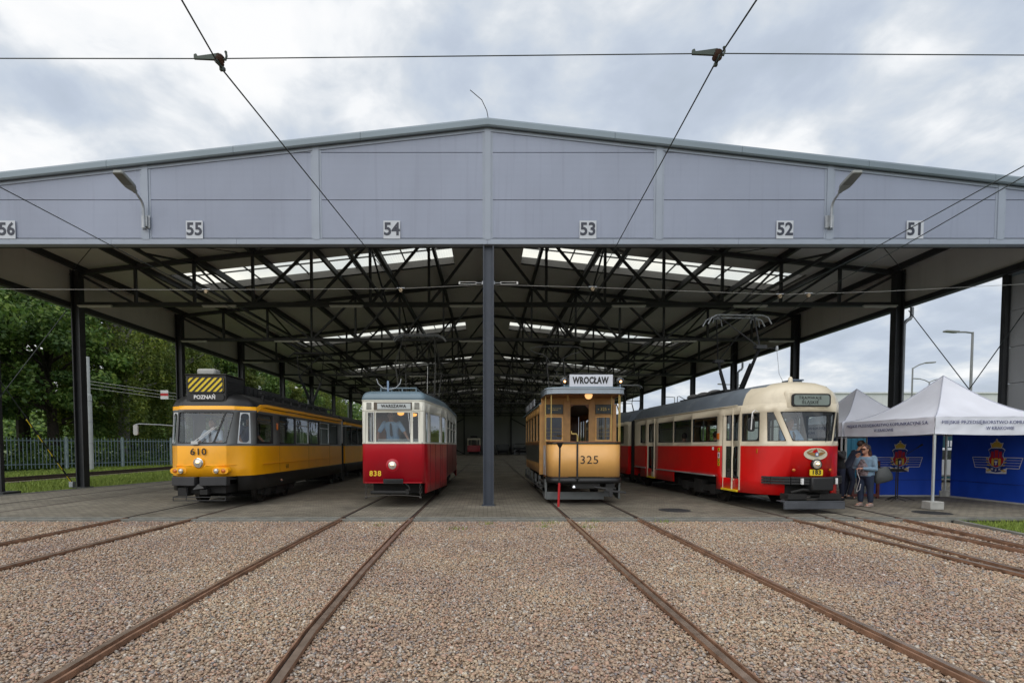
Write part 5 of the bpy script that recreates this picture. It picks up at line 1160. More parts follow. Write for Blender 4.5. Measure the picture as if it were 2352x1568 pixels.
    # saloon sides
    h = [(0, 1.25), (1.0, 1.25), (1.02, 1.42), (1.02, 2.30), (1.02, 2.44), (1.02, 3.32), (1.02, 3.46), (1.02, 4.34), (1.02, 4.48), (1.02, 5.36), (1.02, 5.50), (1.02, 6.38), (1.02, 6.6)]
    lw = [(x * .94, y) for x, y in h]
    lv = [(0.70, lw), (0.98, [(x * .97, y) for x, y in h]), (1.52, h), (1.60, h), (2.42, h), (2.62, h)]
    hs = {(0, k, 3) for k in (2, 4, 6, 8, 10)} | {(0, 0, j) for j in range(5)}
    shell('saloon_body', t, lv, [LWOOD, DGRN, OCHRE], [2, 1, 0, 2, 2], hs, rear=False)
    for s in (-1, 1):
        for k in (2, 4, 6, 8, 10): cellwin(t, lv, s, k, 3, 4, fw=.035, r=.02, centre=(0, 4, 2), fm=LWOOD)
        MB().box(s * 1.0 - .05, s * 1.0 + .05, 1.20, 1.30, .70, 2.62).build('corner_post', LWOOD, t, bevel=.008)
        MB().beam((s * 1.03, 1.25, 1.565), (s * 1.03, 6.6, 1.565), .03, .05).build('belt_rail', WOOD, t, smooth=0)
        MB().beam((s * .99, 1.3, .985), (s * .99, 6.6, .985), .03, .025).build('gilt_line', LWOOD, t, smooth=0)
    MB().box(-.98, .98, 6.58, 6.64, .72, 2.6).build('rear_bulkhead', WOOD, t, smooth=0)
    MB().box(-.9, .9, 1.3, 6.6, .68, .72).build('floor', WOOD, t, smooth=0)
    for s in (-1, 1): MB().box(s * .9 - .08 if s > 0 else -.98, s * .9 + .08 if s > 0 else -.55, 1.4, 6.5, 1.05, 1.10).build('bench', LWOOD, t, smooth=0)
    # side roof and clerestory
    ro = MB(); pr = [(-1.06, 2.60), (-1.06, 2.64), (-.85, 2.78), (-.55, 2.86), (.55, 2.86), (.85, 2.78), (1.06, 2.64), (1.06, 2.60)]
    ro.prism([(x, 1.30, z) for x, z in pr], (0, 6.2, 0)); ro.build('roof', ROOFB, t, smooth=30)
    cl = MB().box(-.50, .50, .75, 7.2, 2.86, 3.02).build('clerestory', OCHRE, t, smooth=0)
    MB().prism([(x, .62, z) for x, z in ((-.58, 3.0), (-.58, 3.03), (-.3, 3.10), (.3, 3.10), (.58, 3.03), (.58, 3.0))], (0, 6.6, 0)).build('clerestory_roof', ROOFB, cl, smooth=0)
    for s in (-1, 1):
        mb = MB()
        for y in np.arange(1.0, 7, .35): mb.box(s * .505 - .006, s * .505 + .006, y, y + .25, 2.89, 2.99)
        mb.build('clerestory_window', mat('dull_pane', (.10, .12, .13), .2), cl, smooth=0)
    mb = MB()
    for i in range(12): mb.lathe((-.50 - .012 * i * 0, .72 + .04 * i, 2.985), [(.012, 0), (.018, -.03), (.004, -.045)], (0, 0, 1), 6)
    mb.build('valance', WHITE, cl)
    for y0 in (2.3, 3.5, 4.7):
        b = MB().box(-1.10, -1.07, y0, y0 + .9, 2.66, 2.86).build('route_board', mat('board_grey', (.25, .26, .28), .5, var=.1), t, smooth=0)
    # name board and lamps
    bd = MB().box(-.425, .655, .02, .05, 2.965, 3.265).build('name_board', mat('name_board_white', (.62, .65, .72), .45, var=.03), t, bevel=.003)
    text('WROCŁAW', 'lettering', RBK, bd, (.10, .016, 3.115), .225, sx=.70, bold=.010, spacing=1.08)
    MB().box(-.47, -.42, .03, .07, 3.03, 3.19).box(.65, .70, .03, .07, 3.03, 3.19).box(-.3, -.26, .05, .1, 2.93, 3.1).box(.5, .54, .05, .1, 2.93, 3.1).build('board_bracket', BLACK, bd, smooth=0)
    for x in (-.545, .86):
        MB().tube([(x, .10, 2.93), (x, .10, 3.03)], .018, 8).build('lamp_stem', mat('blue_grey_metal', (.15, .2, .27), .4), t)
        hd = MB().lathe((x, .13, 3.115), [(.03, -.10), (.07, -.07), (.10, -.02), (.105, .03), (.095, .035)], (0, -1, 0), 18).build('headlight', BLACK, t)
        MB().lathe((x, .095, 3.115), [(.09, 0), (.085, .02), (.04, .035), (.003, .038)], (0, -1, 0), 18).build('lens', LGLASS, hd)
        MB().lathe((x, .12, 3.115), [(.085, 0), (.03, -.05)], (0, -1, 0), 16).build('reflector', CHROME, hd)
        MB().ball((x + .01, .075, 3.10), .028, 8).build('bulb', WARM, hd)
    # lyra current collector
    ly = MB()
    ly.tube([(-.30, 5.0, 3.1), (-.36, 5.6, 4.62)], .018, 7); ly.tube([(.30, 5.0, 3.1), (.24, 5.6, 4.62)], .018, 7); ly.tube([(-.28, 5.1, 3.5), (.24, 5.6, 4.66)], .011, 6); ly.tube([(.30, 5.1, 3.5), (-.36, 5.6, 4.66)], .011, 6)
    pts = [(-.30, 4.62), (-.5, 4.76), (-.78, 4.82), (-.93, 4.90), (-.92, 4.98), (-.7, 5.03), (0, 5.06), (.7, 5.03), (.92, 4.98), (.93, 4.90), (.78, 4.82), (.5, 4.76), (.24, 4.62)]
    ly.tube([(x, 5.6, z) for x, z in pts], .016, 7)
    ly.tube([(-.7, 5.6, 5.03), (-.6, 6.0, 5.10), (0, 6.05, 5.12), (.6, 6.0, 5.10), (.7, 5.6, 5.03)], .012, 6)
    ly.build('current_collector', mat('grey_tube', (.14, .14, .14), .5, .4), t)
    MB().box(-.4, .4, 4.7, 5.3, 3.08, 3.13).build('collector_base', STEEL, t, smooth=0)
    MB().tube([(-.5, .1, 3.2), (-.4, .2, 3.3), (-.1, .25, 3.33), (.4, .2, 3.31)], .012, 6).build('roof_cable', BLACK, t)
    # rear platform
    rd = [(x, 7.9 - y) for x, y in dash]
    mb = MB(); f = mirror(rd); mb.v = [(x, y, z) for z in (.7, 1.55) for x, y in f]; n = len(f); mb.f = [(i, i + 1, n + i + 1, n + i) for i in range(n - 1)]; mb.m = [0] * (n - 1); mb.build('rear_dash', OCHRE, t, fix=False)
tram_ochre()
# stanchion in front of the ochre tram
st = thing('switch_stanchion', 'red and black point lever standing in the rail before the ochre tram', 'point lever', (1.74, 12.42, 0))
MB().tube([(0, 0, -.03), (0.02, 0, .58)], [.028, .030], 10).build('lower_rod', mat('signal_red', (.42, .012, .015), .4, var=.1), st)
MB().tube([(.02, 0, .58), (.03, 0, 1.45)], .022, 10).build('upper_rod', BLACK, st)
MB().lathe((.03, 0, 1.44), [(.022, 0), (.05, .05), (.09, .12), (.09, .135)], (0, 0, 1), 12).build('handle', BLACK, st)
# ================================================ TENTS
FAB = mat('white_tent_fabric', (0.74, 0.76, 0.84), 0.75, var=0.05, vs=2, bump=0.25, bs=3)
BLUE = mat('blue_tent_wall', (0.006, 0.06, 0.46), 0.6, var=0.12, vs=1.5, bump=0.5, bs=3)
INKB = mat('dark_blue_print', (0.03, 0.04, 0.16), 0.6, var=0.05)
POLE = mat('tent_pole_aluminium', (0.50, 0.53, 0.54), 0.4, 0.3, var=0.08)
def fit_text(s, name, m, parent, loc, width, rot, height=None, **k):
    o = text(s, name, m, parent, loc, 0.1, rot=rot, **k); w = o.dimensions.x
    xs = [v.co.x for v in o.data.vertices]; w = max(xs) - min(xs); f = width / w
    for v in o.data.vertices: v.co.x *= f; v.co.y *= (f if height is None else height / 0.073)
    return o
def sag(p, q, n, d):
    p, q = Vector(p), Vector(q); return [p.lerp(q, i / n) + Vector((0, 0, -d * math.sin(math.pi * i / n))) for i in range(n + 1)]
def tent(label, x0, y0, S=3.0, skip=()):
    t = thing('canopy_tent', label, 'tent', (x0, y0, 0), group='white pop-up tents with blue walls')
    zt, zb, zp = 2.17, 1.77, 3.32; c = Vector((S / 2, S / 2, zp)); cor = [Vector((0, 0, zt)), Vector((S, 0, zt)), Vector((S, S, zt)), Vector((0, S, zt))]
    # roof: four sagging panels between peak ridges
    mb = MB(); n, m = 12, 10
    for k in range(4):
        a, b = cor[k], cor[(k + 1) % 4]; g = []
        for i in range(n + 1):
            f = i / n; row = []
            for j in range(m + 1):
                u = j / m; e = a.lerp(b, u); p = e.lerp(c, f); q = -0.26 * math.sin(math.pi * f) * (1 - .25 * f); w = -0.05 * math.sin(math.pi * u) * math.sin(math.pi * min(1, f * 1.1)); row.append(p + Vector((0, 0, q + w + .012 * math.sin(u * 23) * (1 - f) * .5)))
            g.append(row)
        o = len(mb.v)
        for r in g: mb.v += [tuple(p) for p in r]
        for i in range(n):
            for j in range(m): mb.f.append((o + i * (m + 1) + j, o + i * (m + 1) + j + 1, o + (i + 1) * (m + 1) + j + 1, o + (i + 1) * (m + 1) + j)); mb.m.append(0)
    r = mb.build('roof', FAB, t, smooth=60)
    sm = MB()
    for k in cor: sm.tube([k.lerp(c, f) + Vector((0, 0, -0.26 * math.sin(math.pi * f) * (1 - .25 * f) + .008)) for f in np.linspace(0, 1, 13)], .012, 6)
    sm.build('roof_seam', mat('tent_seam', (.48, .5, .58), .7), r)
    # valances
    for k in range(4):
        a, b = cor[k], cor[(k + 1) % 4]; d = nrm(b - a); nn = Vector((d.y, -d.x, 0)); mb = MB(); N = 40
        for j in range(7):
            for i in range(N + 1):
                u = i / N; f = j / 6; w = .010 * math.sin(u * 40 + j * .8) * math.sin(math.pi * f) + .006 * math.sin(f * 14 + u * 5)
                mb.v.append(tuple(a.lerp(b, u) + nn * (w + .01) + Vector((0, 0, -(zt - zb) * f - .03 * math.sin(math.pi * u) * f))))
        for j in range(6):
            for i in range(N): mb.f.append((j * (N + 1) + i, j * (N + 1) + i + 1, (j + 1) * (N + 1) + i + 1, (j + 1) * (N + 1) + i)); mb.m.append(0)
        v = mb.build('valance', FAB, t, smooth=60)
        if k in (0, 3):
            mid = a.lerp(b, .5) + nn * .034; rz = 0 if k == 0 else -90
            fit_text('MIEJSKIE PRZEDSIĘBIORSTWO KOMUNIKACYJNE S.A.', 'lettering', INKB, v, (mid.x, mid.y, zt - .13), 2.72, (90, 0, rz), height=.082, bold=0, depth=.001)
            fit_text('W KRAKOWIE', 'lettering', INKB, v, (mid.x, mid.y, zt - .27), .66, (90, 0, rz), height=.082, bold=0, depth=.001)
    for i, k in enumerate(cor):
        if i in skip: continue
        x, y = k.x + (.03 if k.x < 1 else -.03), k.y + (.03 if k.y < 1 else -.03)
        p = MB().box(x - .022, x + .022, y - .022, y + .022, .06, zt - .02).box(x - .06, x + .06, y - .06, y + .06, 0.06, .075).build('leg', POLE, t, bevel=.004)
    for k in range(4):
        a, b = cor[k], cor[(k + 1) % 4]; d = b - a; mb = MB()
        ins = (c - (a + b) / 2); ins.z = 0; ins = nrm(ins) * .05
        for i in range(2):
            p, q = a + d * (i / 2) + ins, a + d * ((i + 1) / 2) + ins
            mb.beam(p + Vector((0, 0, -.08)), q + Vector((0, 0, -.34)), .02, .03); mb.beam(p + Vector((0, 0, -.34)), q + Vector((0, 0, -.08)), .02, .03)
        mb.build('scissor_frame', POLE, t, smooth=0)
    return t
t2 = tent('white pop-up tent nearest the grass, its whole front in view', 10.46, 11.88)
t1 = tent('white pop-up tent farther back, half hidden by the nearer one', 10.46, 15.0)
CONCW = mat('concrete_weight', (.36, .36, .34), .85, var=.15, vs=5, bump=.5)
for x, y, lb in ((10.49, 11.9, 'pale concrete tent weight in front, under the nearest pole'), (10.44, 14.9, 'pale concrete tent weight by the paired poles beside the red tram'), (13.38, 14.88, 'grey concrete tent weight at the gap between the two blue walls')):
    o = MB().box(-.16, .16, -.13, .13, 0, .19).build('tent_weight', CONCW, None, bevel=.015, label=lb, category='tent weight', group='concrete weights holding the tents'); o.location = (x, y, 0)
CW = mat('crest_white', (.62, .62, .66), .6, var=.03); CR = mat('crest_red', (.45, .01, .02), .6, var=.05); CG = mat('crest_gold', (.62, .42, .05), .6, var=.08); CB = mat('crest_blue', (.01, .03, .18), .6)
def crest(parent, o, U, Nn):
    """municipal transport crest: o centre, U right, Nn outward"""
    o = Vector(o); U = Vector(U); Nn = Vector(Nn); Z = Vector((0, 0, 1))
    def pl(name, pts, m, lift, par=None):
        mb = MB(); 
        for pp in pts: mb.prism([o + U * x + Z * y + Nn * lift for x, y in pp], Nn * .0012)
        return mb.build(name, m, par or parent, smooth=0)
    def bar(p, q, w):
        p, q = Vector((*p, 0)), Vector((*q, 0)); d = nrm(q - p); n = Vector((-d.y, d.x, 0)) * w / 2; return [tuple((p + n)[:2]), tuple((p - n)[:2]), tuple((q - n)[:2]), tuple((q + n)[:2])]
    w = .018; L = []
    for s in (-1, 1):
        L += [bar((s * .18, .055), (s * .665, .055), w), bar((s * .66, .06), (s * .575, -.225), w), bar((s * .57, -.22), (s * .25, -.22), w), bar((s * .645, -.012), (s * .25, -.012), .009), bar((s * .62, -.08), (s * .26, -.08), .009), bar((s * .60, -.15), (s * .24, -.15), .009)]
        L += [[(s * .32, -.215), (s * .27, -.25), (s * .27, -.36), (0, -.37), (0, -.34), (s * .12, -.32), (s * .2, -.235)]]
    sh = [(-.21, .24), (-.15, .29), (0, .30), (.15, .29), (.21, .24), (.17, .16), (.16, .10), (.175, .06), (.20, .02), (.185, -.07), (.13, -.16), (0, -.21), (-.13, -.16), (-.185, -.07), (-.20, .02), (-.175, .06), (-.16, .10), (-.17, .16)]
    em = pl('crest', L, CW, .002)
    pl('crest_outline', [[(x * 1.08, y * 1.06 + .002) for x, y in sh]], CW, .004, em); pl('crest_field', [sh], CB, .006, em)
    pl('crest_ribbon', [[(x, y) for x, y in ((-.2, -.13), (-.1, -.215), (0, -.235), (.1, -.215), (.2, -.13), (.17, -.24), (.09, -.315), (0, -.335), (-.09, -.315), (-.17, -.24))]], CB, .0065, em)
    pl('crest_red_part', [[(-.195, .02), (-.17, .06), (.17, .06), (.195, .02), (.18, -.07), (.12, -.155), (0, -.20), (-.12, -.155), (-.18, -.07)], [(-.14, .06), (-.14, .22), (-.115, .20), (-.10, .22), (-.085, .20), (-.07, .22), (-.07, .06)], [(.14, .06), (.14, .22), (.115, .20), (.10, .22), (.085, .20), (.07, .22), (.07, .06)], [(-.045, .06), (-.05, .26), (-.02, .24), (0, .26), (.02, .24), (.05, .26), (.045, .06)]], CR, .008, em)
    G = [[(s * .12, .02), (s * .12, -.15), (s * .06, -.17), (s * .06, .0), (s * .09, .035)] for s in (-1, 1)] + [[(-.05, .035), (.05, .035), (.055, .0), (-.055, .0)]]
    for s in (-1, 1):
        for cx, cy, a in ((.235, .01, 50), (.23, -.075, 20), (.20, -.15, 10), (.17, -.275, 15), (.22, -.30, 10)):
            G.append([(s * (cx + .045 * math.cos(t_) * math.cos(R(a)) - .018 * math.sin(t_) * math.sin(R(a))), cy + .045 * math.cos(t_) * math.sin(R(a)) + .018 * math.sin(t_) * math.cos(R(a))) for t_ in np.linspace(0, 6.283, 9)[:-1]])
    G.append([(-.12, .31), (-.15, .42), (-.11, .41), (-.07, .45), (0, .47), (.07, .45), (.11, .41), (.15, .42), (.12, .31), (0, .325)])
    G.append([(-.015, .47), (-.02, .50), (0, .525), (.02, .50), (.015, .47)])
    pl('crown_outline', [[(-.135, .295), (-.175, .44), (-.11, .43), (-.06, .475), (-.025, .485), (-.03, .52), (0, .55), (.03, .52), (.025, .485), (.06, .475), (.11, .43), (.175, .44), (.135, .295)]], CW, .008, em)
    pl('crest_gold_part', G, CG, .010, em)
    pl('crest_gate', [[(-.05, -.005), (.05, -.005), (.05, -.14), (0, -.17), (-.05, -.14)]], CB, .011, em)
    pl('crest_eagle', [[(-.04, -.02), (-.02, -.05), (0, -.03), (.02, -.05), (.04, -.02), (.035, -.08), (.012, -.09), (.02, -.13), (0, -.15), (-.02, -.13), (-.012, -.09), (-.035, -.08)]], CW, .013, em)
    rz = math.degrees(math.atan2(U.y, U.x))
    for ch, x, y in (('M', -.10, -.255), ('P', 0, -.285), ('K', .10, -.255)):
        p = o + U * x + Z * y + Nn * .012; text(ch, 'lettering', CW, em, p, .085, rot=(90, 0, rz), bold=.002, depth=.001)
def wall(name, label, A, B, z0, z1, group):
    A, B = Vector((*A, 0)), Vector((*B, 0)); L = (B - A).length; U = nrm(B - A); Nn = Vector((U.y, -U.x, 0)); mb = MB(); n, m = 60, 12
    for j in range(m + 1):
        for i in range(n + 1):
            u, f = i / n, j / m; amp = .018 * (1 - .5 * abs(2 * u - 1)) * (.4 + .6 * (1 - f)) ; w = amp * math.sin(u * 38 + 2.5 * f) * (abs(2 * u - 1) ** 1.5) + .01 * math.sin(9 * u + 4 * f)
            mb.v.append(tuple(A + U * (L * u) + Nn * w + Vector((0, 0, z0 + (z1 - z0) * f - .02 * math.sin(math.pi * u) * f))))
    for j in range(m):
        for i in range(n): mb.f.append((j * (n + 1) + i, j * (n + 1) + i + 1, (j + 1) * (n + 1) + i + 1, (j + 1) * (n + 1) + i)); mb.m.append(0)
    t = thing(name, label, 'tent wall', (0, 0, 0), group=group)
    mb.build('fabric', BLUE, t, smooth=60); MB().beam(A + U * .02 + Nn * .014 + Vector((0, 0, z0 + .45)), B - U * .02 + Nn * .014 + Vector((0, 0, z0 + .45)), .006, .012).build('seam', CB, t, smooth=0)
    MB().beam(A + Nn * .01 + Vector((0, 0, z0 - .015)), B + Nn * .01 + Vector((0, 0, z0 - .015)), .01, .04).build('hem', mat('pale_hem', (.4, .4, .38), .7), t, smooth=0)
    return t, A, U, Nn
w1, A, U, Nn = wall('tent_wall', 'blue fabric wall with crest behind the woman and microphone', (11.10, 14.82), (13.28, 14.80), .05, 1.80, 'blue tent walls with the crest')
crest(w1, A + U * .92 + Nn * .03 + Vector((0, 0, 1.10)), U, Nn)
w2, A, U, Nn = wall('tent_wall', 'blue fabric wall with crest at the right edge of the photo', (13.42, 14.66), (13.42, 11.9), .05, 1.84, 'blue tent walls with the crest')
crest(w2, A + U * 1.33 + Nn * .03 + Vector((0, 0, 1.13)), U, Nn)

# ================================================ PEOPLE
def skinmat(name, rgb): return mat(name, rgb, .55, var=.08, vs=8, bump=.05, bs=60)
SKIN = skinmat('skin', (.42, .22, .15)); HAIRG = mat('grey_hair', (.20, .19, .18), .7, var=.2, vs=30); HAIRB = mat('dark_brown_hair', (.035, .018, .012), .6, var=.3, vs=30)
SHIRT = mat('light_blue_shirt', (.33, .50, .72), .75, var=.08, vs=6, bump=.5, bs=9); NAVYC = mat('navy_cloth', (.008, .012, .03), .8, var=.3, bump=.4, bs=9)
WSHIRT = mat('pale_shirt', (.55, .62, .75), .75, var=.06, bump=.4, bs=9); JEANS = mat('dark_jeans', (.012, .022, .05), .8, var=.3, vs=8, bump=.4, bs=14); DENIM = mat('light_denim_jacket', (.16, .25, .34), .8, var=.2, vs=7, bump=.5, bs=12)
def limb(mb, pts, rs, n=10, fl=1.0):
    pts = [Vector(p) for p in pts]; P = []; Rr = []
    for i in range(len(pts) - 1):
        for k in range(3):
            f = k / 3; P.append(pts[i].lerp(pts[i + 1], f)); Rr.append(rs[i] * (1 - f) + rs[i + 1] * f)
    P.append(pts[-1]); Rr.append(rs[-1]); mb.tube(P, Rr, n)
    for p, r in zip(pts, rs): mb.ball(p, r * .99, n)
def ell(mb, c, rx, ry, rz, n=14): mb.ball(c, 1.0, n, sc=(rx, ry, rz))
def torso(mb, rings, n=16):
    vs = []
    for c, rx, ry in rings:
        for j in range(n):
            a = 2 * math.pi * j / n; ca, sa = math.cos(a), math.sin(a); vs.append((c[0] + rx * math.copysign(abs(ca) ** .8, ca), c[1] + ry * math.copysign(abs(sa) ** .8, sa), c[2]))
    k = len(rings); fs = [(i * n + j, i * n + (j + 1) % n, (i + 1) * n + (j + 1) % n, (i + 1) * n + j) for i in range(k - 1) for j in range(n)] + [tuple(range(n - 1, -1, -1)), tuple((k - 1) * n + j for j in range(n))]
    mb.add(vs, fs)
def fuse(mb, name, m, parent, vox=.012):
    o = mb.build(name, m, parent, smooth=0); r = o.modifiers.new('fuse', 'REMESH'); r.mode = 'VOXEL'; r.voxel_size = vox; r.use_smooth_shade = True
    s = o.modifiers.new('soften', 'CORRECTIVE_SMOOTH' if False else 'SMOOTH'); s.iterations = 2; s.factor = .5; return o
def hand(mb, w, d, side, curl=.5, s=1.0):
    """palm and five fingers leaving wrist w along d"""
    w = Vector(w); d = nrm(d); up = Vector((0, 0, 1)) if abs(d.z) < .8 else Vector((0, -1, 0)); r = nrm(d.cross(up)); u = nrm(r.cross(d))
    for f in (-.5, 0, .5): mb.tube([w + r * f * .055 * s, w + d * .085 * s + r * f * .07 * s], .016 * s, 8)
    for i, l in enumerate((.068, .076, .072, .056)):
        b = w + d * .088 * s + r * ((i - 1.5) * .021 * s); m = b + d * l * .5 * s - u * .01 * s; e = m + (d * (1 - curl) - u * curl).normalized() * l * .55 * s
        mb.tube([b - d * .02, b, m, e], [.010 * s, .010 * s, .009 * s, .007 * s], 7); mb.ball(e, .007 * s, 6)
    b = w + d * .03 * s + r * (side * .035 * s); mb.tube([b - d * .01, b + (d * .6 + r * side * .6 - u * .2) * .035 * s, b + (d * .9 + r * side * .5 - u * .4) * .065 * s], [.013 * s, .011 * s, .008 * s], 7)
def person(label, loc, rz, J, shirt, trousers=None, hair=HAIRG, scale=1.0, shortsleeve=True, tie=None, legs=True, shoe=None, longhair=False, build=1.0, glasses=False, skin=SKIN, tilt=(0, 0)):
    """J: joint positions, figure faces -y; drops 'hip','neck','head','shoulder','elbow','wrist','knee','ankle'"""
    t = thing('person', label, 'person', loc, rz); t.scale = (scale,) * 3
    V = lambda k: Vector(J[k]); hip, nk, hd = V('hip'), V('neck'), V('head'); b = MB(); B_ = build
    def spine(e=0.0):
        o = []
        for f, rx, ry in ((-.10, .150, .115), (0, .165, .12), (.15, .155, .12), (.38, .14 * (1 + .5 * (B_ - 1)), .115), (.62, .165, .125), (.82, .185, .12), (.93, .15, .10), (1.0, .075, .07)):
            p = hip.lerp(nk, f); o.append((p, rx * B_ + e, ry * B_ + e))
        return o
    torso(b, spine()); limb(b, [nk - Vector((0, 0, .02)), nk.lerp(hd, .6)], [.056, .054])
    fw = Vector((tilt[0], -1, tilt[1])); fw.normalize(); up = Vector((0, 0, 1)); rt = nrm(fw.cross(up)) * -1
    ell(b, hd, .077, .095, .112, 18); ell(b, hd + fw * .035 - up * .055, .055, .058, .060, 12); b.ball(hd + fw * .096 - up * .010, .014, 8, sc=(.8, 1.2, 1.5)); b.ball(hd + fw * .088 + up * .022, .02, 8, sc=(2.2, .6, .5)); b.ball(hd + fw * .086 - up * .054, .012, 8, sc=(2.0, .8, .5)); b.ball(hd + fw * .080 - up * .088, .022, 8)
    for s in (-1, 1): b.ball(hd + rt * (.078 * s) - up * .005 + fw * -.005, .02, 8, sc=(.5, 1, 1.5))
    for i, s in enumerate((-1, 1)):
        sh, el_, wr = V('shoulder%d' % i), V('elbow%d' % i), V('wrist%d' % i)
        limb(b, [sh, el_, wr], [.052, .040, .027]); hand(b, wr, (wr - el_), -s, J.get('curl', .5))
        if legs:
            hj = hip + Vector((s * .085 * B_, 0, -.06)); limb(b, [hj, V('knee%d' % i), V('ankle%d' % i)], [.085 * B_, .056 * B_, .038]); an = V('ankle%d' % i); limb(b, [an - Vector((0, -.03, .04)), an + Vector((0, -.15, -.055))], [.036, .026])
    body = fuse(b, 'body', skin, t, .011)
    # shirt
    c = MB(); torso(c, [r for r in spine(.014)][:-1] + [(nk - Vector((0, 0, .005)), .078, .072)])
    for i, s in enumerate((-1, 1)):
        sh, el_, wr = V('shoulder%d' % i), V('elbow%d' % i), V('wrist%d' % i)
        c.ball(sh, .064 * B_, 10)
        if shortsleeve: limb(c, [sh, sh.lerp(el_, .75)], [.064 * B_, .060 * B_])
        else: limb(c, [sh, el_, el_.lerp(wr, .88)], [.066 * B_, .054 * B_, .040])
    fuse(c, 'shirt' if shortsleeve else 'jacket', shirt, t, .012)
    if legs:
        c = MB(); torso(c, [(hip + Vector((0, 0, -.10)), .14 * B_, .11 * B_), (hip, .175 * B_, .128 * B_), (hip + (nk - hip) * .16, .162 * B_, .126 * B_)])
        for i, s in enumerate((-1, 1)):
            hj = hip + Vector((s * .085 * B_, 0, -.06)); limb(c, [hj, V('knee%d' % i), V('knee%d' % i).lerp(V('ankle%d' % i), .86)], [.10 * B_, .072 * B_, .058 * B_])
        fuse(c, 'trousers', trousers or NAVYC, t, .013)
        for i in range(2):
            an = V('ankle%d' % i); MB().box(an.x - .045, an.x + .045, an.y - .19, an.y + .07, an.z - .095, an.z - .068).box(an.x - .042, an.x + .042, an.y - .12, an.y + .06, an.z - .07, an.z - .02).build('shoe', shoe or BLACK, t, bevel=.015)
    # hair
    h = MB(); ell(h, hd - fw * .018 + up * .022, .085, .098, .105, 18)
    if longhair:
        for s in (-1, 0, 1): limb(h, [hd - fw * .05 + rt * s * .045 + up * .03, hd - fw * .09 + rt * s * .055 - up * .12, hd - fw * .10 + rt * s * .06 - up * .26], [.055, .055, .035])
    ho = h.build('hair', hair, t, smooth=60)
    k = MB(); k.ball(hd + fw * .075 - up * .035, .09, 12)
    # eyes
    for s in (-1, 1): MB().ball(hd + fw * .090 + rt * s * .030 + up * .006, .009, 8).build('eye', RBK, t)
    if glasses: MB().box(-.062, .062, -.006, .006, -.018, .018).tube([(-.07, .0, .01), (-.075, .09, .01)], .004, 5).tube([(.07, 0, .01), (.075, .09, .01)], .004, 5).build('sunglasses', RBK, t, bevel=.005).location = hd + fw * .100 + up * .008
    if tie: 
        a = nk + Vector((0, -.118, -.05)); bb = hip.lerp(nk, .25) + Vector((0, -.150 * B_, 0)); mm = hip.lerp(nk, .72) + Vector((0, -.155 * B_, 0)); m = MB(); m.prism([a + Vector((-.02, 0, 0)), a + Vector((.02, 0, 0)), mm + Vector((.026, 0, 0)), mm + Vector((-.026, 0, 0))], (0, -.014, 0)); m.prism([mm + Vector((-.026, 0, .002)), mm + Vector((.026, 0, .002)), bb + Vector((.036, 0, 0)), bb + Vector((0, 0, -.04)), bb + Vector((-.036, 0, 0))], (0, -.016, 0)); m.build('tie', tie, t, smooth=0)
    if shortsleeve:
        for s in (-1, 1): MB().prism([nk + Vector((s * .012, -.082, -.035)), nk + Vector((s * .085, -.055, -.005)), nk + Vector((s * .075, -.095, -.055))], (0, -.012, 0)).build('collar', shirt, t, smooth=0)
    return t
def world(tr, p):           # tram-local -> world
    o, a = tr; return (o[0] + p[0] * math.cos(a) - p[1] * math.sin(a), o[1] + p[0] * math.sin(a) + p[1] * math.cos(a), p[2])
TR = ((7.28, 11.22), R(3.2)); TY = ((-6.82, 11.95), R(1.2)); TC = ((-2.29, 12.3), 0); TO = ((2.47, 12.7), 0)
sit = dict(hip=(0, 0, .10), neck=(0, -.03, .60), head=(0, -.055, .76), shoulder0=(-.185, -.02, .54), shoulder1=(.185, -.02, .54), elbow0=(-.27, -.16, .28), elbow1=(.27, -.16, .28), wrist0=(-.17, -.38, .27), wrist1=(.15, -.38, .27), knee0=(-.12, -.42, .10), knee1=(.12, -.42, .10), ankle0=(-.12, -.44, -.33), ankle1=(.12, -.44, -.33))
lean_ = dict(hip=(0, .02, .92), neck=(0, -.16, 1.40), head=(-.01, -.20, 1.56), shoulder0=(-.19, -.13, 1.35), shoulder1=(.19, -.13, 1.35), elbow0=(-.33, -.16, 1.09), elbow1=(.34, -.18, 1.10), wrist0=(-.33, -.30, .87), wrist1=(.46, -.30, .90), knee0=(-.1, -.04, .50), knee1=(.1, 0, .50), ankle0=(-.1, .03, .09), ankle1=(.1, .05, .09), curl=.7)
person('driver in a light blue shirt and dark tie at the yellow tram controls', world(TY, (-.15, 1.0, 1.30)), R(1), sit, WSHIRT, NAVYC, hair=HAIRB, tie=NAVYC)
person('driver in a light blue shirt leaning on the crimson tram controls', world(TC, (-.13, .66, .76)), 0, {k: (v if k == 'curl' else (v[0], v[1], v[2] * .96)) for k, v in lean_.items()}, SHIRT, NAVYC, hair=HAIRB, tie=NAVYC)
person('grey-haired driver in a light blue shirt in the red tram cab', world(TR, (.02, 1.02, 1.28)), R(10), sit, SHIRT, NAVYC, hair=HAIRG, tie=NAVYC, build=1.12)
person('man in a white shirt bending forward behind the yellow tram second window', world(TY, (.62, 2.62, .92)), R(40), {**sit, 'neck': (0, -.16, .56), 'head': (0, -.24, .70), 'shoulder0': (-.185, -.14, .51), 'shoulder1': (.185, -.14, .51)}, WSHIRT, NAVYC, hair=HAIRB)
person('person in a pale grey shirt standing at the yellow tram side window', world(TY, (.45, 1.35, .72)), R(70), {k: (v if k == 'curl' else (v[0] * .95, v[1], v[2] * .92)) for k, v in lean_.items()}, mat('grey_violet_shirt', (.16, .15, .20), .8), NAVYC, hair=HAIRB)
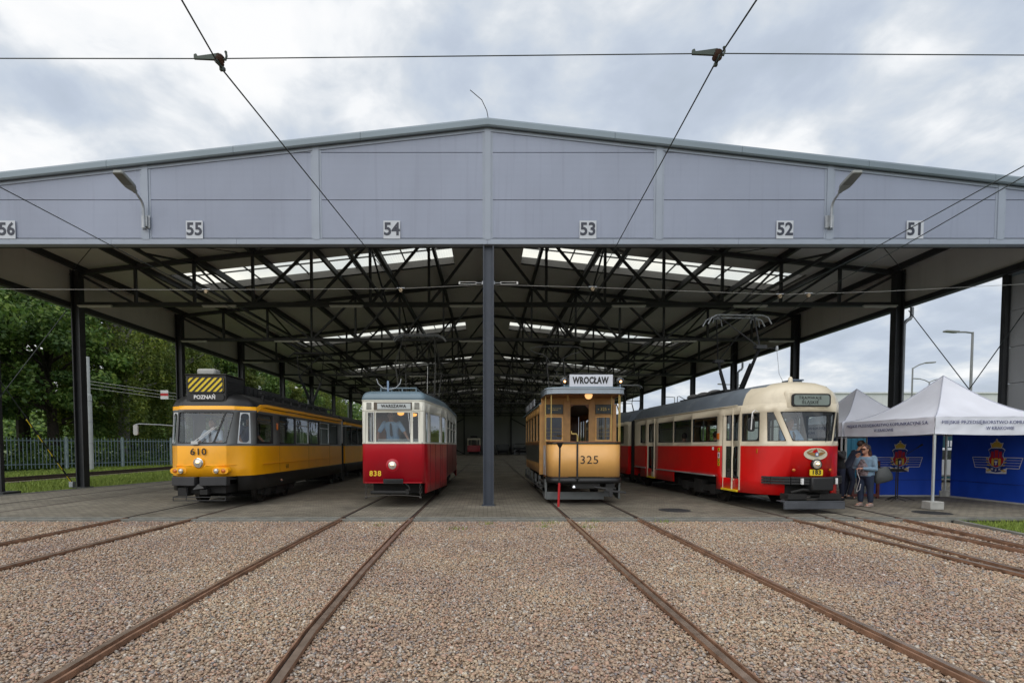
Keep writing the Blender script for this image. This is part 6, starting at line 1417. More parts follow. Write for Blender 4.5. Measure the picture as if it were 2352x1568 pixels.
person('passenger in a green checked shirt seated in the red tram', world(TR, (-.72, 5.0, 1.02)), R(180), sit, mat('green_check_shirt', (.03, .14, .12), .8, var=.6, vs=30), NAVYC, hair=HAIRB)
person('passenger in a red and dark top seated behind the red tram door', world(TR, (-.72, 3.0, 1.02)), R(180), sit, mat('red_check_top', (.20, .02, .025), .8, var=.7, vs=25), NAVYC, hair=HAIRB)
# woman with headphones, and her bag
wj = dict(hip=(0, 0, .84), neck=(0, .02, 1.32), head=(0, -.03, 1.49), shoulder0=(-.18, .02, 1.27), shoulder1=(.18, .02, 1.27), elbow0=(-.24, -.06, 1.02), elbow1=(.25, -.02, .98), wrist0=(-.08, -.20, 1.30), wrist1=(.10, -.30, 1.00), knee0=(-.09, -.03, .46), knee1=(.10, .04, .46), ankle0=(-.09, -.02, .10), ankle1=(.11, .06, .10), curl=.6)
PRINT = mat('spotted_blouse', (.18, .15, .16), .8, var=.9, vs=22)
wm = person('woman in a light denim jacket, dark jeans and sunglasses wearing headphones', (9.33, 12.5, 0), R(-68), wj, DENIM, JEANS, hair=mat('auburn_hair', (.05, .018, .012), .6, var=.3, vs=30), scale=.94, shortsleeve=False, longhair=True, build=1.14, glasses=True, shoe=mat('pale_sandal', (.35, .27, .24), .6))
MB().tube([(.10 * math.cos(a), .02, .115 * math.sin(a) + 1.50) for a in np.linspace(0, math.pi, 13)], .014, 8).ball((-.098, .0, 1.49), .042, 10, sc=(.5, .9, 1)).ball((.098, 0, 1.49), .042, 10, sc=(.5, .9, 1)).build('headphones', BLACK, wm)
torso_ = MB(); torso(torso_, [((0, -.02, .80), .17, .135), ((0, -.03, .95), .17, .145), ((0, -.03, 1.12), .13, .140), ((0, -.02, 1.24), .08, .12)]); fuse(torso_, 'blouse', PRINT, wm, .012)
MB().tube([(-.02, -.31, .99), (.0, -.33, .90), (.05, -.30, .72), (-.04, -.22, .55), (-.08, -.2, .45), (-.05, -.24, .38), (.03, -.26, .45), (.04, -.24, .6)], .006, 5).build('audio_cable', WHITE, wm)
bg_ = thing('shoulder_bag', 'large dark grey shoulder bag hanging behind the denim jacket', 'bag', (9.73, 12.42, .60), R(-8))
m = MB(); N = 9
for i, (z, wx, wy) in enumerate(((0, .17, .06), (.05, .21, .09), (.20, .20, .085), (.34, .15, .05), (.42, .12, .02))):
    m.v += [(wx * math.cos(a) - .10 * z, wy * math.sin(a), z * .85 + .05 * math.cos(a) * (1 - z)) for a in np.linspace(0, 2 * math.pi, 17)[:-1]]
m.f = [(i * 16 + j, i * 16 + (j + 1) % 16, (i + 1) * 16 + (j + 1) % 16, (i + 1) * 16 + j) for i in range(4) for j in range(16)] + [tuple(range(15, -1, -1)), tuple(64 + j for j in range(16))]; m.m = [0] * len(m.f)
m.build('bag_body', mat('grey_leather', (.045, .05, .052), .55, var=.12, bump=.15, bs=9), bg_, smooth=60)
MB().tube([(-.05, 0, .32), (-.22, -.03, .48), (-.38, -.04, .60)], .012, 6).tube([(-.05, .03, .32), (-.20, .05, .47), (-.36, .04, .60)], .010, 6).build('strap', BLACK, bg_)
dk = {k: (v if k == 'curl' else (v[0], v[1] * 1.5, v[2])) for k, v in lean_.items()}
person('man in a dark navy jacket bending over the timber barrier', (10.25, 14.35, 0), R(80), dk, NAVYC, NAVYC, hair=HAIRB, shortsleeve=False, scale=.98)
person('photographer in black half hidden behind the red tram nose', (9.62, 13.9, 0), R(-60), {**lean_, 'wrist0': (-.08, -.36, 1.42), 'wrist1': (.08, -.36, 1.42), 'elbow0': (-.25, -.25, 1.2), 'elbow1': (.25, -.25, 1.2)}, mat('black_coat', (.012, .012, .014), .8), NAVYC, hair=HAIRB, shortsleeve=False, scale=.97)
cm_ = thing('camera', 'small silver and black camera held up beside the red tram', 'camera', world(((9.62, 13.9), R(-60)), (0, -.42, 1.40)), R(-60))
MB().box(-.065, .065, -.02, .02, -.04, .04).box(-.03, .03, -.02, .02, .04, .058).build('camera_body', BLACK, cm_, bevel=.006); MB().lathe((0, -.02, 0), [(.034, 0), (.034, .05), (.028, .055)], (0, -1, 0), 14).build('camera_lens', ALU, cm_)
# timber barrier, microphone, music stand
TIM = mat('red_brown_timber', (.10, .025, .018), .6, var=.3, vs=6)
br_ = thing('timber_barrier', 'red-brown timber frame barrier behind the denim jacket', 'barrier', (10.75, 14.4, 0))
for x in (-.36, .36): MB().box(x - .035, x + .035, -.03, .03, 0, 1.06).build('post', TIM, br_, bevel=.004)
MB().box(-.325, .325, -.025, .025, .90, .98).build('rail', TIM, br_, bevel=.004); MB().box(-.325, .325, -.025, .025, .05, .13).build('rail', TIM, br_, bevel=.004)
for k in range(3): MB().box(-.28 + k * .2, -.12 + k * .2, -.03, -.026, .985 - .01 * k, 1.06).build('leaflet', WHITE, br_, smooth=0)
mc = thing('microphone_stand', 'black boom microphone stand in front of the blue wall', 'microphone stand', (11.15, 13.75, 0))
MB().tube([(0, 0, .06), (0, 0, 1.12)], .014, 8).build('pole', BLACK, mc); MB().tube([(0, 0, .14), (-.36, -.05, .02)], .010, 6).tube([(0, 0, .14), (.40, -.08, .02)], .010, 6).tube([(0, 0, .14), (.02, .38, .02)], .010, 6).build('tripod_base', BLACK, mc)
MB().tube([(-.28, -.02, .98), (.0, 0, 1.13), (.50, .03, 1.42)], .009, 7).lathe((0, -.02, 1.12), [(.03, 0), (.03, .04)], (0, -1, 0), 10).build('boom', BLACK, mc); MB().tube([(.50, .03, 1.42), (.60, .035, 1.485), (.64, .037, 1.51)], [.014, .02, .026], 10).ball((.655, .038, 1.52), .030, 10).build('microphone', BLACK, mc)
ms = thing('music_stand', 'black music stand with a tilted tray left of the microphone', 'music stand', (10.98, 13.6, 0))
MB().prism([(-.30, -.05, .80), (.26, -.05, .80), (.26, .12, .86), (-.30, .12, .86)], (0, -.01, .012)).build('tray', BLACK, ms, bevel=.003); MB().tube([(0, 0, .82), (0, 0, .05)], .014, 8).build('pole', BLACK, ms); MB().tube([(0, 0, .1), (.2, -.1, .015)], .008, 5).tube([(0, 0, .1), (-.2, -.1, .015)], .008, 5).tube([(0, 0, .1), (0, .25, .015)], .008, 5).build('tripod_base', BLACK, ms)
# ================================================ OVERHEAD LINE
def wire(label, pts, r=.006, m=WIRE, name='contact_wire', cat='wire', group='overhead wires', n=6):
    return tag(MB().tube(pts, r, n).build(name, m, None), label, cat, group)
wire('thick trolley wire running over the crimson tram, left one of the top pair', [(-2.5, -3, 5.2), (-2.55, 4.37, 5.2), (-2.68, 5.22, 5.28), (-2.19, 12.95, 5.40), (-2.29, 30, 5.35), (-2.29, 90, 5.35)], .0085)
wire('thick trolley wire running over the ochre tram, right one of the top pair', [(2.3, -3, 5.2), (2.26, 4.4, 5.23), (2.28, 5.2, 5.32), (2.65, 12.95, 5.43), (2.4, 30, 5.35), (2.4, 90, 5.35)], .0085)
wire('trolley wire crossing the upper right of the gable, the higher of two', [(7.7, -3, 5.45), (7.6, 7.3, 5.45), (7.6, 10.1, 5.37), (7.36, 12.95, 5.25), (7.0, 30, 5.3), (7.0, 90, 5.3)], .008)
wire('trolley wire crossing the upper right of the gable, the lower of two', [(7.8, -3, 5.45), (7.85, 7.5, 5.43), (8.08, 10.1, 5.36), (8.1, 12.95, 5.22), (10.9, 24, 5.3), (11.7, 40, 5.3), (11.7, 90, 5.3)], .008)
wire('trolley wire crossing the left part of the gable towards the yellow tram', [(-7.5, -3, 5.4), (-7.4, 7.8, 5.41), (-7.36, 10.2, 5.4), (-7.1, 12.95, 5.3), (-7.0, 30, 5.3), (-7.0, 90, 5.3)], .008)
wire('thin span wire stretched level across the top of the sky', [(-20, 5.22, 5.30), (-8, 5.22, 5.36), (-2.68, 5.22, 5.355), (2.28, 5.2, 5.39), (8, 5.2, 5.36), (20, 5.2, 5.22)], .005, name='span_wire')
wire('pale span wire under the roof left of the middle post', [(-15, 12.98, 5.47), (-11, 12.95, 5.43), (-7, 12.95, 5.42), (-2.19, 12.95, 5.45), (-.13, 12.9, 5.53)], .005, WIREL, 'span_wire')
wire('pale span wire under the roof right of the middle post', [(.17, 12.9, 5.53), (2.65, 12.95, 5.48), (7.4, 12.95, 5.30), (10, 12.95, 5.38), (15.1, 12.98, 5.65)], .005, WIREL, 'span_wire')
CLM = mat('green_grey_casting', (.045, .06, .05), .5, .4, var=.3)
def clamp(label, x, y, z):
    t = thing('wire_clamp', label, 'wire fitting', (x, y, z), group='fittings on the top span wire')
    MB().prism([(-.25, 0, .045), (-.225, 0, .055), (-.215, 0, .03), (-.10, 0, .045), (-.03, 0, .055), (.0, 0, .06), (.03, 0, .02), (-.02, 0, -.01), (-.25, 0, .0)], (0, .02, 0)).build('arm', CLM, t, bevel=.004)
    MB().lathe((.0, .01, -.03), [(.03, -.01), (.048, .0), (.03, .015), (.045, .03), (.03, .045), (.042, .06), (.02, .08)], (.2, .1, 1), 14).build('insulator', mat('brown_insulator', (.06, .03, .022), .35), t)
    MB().tube([(.03, .01, .0), (.065, .01, -.005), (.075, .01, .03), (.068, .01, .075)], .011, 7).ball((.068, .01, .07), .014, 8).build('hook', CLM, t)
    MB().beam((.0, -.05, -.055), (.015, .09, -.045), .022, .03).box(-.012, .02, .03, .06, -.085, -.05).build('wire_grip', CLM, t, bevel=.003)
clamp('dark casting gripping the left trolley wire on the top span wire', -2.68, 5.2, 5.34); clamp('dark casting gripping the right trolley wire on the top span wire', 2.28, 5.18, 5.37)
def small_clamp(label, x, y, z):
    t = thing('wire_clip', label, 'wire fitting', (x, y, z), group='small clips on the pale span wires')
    MB().box(-.10, .10, -.015, .015, -.005, .015).build('bar', GALV, t, bevel=.003); MB().box(-.03, .03, -.03, .03, -.10, 0).box(-.05, -.03, -.02, .02, -.06, -.03).box(.03, .05, -.02, .02, -.06, -.03).build('grip', mat('bronze_grip', (.25, .19, .12), .4, .5), t, bevel=.003)
small_clamp('small bronze wire clip above the crimson tram', -2.19, 12.95, 5.46); small_clamp('small bronze wire clip above the ochre tram', 2.65, 12.95, 5.49); small_clamp('left of two wire clips above the red tram', 7.38, 12.95, 5.31); small_clamp('right of two wire clips above the red tram', 8.1, 12.95, 5.33); small_clamp('small bronze wire clip above the yellow tram', -7.1, 12.95, 5.43)
for s, lb in ((-1, 'silver turnbuckle joined to the left of the middle post'), (1, 'silver turnbuckle joined to the right of the middle post')):
    t = thing('turnbuckle', lb, 'turnbuckle', (.02 + s * .2, 12.78, 5.535), group='turnbuckles at the middle post')
    x0 = s * .12
    MB().box(min(x0, x0 + s * .40), max(x0, x0 + s * .40), -.008, .008, .022, .034).box(min(x0, x0 + s * .40), max(x0, x0 + s * .40), -.008, .008, -.034, -.022).box(min(x0 + s * .38, x0 + s * .42), max(x0 + s * .38, x0 + s * .42), -.01, .01, -.034, .034).box(min(x0 - s * .02, x0), max(x0 - s * .02, x0), -.01, .01, -.034, .034).build('frame', WIREL, t, bevel=.003)
    MB().tube([(-s * .08, 0, 0), (x0, 0, 0)], .012, 6).lathe((-s * .06, 0, -.04), [(.03, 0), (.03, .08)], (0, 0, 1), 10).build('eye_bolt', GALV, t)

# ================================================ FENCE, LEFT BACKGROUND
FEN = mat('galvanised_fence', (.19, .25, .28), .5, .35, var=.2, vs=3); FENP = mat('fence_post_pale', (.34, .42, .42), .5, .2, var=.1)
fence = thing('palisade_fence', 'tall grey-blue steel bar fence along the trees', 'fence', (-31.5, 32.8, 0))
FP = [(-46, 14), (-31.5, 32.8), (-25.6, 41), (-25.2, 60), (-25.2, 100)]
npost = 0
for a, b in zip(FP[:-1], FP[1:]):
    a, b = Vector(a), Vector(b); L = (b - a).length; n = int(L / 2.55)
    for i in range(n):
        p, q = a.lerp(b, i / n), a.lerp(b, (i + 1) / n); o = Vector((31.5, -32.8)); p1, q1 = p + o, q + o
        mb = MB()
        for z in (.25, 1.85): mb.beam((*p1, z), (*q1, z), .04, .05)
        for k in range(17): c = p1.lerp(q1, (k + .5) / 17); d = nrm((*(q1 - p1), 0)); mb.beam((c.x, c.y, -.05), (c.x, c.y, 2.03), .045, .02, up=(d.y, -d.x, 0))
        mb.build('bar_panel', FEN, fence, smooth=0)
        MB().box(p1.x - .05, p1.x + .05, p1.y - .05, p1.y + .05, -.2, 2.14).build('post', FENP, fence, smooth=0)
pl = thing('catenary_pole', 'pale stepped steel mast standing in front of the fence', 'mast', (-26.35, 33.6, -.16))
pm = mat('pale_mast', (.42, .44, .44), .5, var=.08)
MB().lathe((0, 0, 0), [(.24, 0), (.24, .04), (.19, .05), (.18, 5.0), (.13, 5.05)], (0, 0, 1), 14).build('lower_tube', pm, pl); MB().lathe((0, 0, 5.0), [(.12, 0), (.11, 2.5), (.0, 2.52)], (0, 0, 1), 14).build('upper_tube', pm, pl)
for z in (1.8, 3.2, 4.6): MB().lathe((0, 0, z), [(.19, 0), (.195, .02), (.19, .04)], (0, 0, 1), 14).build('band', GALV, pl)
for i, (z, e) in enumerate(((5.75, 5.0), (5.55, 4.7), (5.3, 4.55))): wire('pale wire running right from the stepped mast, ' + ('upper', 'middle', 'lower')[i] + ' one', [(-26.3, 33.6, z), (-22.6, 37.5, (z + e) / 2 - .08), (-15.5, 44, e)], .014, WIREL, 'mast_wire', n=5)
sg = thing('line_sign', 'small white and red striped sign hanging on the wires', 'sign', (-21.9, 34.5, 4.95)); MB().box(-.26, .26, -.015, .015, -.30, .30).build('plate', mat('sign_white_plate', (.6, .6, .6), .5), sg, smooth=0); MB().box(-.26, .26, -.018, -.0155, -.08, .10).build('stripe', mat('signal_red', (.42, .012, .015)), sg, smooth=0)
st_ = thing('striped_stay', 'black and yellow striped guy rod by the nearest left column', 'guy rod', (0, 0, 0))
A, B = Vector((-15.05, 16.6, 2.35)), Vector((-15.05, 18.3, .18)); 
for i in range(9): MB().tube([A.lerp(B, i / 9), A.lerp(B, (i + 1) / 9)], .028, 8).build('band', YPL if i % 2 == 0 else BLACK, st_)
MB().box(-15.12, -14.98, 18.25, 18.4, .0, .2).build('foot', GALV, st_, bevel=.01)

# ================================================ TREES
def leafmat(name, c0, c1, c2):
    m = bpy.data.materials.new(name); m.use_nodes = True; t = m.node_tree; t.nodes.clear(); o = t.nodes.new('ShaderNodeOutputMaterial'); g = t.nodes.new('ShaderNodeNewGeometry'); r = t.nodes.new('ShaderNodeValToRGB')
    r.color_ramp.elements[0].color = (*c0, 1); r.color_ramp.elements[1].color = (*c2, 1); e = r.color_ramp.elements.new(.5); e.color = (*c1, 1); t.links.new(g.outputs['Random Per Island'], r.inputs[0])
    c = t.nodes.new('ShaderNodeTexCoord'); n = t.nodes.new('ShaderNodeTexNoise'); n.inputs['Scale'].default_value = .55; n.inputs['Detail'].default_value = 3; t.links.new(c.outputs['Object'], n.inputs['Vector'])
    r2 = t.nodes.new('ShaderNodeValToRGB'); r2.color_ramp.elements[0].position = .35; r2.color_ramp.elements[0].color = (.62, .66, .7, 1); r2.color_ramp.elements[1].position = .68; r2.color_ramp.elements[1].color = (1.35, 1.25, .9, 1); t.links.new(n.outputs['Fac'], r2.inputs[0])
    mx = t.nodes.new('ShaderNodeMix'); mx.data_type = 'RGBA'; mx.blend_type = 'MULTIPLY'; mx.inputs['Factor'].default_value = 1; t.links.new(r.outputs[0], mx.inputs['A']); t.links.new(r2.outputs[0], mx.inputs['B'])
    d = t.nodes.new('ShaderNodeBsdfPrincipled'); d.inputs['Roughness'].default_value = .55; t.links.new(mx.outputs['Result'], d.inputs['Base Color']); tr = t.nodes.new('ShaderNodeBsdfTranslucent'); t.links.new(mx.outputs['Result'], tr.inputs[0]); ms_ = t.nodes.new('ShaderNodeMixShader'); ms_.inputs[0].default_value = .4
    t.links.new(d.outputs[0], ms_.inputs[1]); t.links.new(tr.outputs[0], ms_.inputs[2]); t.links.new(ms_.outputs[0], o.inputs[0]); return m
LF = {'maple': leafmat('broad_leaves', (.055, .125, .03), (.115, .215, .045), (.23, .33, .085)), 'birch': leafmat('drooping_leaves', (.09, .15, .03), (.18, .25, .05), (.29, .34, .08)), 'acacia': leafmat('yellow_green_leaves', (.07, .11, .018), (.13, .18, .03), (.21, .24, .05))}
BARK = mat('dark_bark', (.045, .035, .026), .9, var=.4, vs=5, bump=1, bs=12); BIRCH = mat('pale_bark', (.28, .27, .24), .8, var=.3, vs=4, bump=.5, dirt=((.05, .045, .04), .9, 5))
def treemesh(kind, H, W, n, seed, leaf):
    r = np.random.default_rng(seed); nb = 90 if kind != 'birch' else 110
    # clump centres on branch ends through the crown volume
    th = r.uniform(0, 2 * np.pi, nb); f = r.uniform(.10, 1.0, nb); rad = W * np.sin(np.pi * np.clip(f * .86 + .12, 0, 1)) ** .75 * r.uniform(.35, 1.0, nb) ** .5
    z = H * (.16 + .82 * f); C_ = np.stack([rad * np.cos(th), rad * np.sin(th), z], 1); C_ += r.normal(0, .35, C_.shape)
    cs = r.uniform(.55, 1.25, nb) * W * .24
    k = r.integers(0, nb, n); off = r.normal(0, 1, (n, 3)); off /= np.linalg.norm(off, axis=1)[:, None] + 1e-9; off *= (r.random(n) ** .45)[:, None]
    if kind == 'birch':
        off *= np.array([.7, .7, 1.0]); P = C_[k] + off * cs[k][:, None]; st = r.integers(0, 14, n); hsh = np.sin(st * 12.9 + k * 78.2) * 43758; hx = hsh - np.floor(hsh); h2 = np.sin(st * 39.3 + k * 11.1) * 24634; hy_ = h2 - np.floor(h2)
        dr = r.random(n) ** .8 * 3.2; P = np.stack([C_[k][:, 0] + (hx - .5) * cs[k] * 2.0 + r.normal(0, .07, n), C_[k][:, 1] + (hy_ - .5) * cs[k] * 2.0 + r.normal(0, .07, n), C_[k][:, 2] + .6 - dr], 1)
    else:
        P = C_[k] + off * cs[k][:, None] * np.array([1.15, 1.15, .72])
    P[:, 2] = np.maximum(P[:, 2], H * .08)
    nr = r.normal(0, .6, (n, 3)) + off * .8 + np.array([0, 0, .5]); nr /= np.linalg.norm(nr, axis=1)[:, None]; a = np.cross(nr, r.normal(0, 1, (n, 3))); a /= np.linalg.norm(a, axis=1)[:, None]; b = np.cross(nr, a)
    s = (leaf * r.uniform(.6, 1.3, n))[:, None]
    V = np.stack([P - a * s, P - b * s * .55, P + a * s, P + b * s * .55], 1).reshape(-1, 3); F = np.arange(len(V)).reshape(-1, 4)
    return V, F, C_
def tree(kind, H, W, n, seed, leaf, label, loc, grp):
    t = thing('tree', label, 'tree', loc, 0, grp); V, F, C_ = treemesh(kind, H, W, n, seed, leaf)
    c = npmesh('crown', V, F, LF[kind], 4); c.parent = t
    mb = MB(); r = random.Random(seed); tr = .028 * H; top = (r.uniform(-.5, .5), r.uniform(-.5, .5), H * .78); mid = (r.uniform(-.3, .3), r.uniform(-.3, .3), H * .35)
    mb.tube([(0, 0, -.3), (0, 0, .5), mid, top], [tr * 1.4, tr, tr * .75, tr * .15], 9)
    for q in C_[::3]:
        f = min(.9, max(.22, q[2] / H * .75)); s = Vector(mid).lerp(Vector(top), max(0, (f - .35) / .43)) if f > .35 else Vector((0, 0, .5)).lerp(Vector(mid), f / .35)
        m_ = s.lerp(Vector(q), .5) + Vector((0, 0, .3)); mb.tube([s, m_, q], [tr * .35, tr * .2, tr * .06], 5)
    mb.build('trunk', BIRCH if kind == 'birch' else BARK, t); return t
protos = {}
spec = [('maple', 15, 4.6, 30000, 11, .17), ('maple', 17, 5.2, 34000, 12, .17), ('birch', 16, 4.4, 42000, 13, .11), ('acacia', 13, 3.8, 24000, 14, .15), ('maple', 14, 4.8, 28000, 15, .16)]
where = [(1, -33.5, 27.5, 1.0, 'broad dark tree at the far left edge of the photo'), (0, -36.5, 33.5, 1.05, 'broad dark tree second from the left edge, behind the first panels of fence'), (4, -32.0, 37.5, 1.0, 'dense tree just left of the nearest left column'), (2, -30.2, 42.0, 1.05, 'weeping birch with drooping strands right of the pale mast'), (2, -29.5, 47.5, .95, 'second weeping birch, right of the first'), (0, -29.5, 53.5, .95, 'dark broad tree behind the yellow tram roof box'), (3, -29.0, 59.0, .9, 'yellow-green light tree seen over the yellow tram between two columns'), (4, -30.5, 65.5, .95, 'dark tree seen between the third and fourth left columns'), (3, -29.5, 73.0, .9, 'small yellow-green tree far down the fence'), (1, -31.0, 81.0, .9, 'tall dark tree far down the fence'), (2, -29.8, 92.0, .95, 'weeping tree beside the crimson tram roof, farthest along the fence'), (0, -33, 104, 1.1, 'large dark tree closing the view at the end of the fence'),
         (1, -42, 46, 1.15, 'tall tree in the back row behind the dense tree'), (4, -40, 57, 1.15, 'tall tree in the back row behind the birches'), (0, -41, 69, 1.15, 'tall tree in the back row behind the yellow-green tree'), (1, -40, 84, 1.15, 'tall tree in the back row towards the far end'), (0, -45, 37, 1.2, 'tall tree in the back row at the left edge')]
for i, (k, x, y, sc, lb) in enumerate(where):
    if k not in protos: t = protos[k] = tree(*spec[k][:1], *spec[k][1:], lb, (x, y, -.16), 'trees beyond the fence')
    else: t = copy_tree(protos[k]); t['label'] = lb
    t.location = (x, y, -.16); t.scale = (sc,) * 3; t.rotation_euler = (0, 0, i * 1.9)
# low undergrowth behind the fence
V, F = [], []
r = np.random.default_rng(5); n = 60000; yy = 20 + r.random(n) ** 1.3 * 85; xx = np.where(yy < 41, -31.5 + (yy - 32.8) * .72, -25.4) - 1.0 - r.random(n) * 6; zz = r.random(n) ** 1.5 * (1.6 + 1.2 * np.sin(yy * .7)) ; P = np.stack([xx, yy, zz - .15], 1)
a = r.normal(0, 1, (n, 3)); a /= np.linalg.norm(a, axis=1)[:, None]; b = np.cross(a, r.normal(0, 1, (n, 3))); b /= np.linalg.norm(b, axis=1)[:, None]; s = .13
npmesh('undergrowth', np.stack([P - a * s, P - b * s * .6, P + a * s, P + b * s * .6], 1).reshape(-1, 3), np.arange(4 * n).reshape(-1, 4), LF['maple'], 4, kind='stuff', label='tangled low greenery behind the fence', category='undergrowth')
V, F, _ = treemesh('maple', 9, 26, 90000, 77, .30)
V[:, 0] *= 2.2; V[:, 1] *= .5
for k, (x, y) in enumerate([(-62, 105)]):
    o = npmesh('far_wood', V, F, LF['maple'], 4, kind='stuff', label='far-off mass of trees at the left horizon', category='woodland'); o.location = (x, y, 0)

# ================================================ RIGHT BACKGROUND
GW = panelmat('side_building_cladding', (.36, .37, .38), .045, .3)
bl = thing('grey_annex', 'grey ribbed-metal building at the right edge behind the front column', 'building', (15.26, 15.0, 0))
for z0, z1 in ((0.0, 1.2), (1.215, 2.25), (2.265, 3.3), (3.315, 4.35), (4.365, 5.4), (5.415, 6.40)): MB().box(0, .12, -7.0, -.02, z0, z1).build('wall_panel', GW, bl, smooth=0)
MB().box(.12, 6.0, -6.98, -.04, 0, 6.38).build('wall', GW, bl, smooth=0); MB().box(-.05, 6.1, -7.05, .0, 6.41, 6.5).build('roof', CAP, bl, smooth=0)
wh = thing('warehouse', 'long low pale grey warehouse beyond the tents', 'building', (41, 60, -.1))
PAL = panelmat('pale_cladding', (.62, .64, .64), .3, .2)
MB().box(0, 22, 0, 20, 0, 4.2).box(0, 22, 0, 20, 4.22, 7.7).build('wall', PAL, wh, smooth=0); MB().box(-.15, 22.2, -.15, 20.1, 7.71, 7.9).build('roof', PAL, wh, smooth=0); MB().box(-5, -.02, 1, 10, 0, 6.0).build('side_wing', PAL, wh, smooth=0)
for k in range(6): MB().box(1.5 + k * 3.4, 3.8 + k * 3.4, -.04, -.002, 3.2, 4.0).build('window', mat('dull_pane', (.10, .12, .13), .2), wh, smooth=0)
def container(label, x, y, L, m, txt=None, rz=0):
    t = thing('shipping_container', label, 'container', (x, y, -.1), rz, 'teal containers behind the tents'); H = 2.6
    mb = MB(); n = int(L / .28)
    pts = []
    for i in range(n): q = i * L / n; w = L / n; pts += [(q, 0), (q + w * .35, 0), (q + w * .5, .036), (q + w * .85, .036)]
    pts.append((L, 0)); k = len(pts); mb.v = [(a, b, z) for z in (.14, H - .1) for a, b in pts]; mb.f = [(i, i + 1, k + i + 1, k + i) for i in range(k - 1)]; mb.m = [0] * (k - 1)
    mb.box(.0, L, .05, 2.4, .14, H - .06); mb.build('corrugated_wall', m, t, smooth=0, fix=False)
    fr = MB()
    for z in (0.0, H - .14): fr.box(0, L, -.02, 2.44, z, z + .14)
    for a in (0, L - .12): fr.box(a, a + .12, -.03, 2.44, .14, H - .14)
    fr.build('frame', m, t, smooth=0)
    if txt:
        b = MB(); r_ = random.Random(3)
        for z, x0, w in ((2.25, .5, 1.2), (2.08, .5, .8), (1.55, .4, 1.0), (.95, .5, .9)): 
            q = x0
            while q < x0 + w: l = r_.uniform(.06, .14); b.box(q, q + l, -.036, -.03, z, z + (.28 if z == 1.55 else .10)); q += l + .05
        b.build('stencil_marks', CW, t, smooth=0)
container('light teal corrugated container seen between the tent poles', 16.6, 23.5, 3.4, mat('light_teal_paint', (.02, .15, .24), .5, var=.15, vs=2))
container('dark teal container with white stencil marks in the gap between the blue walls', 20.6, 23.2, 6.0, mat('dark_teal_paint', (.01, .065, .085), .5, var=.15, vs=2), True)
MB_ = MB()
vn = thing('parked_van', 'white van parked low in the gap between the blue walls', 'van', (18.6, 20.6, -.06), R(3))
MB().prism([(-1.9, 0, .3), (1.9, 0, .3), (1.95, 0, .75), (1.6, 0, 1.0), (1.1, 0, 1.45), (-1.85, 0, 1.5), (-1.95, 0, 1.3)], (0, 1.5, 0)).build('body', mat('white_car_paint', (.6, .61, .62), .3, var=.03, coat=.5), vn, bevel=.08)
MB().prism([(-.6, -.006, 1.0), (1.05, -.006, 1.0), (.85, -.006, 1.36), (-.6, -.006, 1.38)], (0, .01, 0)).build('side_window', mat('dark_car_glass', (.02, .025, .03), .1, coat=1), vn, smooth=0)
for x in (-1.25, 1.2): MB().lathe((x, -.02, .32), [(.30, 0), (.32, .05), (.32, .2), (.2, .22)], (0, 1, 0), 18).build('wheel', RUB, vn)
def streetlamp(label, x, y, H, arms, grp='street lamps beyond the tents'):
    t = thing('street_lamp', label, 'street lamp', (x, y, -.1), group=grp); r = .07 * H / 8
    MB().tube([(0, 0, 0), (0, 0, H)], [r * 1.3, r * .8], 10).build('pole', mat('lamp_pole', (.22, .23, .23), .5, .3), t)
    for dx_, dz in arms:
        MB().tube([(0, 0, H - .05), (dx_ * .5, 0, H + dz * .6), (dx_, 0, H + dz)], r * .7, 8).build('arm', mat('lamp_pole', (.22, .23, .23)), t)
        s = 1 if dx_ > 0 else -1; MB().prism([(dx_, -.12, H + dz - .04), (dx_ + s * .15, -.16, H + dz - .05), (dx_ + s * .8, -.14, H + dz + .0), (dx_ + s * .8, .14, H + dz), (dx_ + s * .15, .16, H + dz - .05), (dx_, .12, H + dz - .04)], (0, 0, .10)).build('lamp_head', mat('lamp_head_grey', (.22, .23, .22)), t, bevel=.02)
streetlamp('street lamp with one straight arm over the nearer tent peak', 28.45, 30, 8.25, [(-.85, 0)])
streetlamp('double-armed street lamp far off left of the tent peak', 52.0, 60, 9.1, [(-1.1, .35), (1.1, .35)])
streetlamp('street lamp arm showing right of the big right column', 35.0, 42, 8.0, [(1.0, .4)])
streetlamp('small far lamp seen over the red tram rear roof', 33.8, 92, 10.4, [(-1.2, 0)])
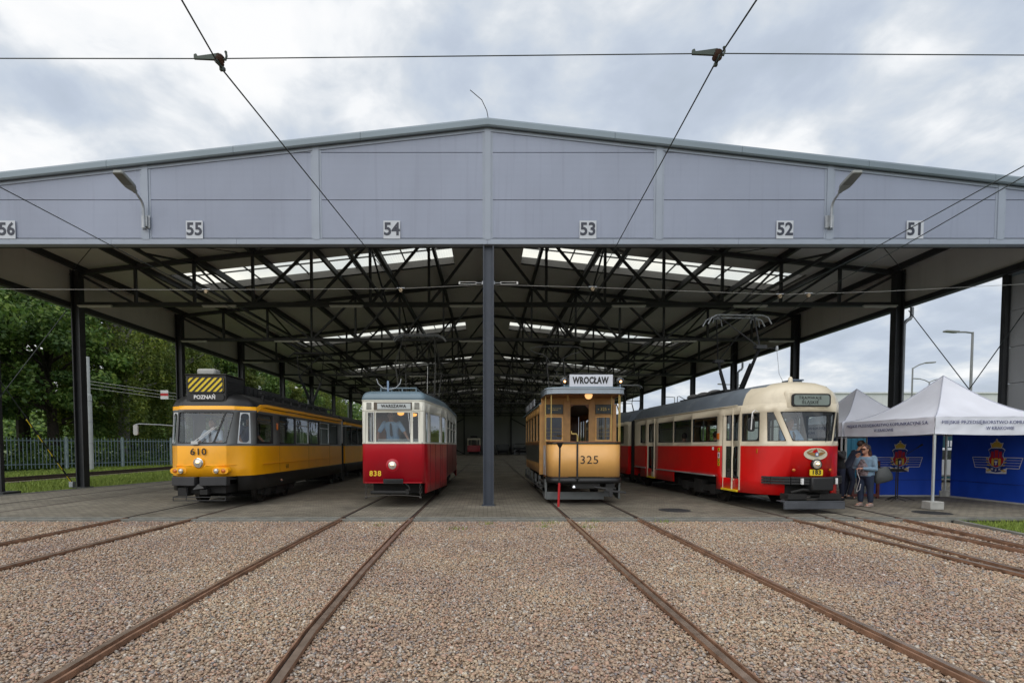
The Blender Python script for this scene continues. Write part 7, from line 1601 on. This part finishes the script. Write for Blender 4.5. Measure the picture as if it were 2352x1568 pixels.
streetlamp('far lamp above the red tram roof between two columns', 24.8, 50, 7.6, [(-1.4, 0)])
# distant greenery on the right
V, F, _ = treemesh('maple', 6, 16, 50000, 78, .25); V[:, 0] *= 3.0; V[:, 1] *= .6
o = npmesh('far_hedge', V, F, LF['maple'], 4, kind='stuff', label='low line of far trees behind the red tram', category='woodland'); o.location = (70, 150, -1)
# ------------------------------------------------ things at the back of the shed
bt = thing('tram', 'small red and cream works tram at the far back wall', 'tram', (-2.35, 86.5, 0), group='rolling stock at the back wall')
MB().box(-1.1, 1.1, 0, 3.5, .5, 1.6).build('lower_body', CRIM, bt, bevel=.05)
mb = MB()
for x0, x1 in ((-1.1, -.95), (-.5, -.42), (.5, .58), (.95, 1.1)): mb.box(x0, x1, 0, .1, 1.6, 2.7)
mb.box(-1.1, 1.1, .02, .08, 2.5, 2.8); mb.box(-1.1, -1.04, .1, 3.5, 1.6, 2.7); mb.box(1.04, 1.1, .1, 3.5, 1.6, 2.7); mb.build('upper_body', CREAM, bt, smooth=0)
MB().box(-1.12, 1.12, -.02, 3.5, 2.8, 2.95).box(-.6, .6, .3, 2.5, 2.95, 3.2).build('roof', TBLK, bt, bevel=.04); MB().box(-.9, .9, .2, 3.2, .15, .5).build('underframe', UNDER, bt, smooth=0)
for x, lb, w, h, m in ((2.6, 'dark green open wagon at the back wall', 1.1, 1.75, DGRN), (6.2, 'dark flat wagon with a canopy frame at the back wall', 1.6, 1.9, TBLK)):
    w_ = thing('wagon', lb, 'wagon', (x, 86.5, 0), group='rolling stock at the back wall')
    if h < 1.8: MB().box(-w, w, 0, 3, .7, h).build('box', m, w_, bevel=.04)
    else:
        MB().box(-w, w, 0, 3, h - .12, h).box(-w, w, 0, 3, .85, 1.2).build('deck', m, w_, smooth=0)
        MB().box(-w, -w + .1, 0, .1, 0, h - .12).box(w - .1, w, 0, .1, 0, h - .12).build('frame_post', GALV, w_, smooth=0)
    wheelset(w_, .8, r=.36); MB().box(-.9, .9, .1, 2.9, .3, .7).build('underframe', UNDER, w_, smooth=0)
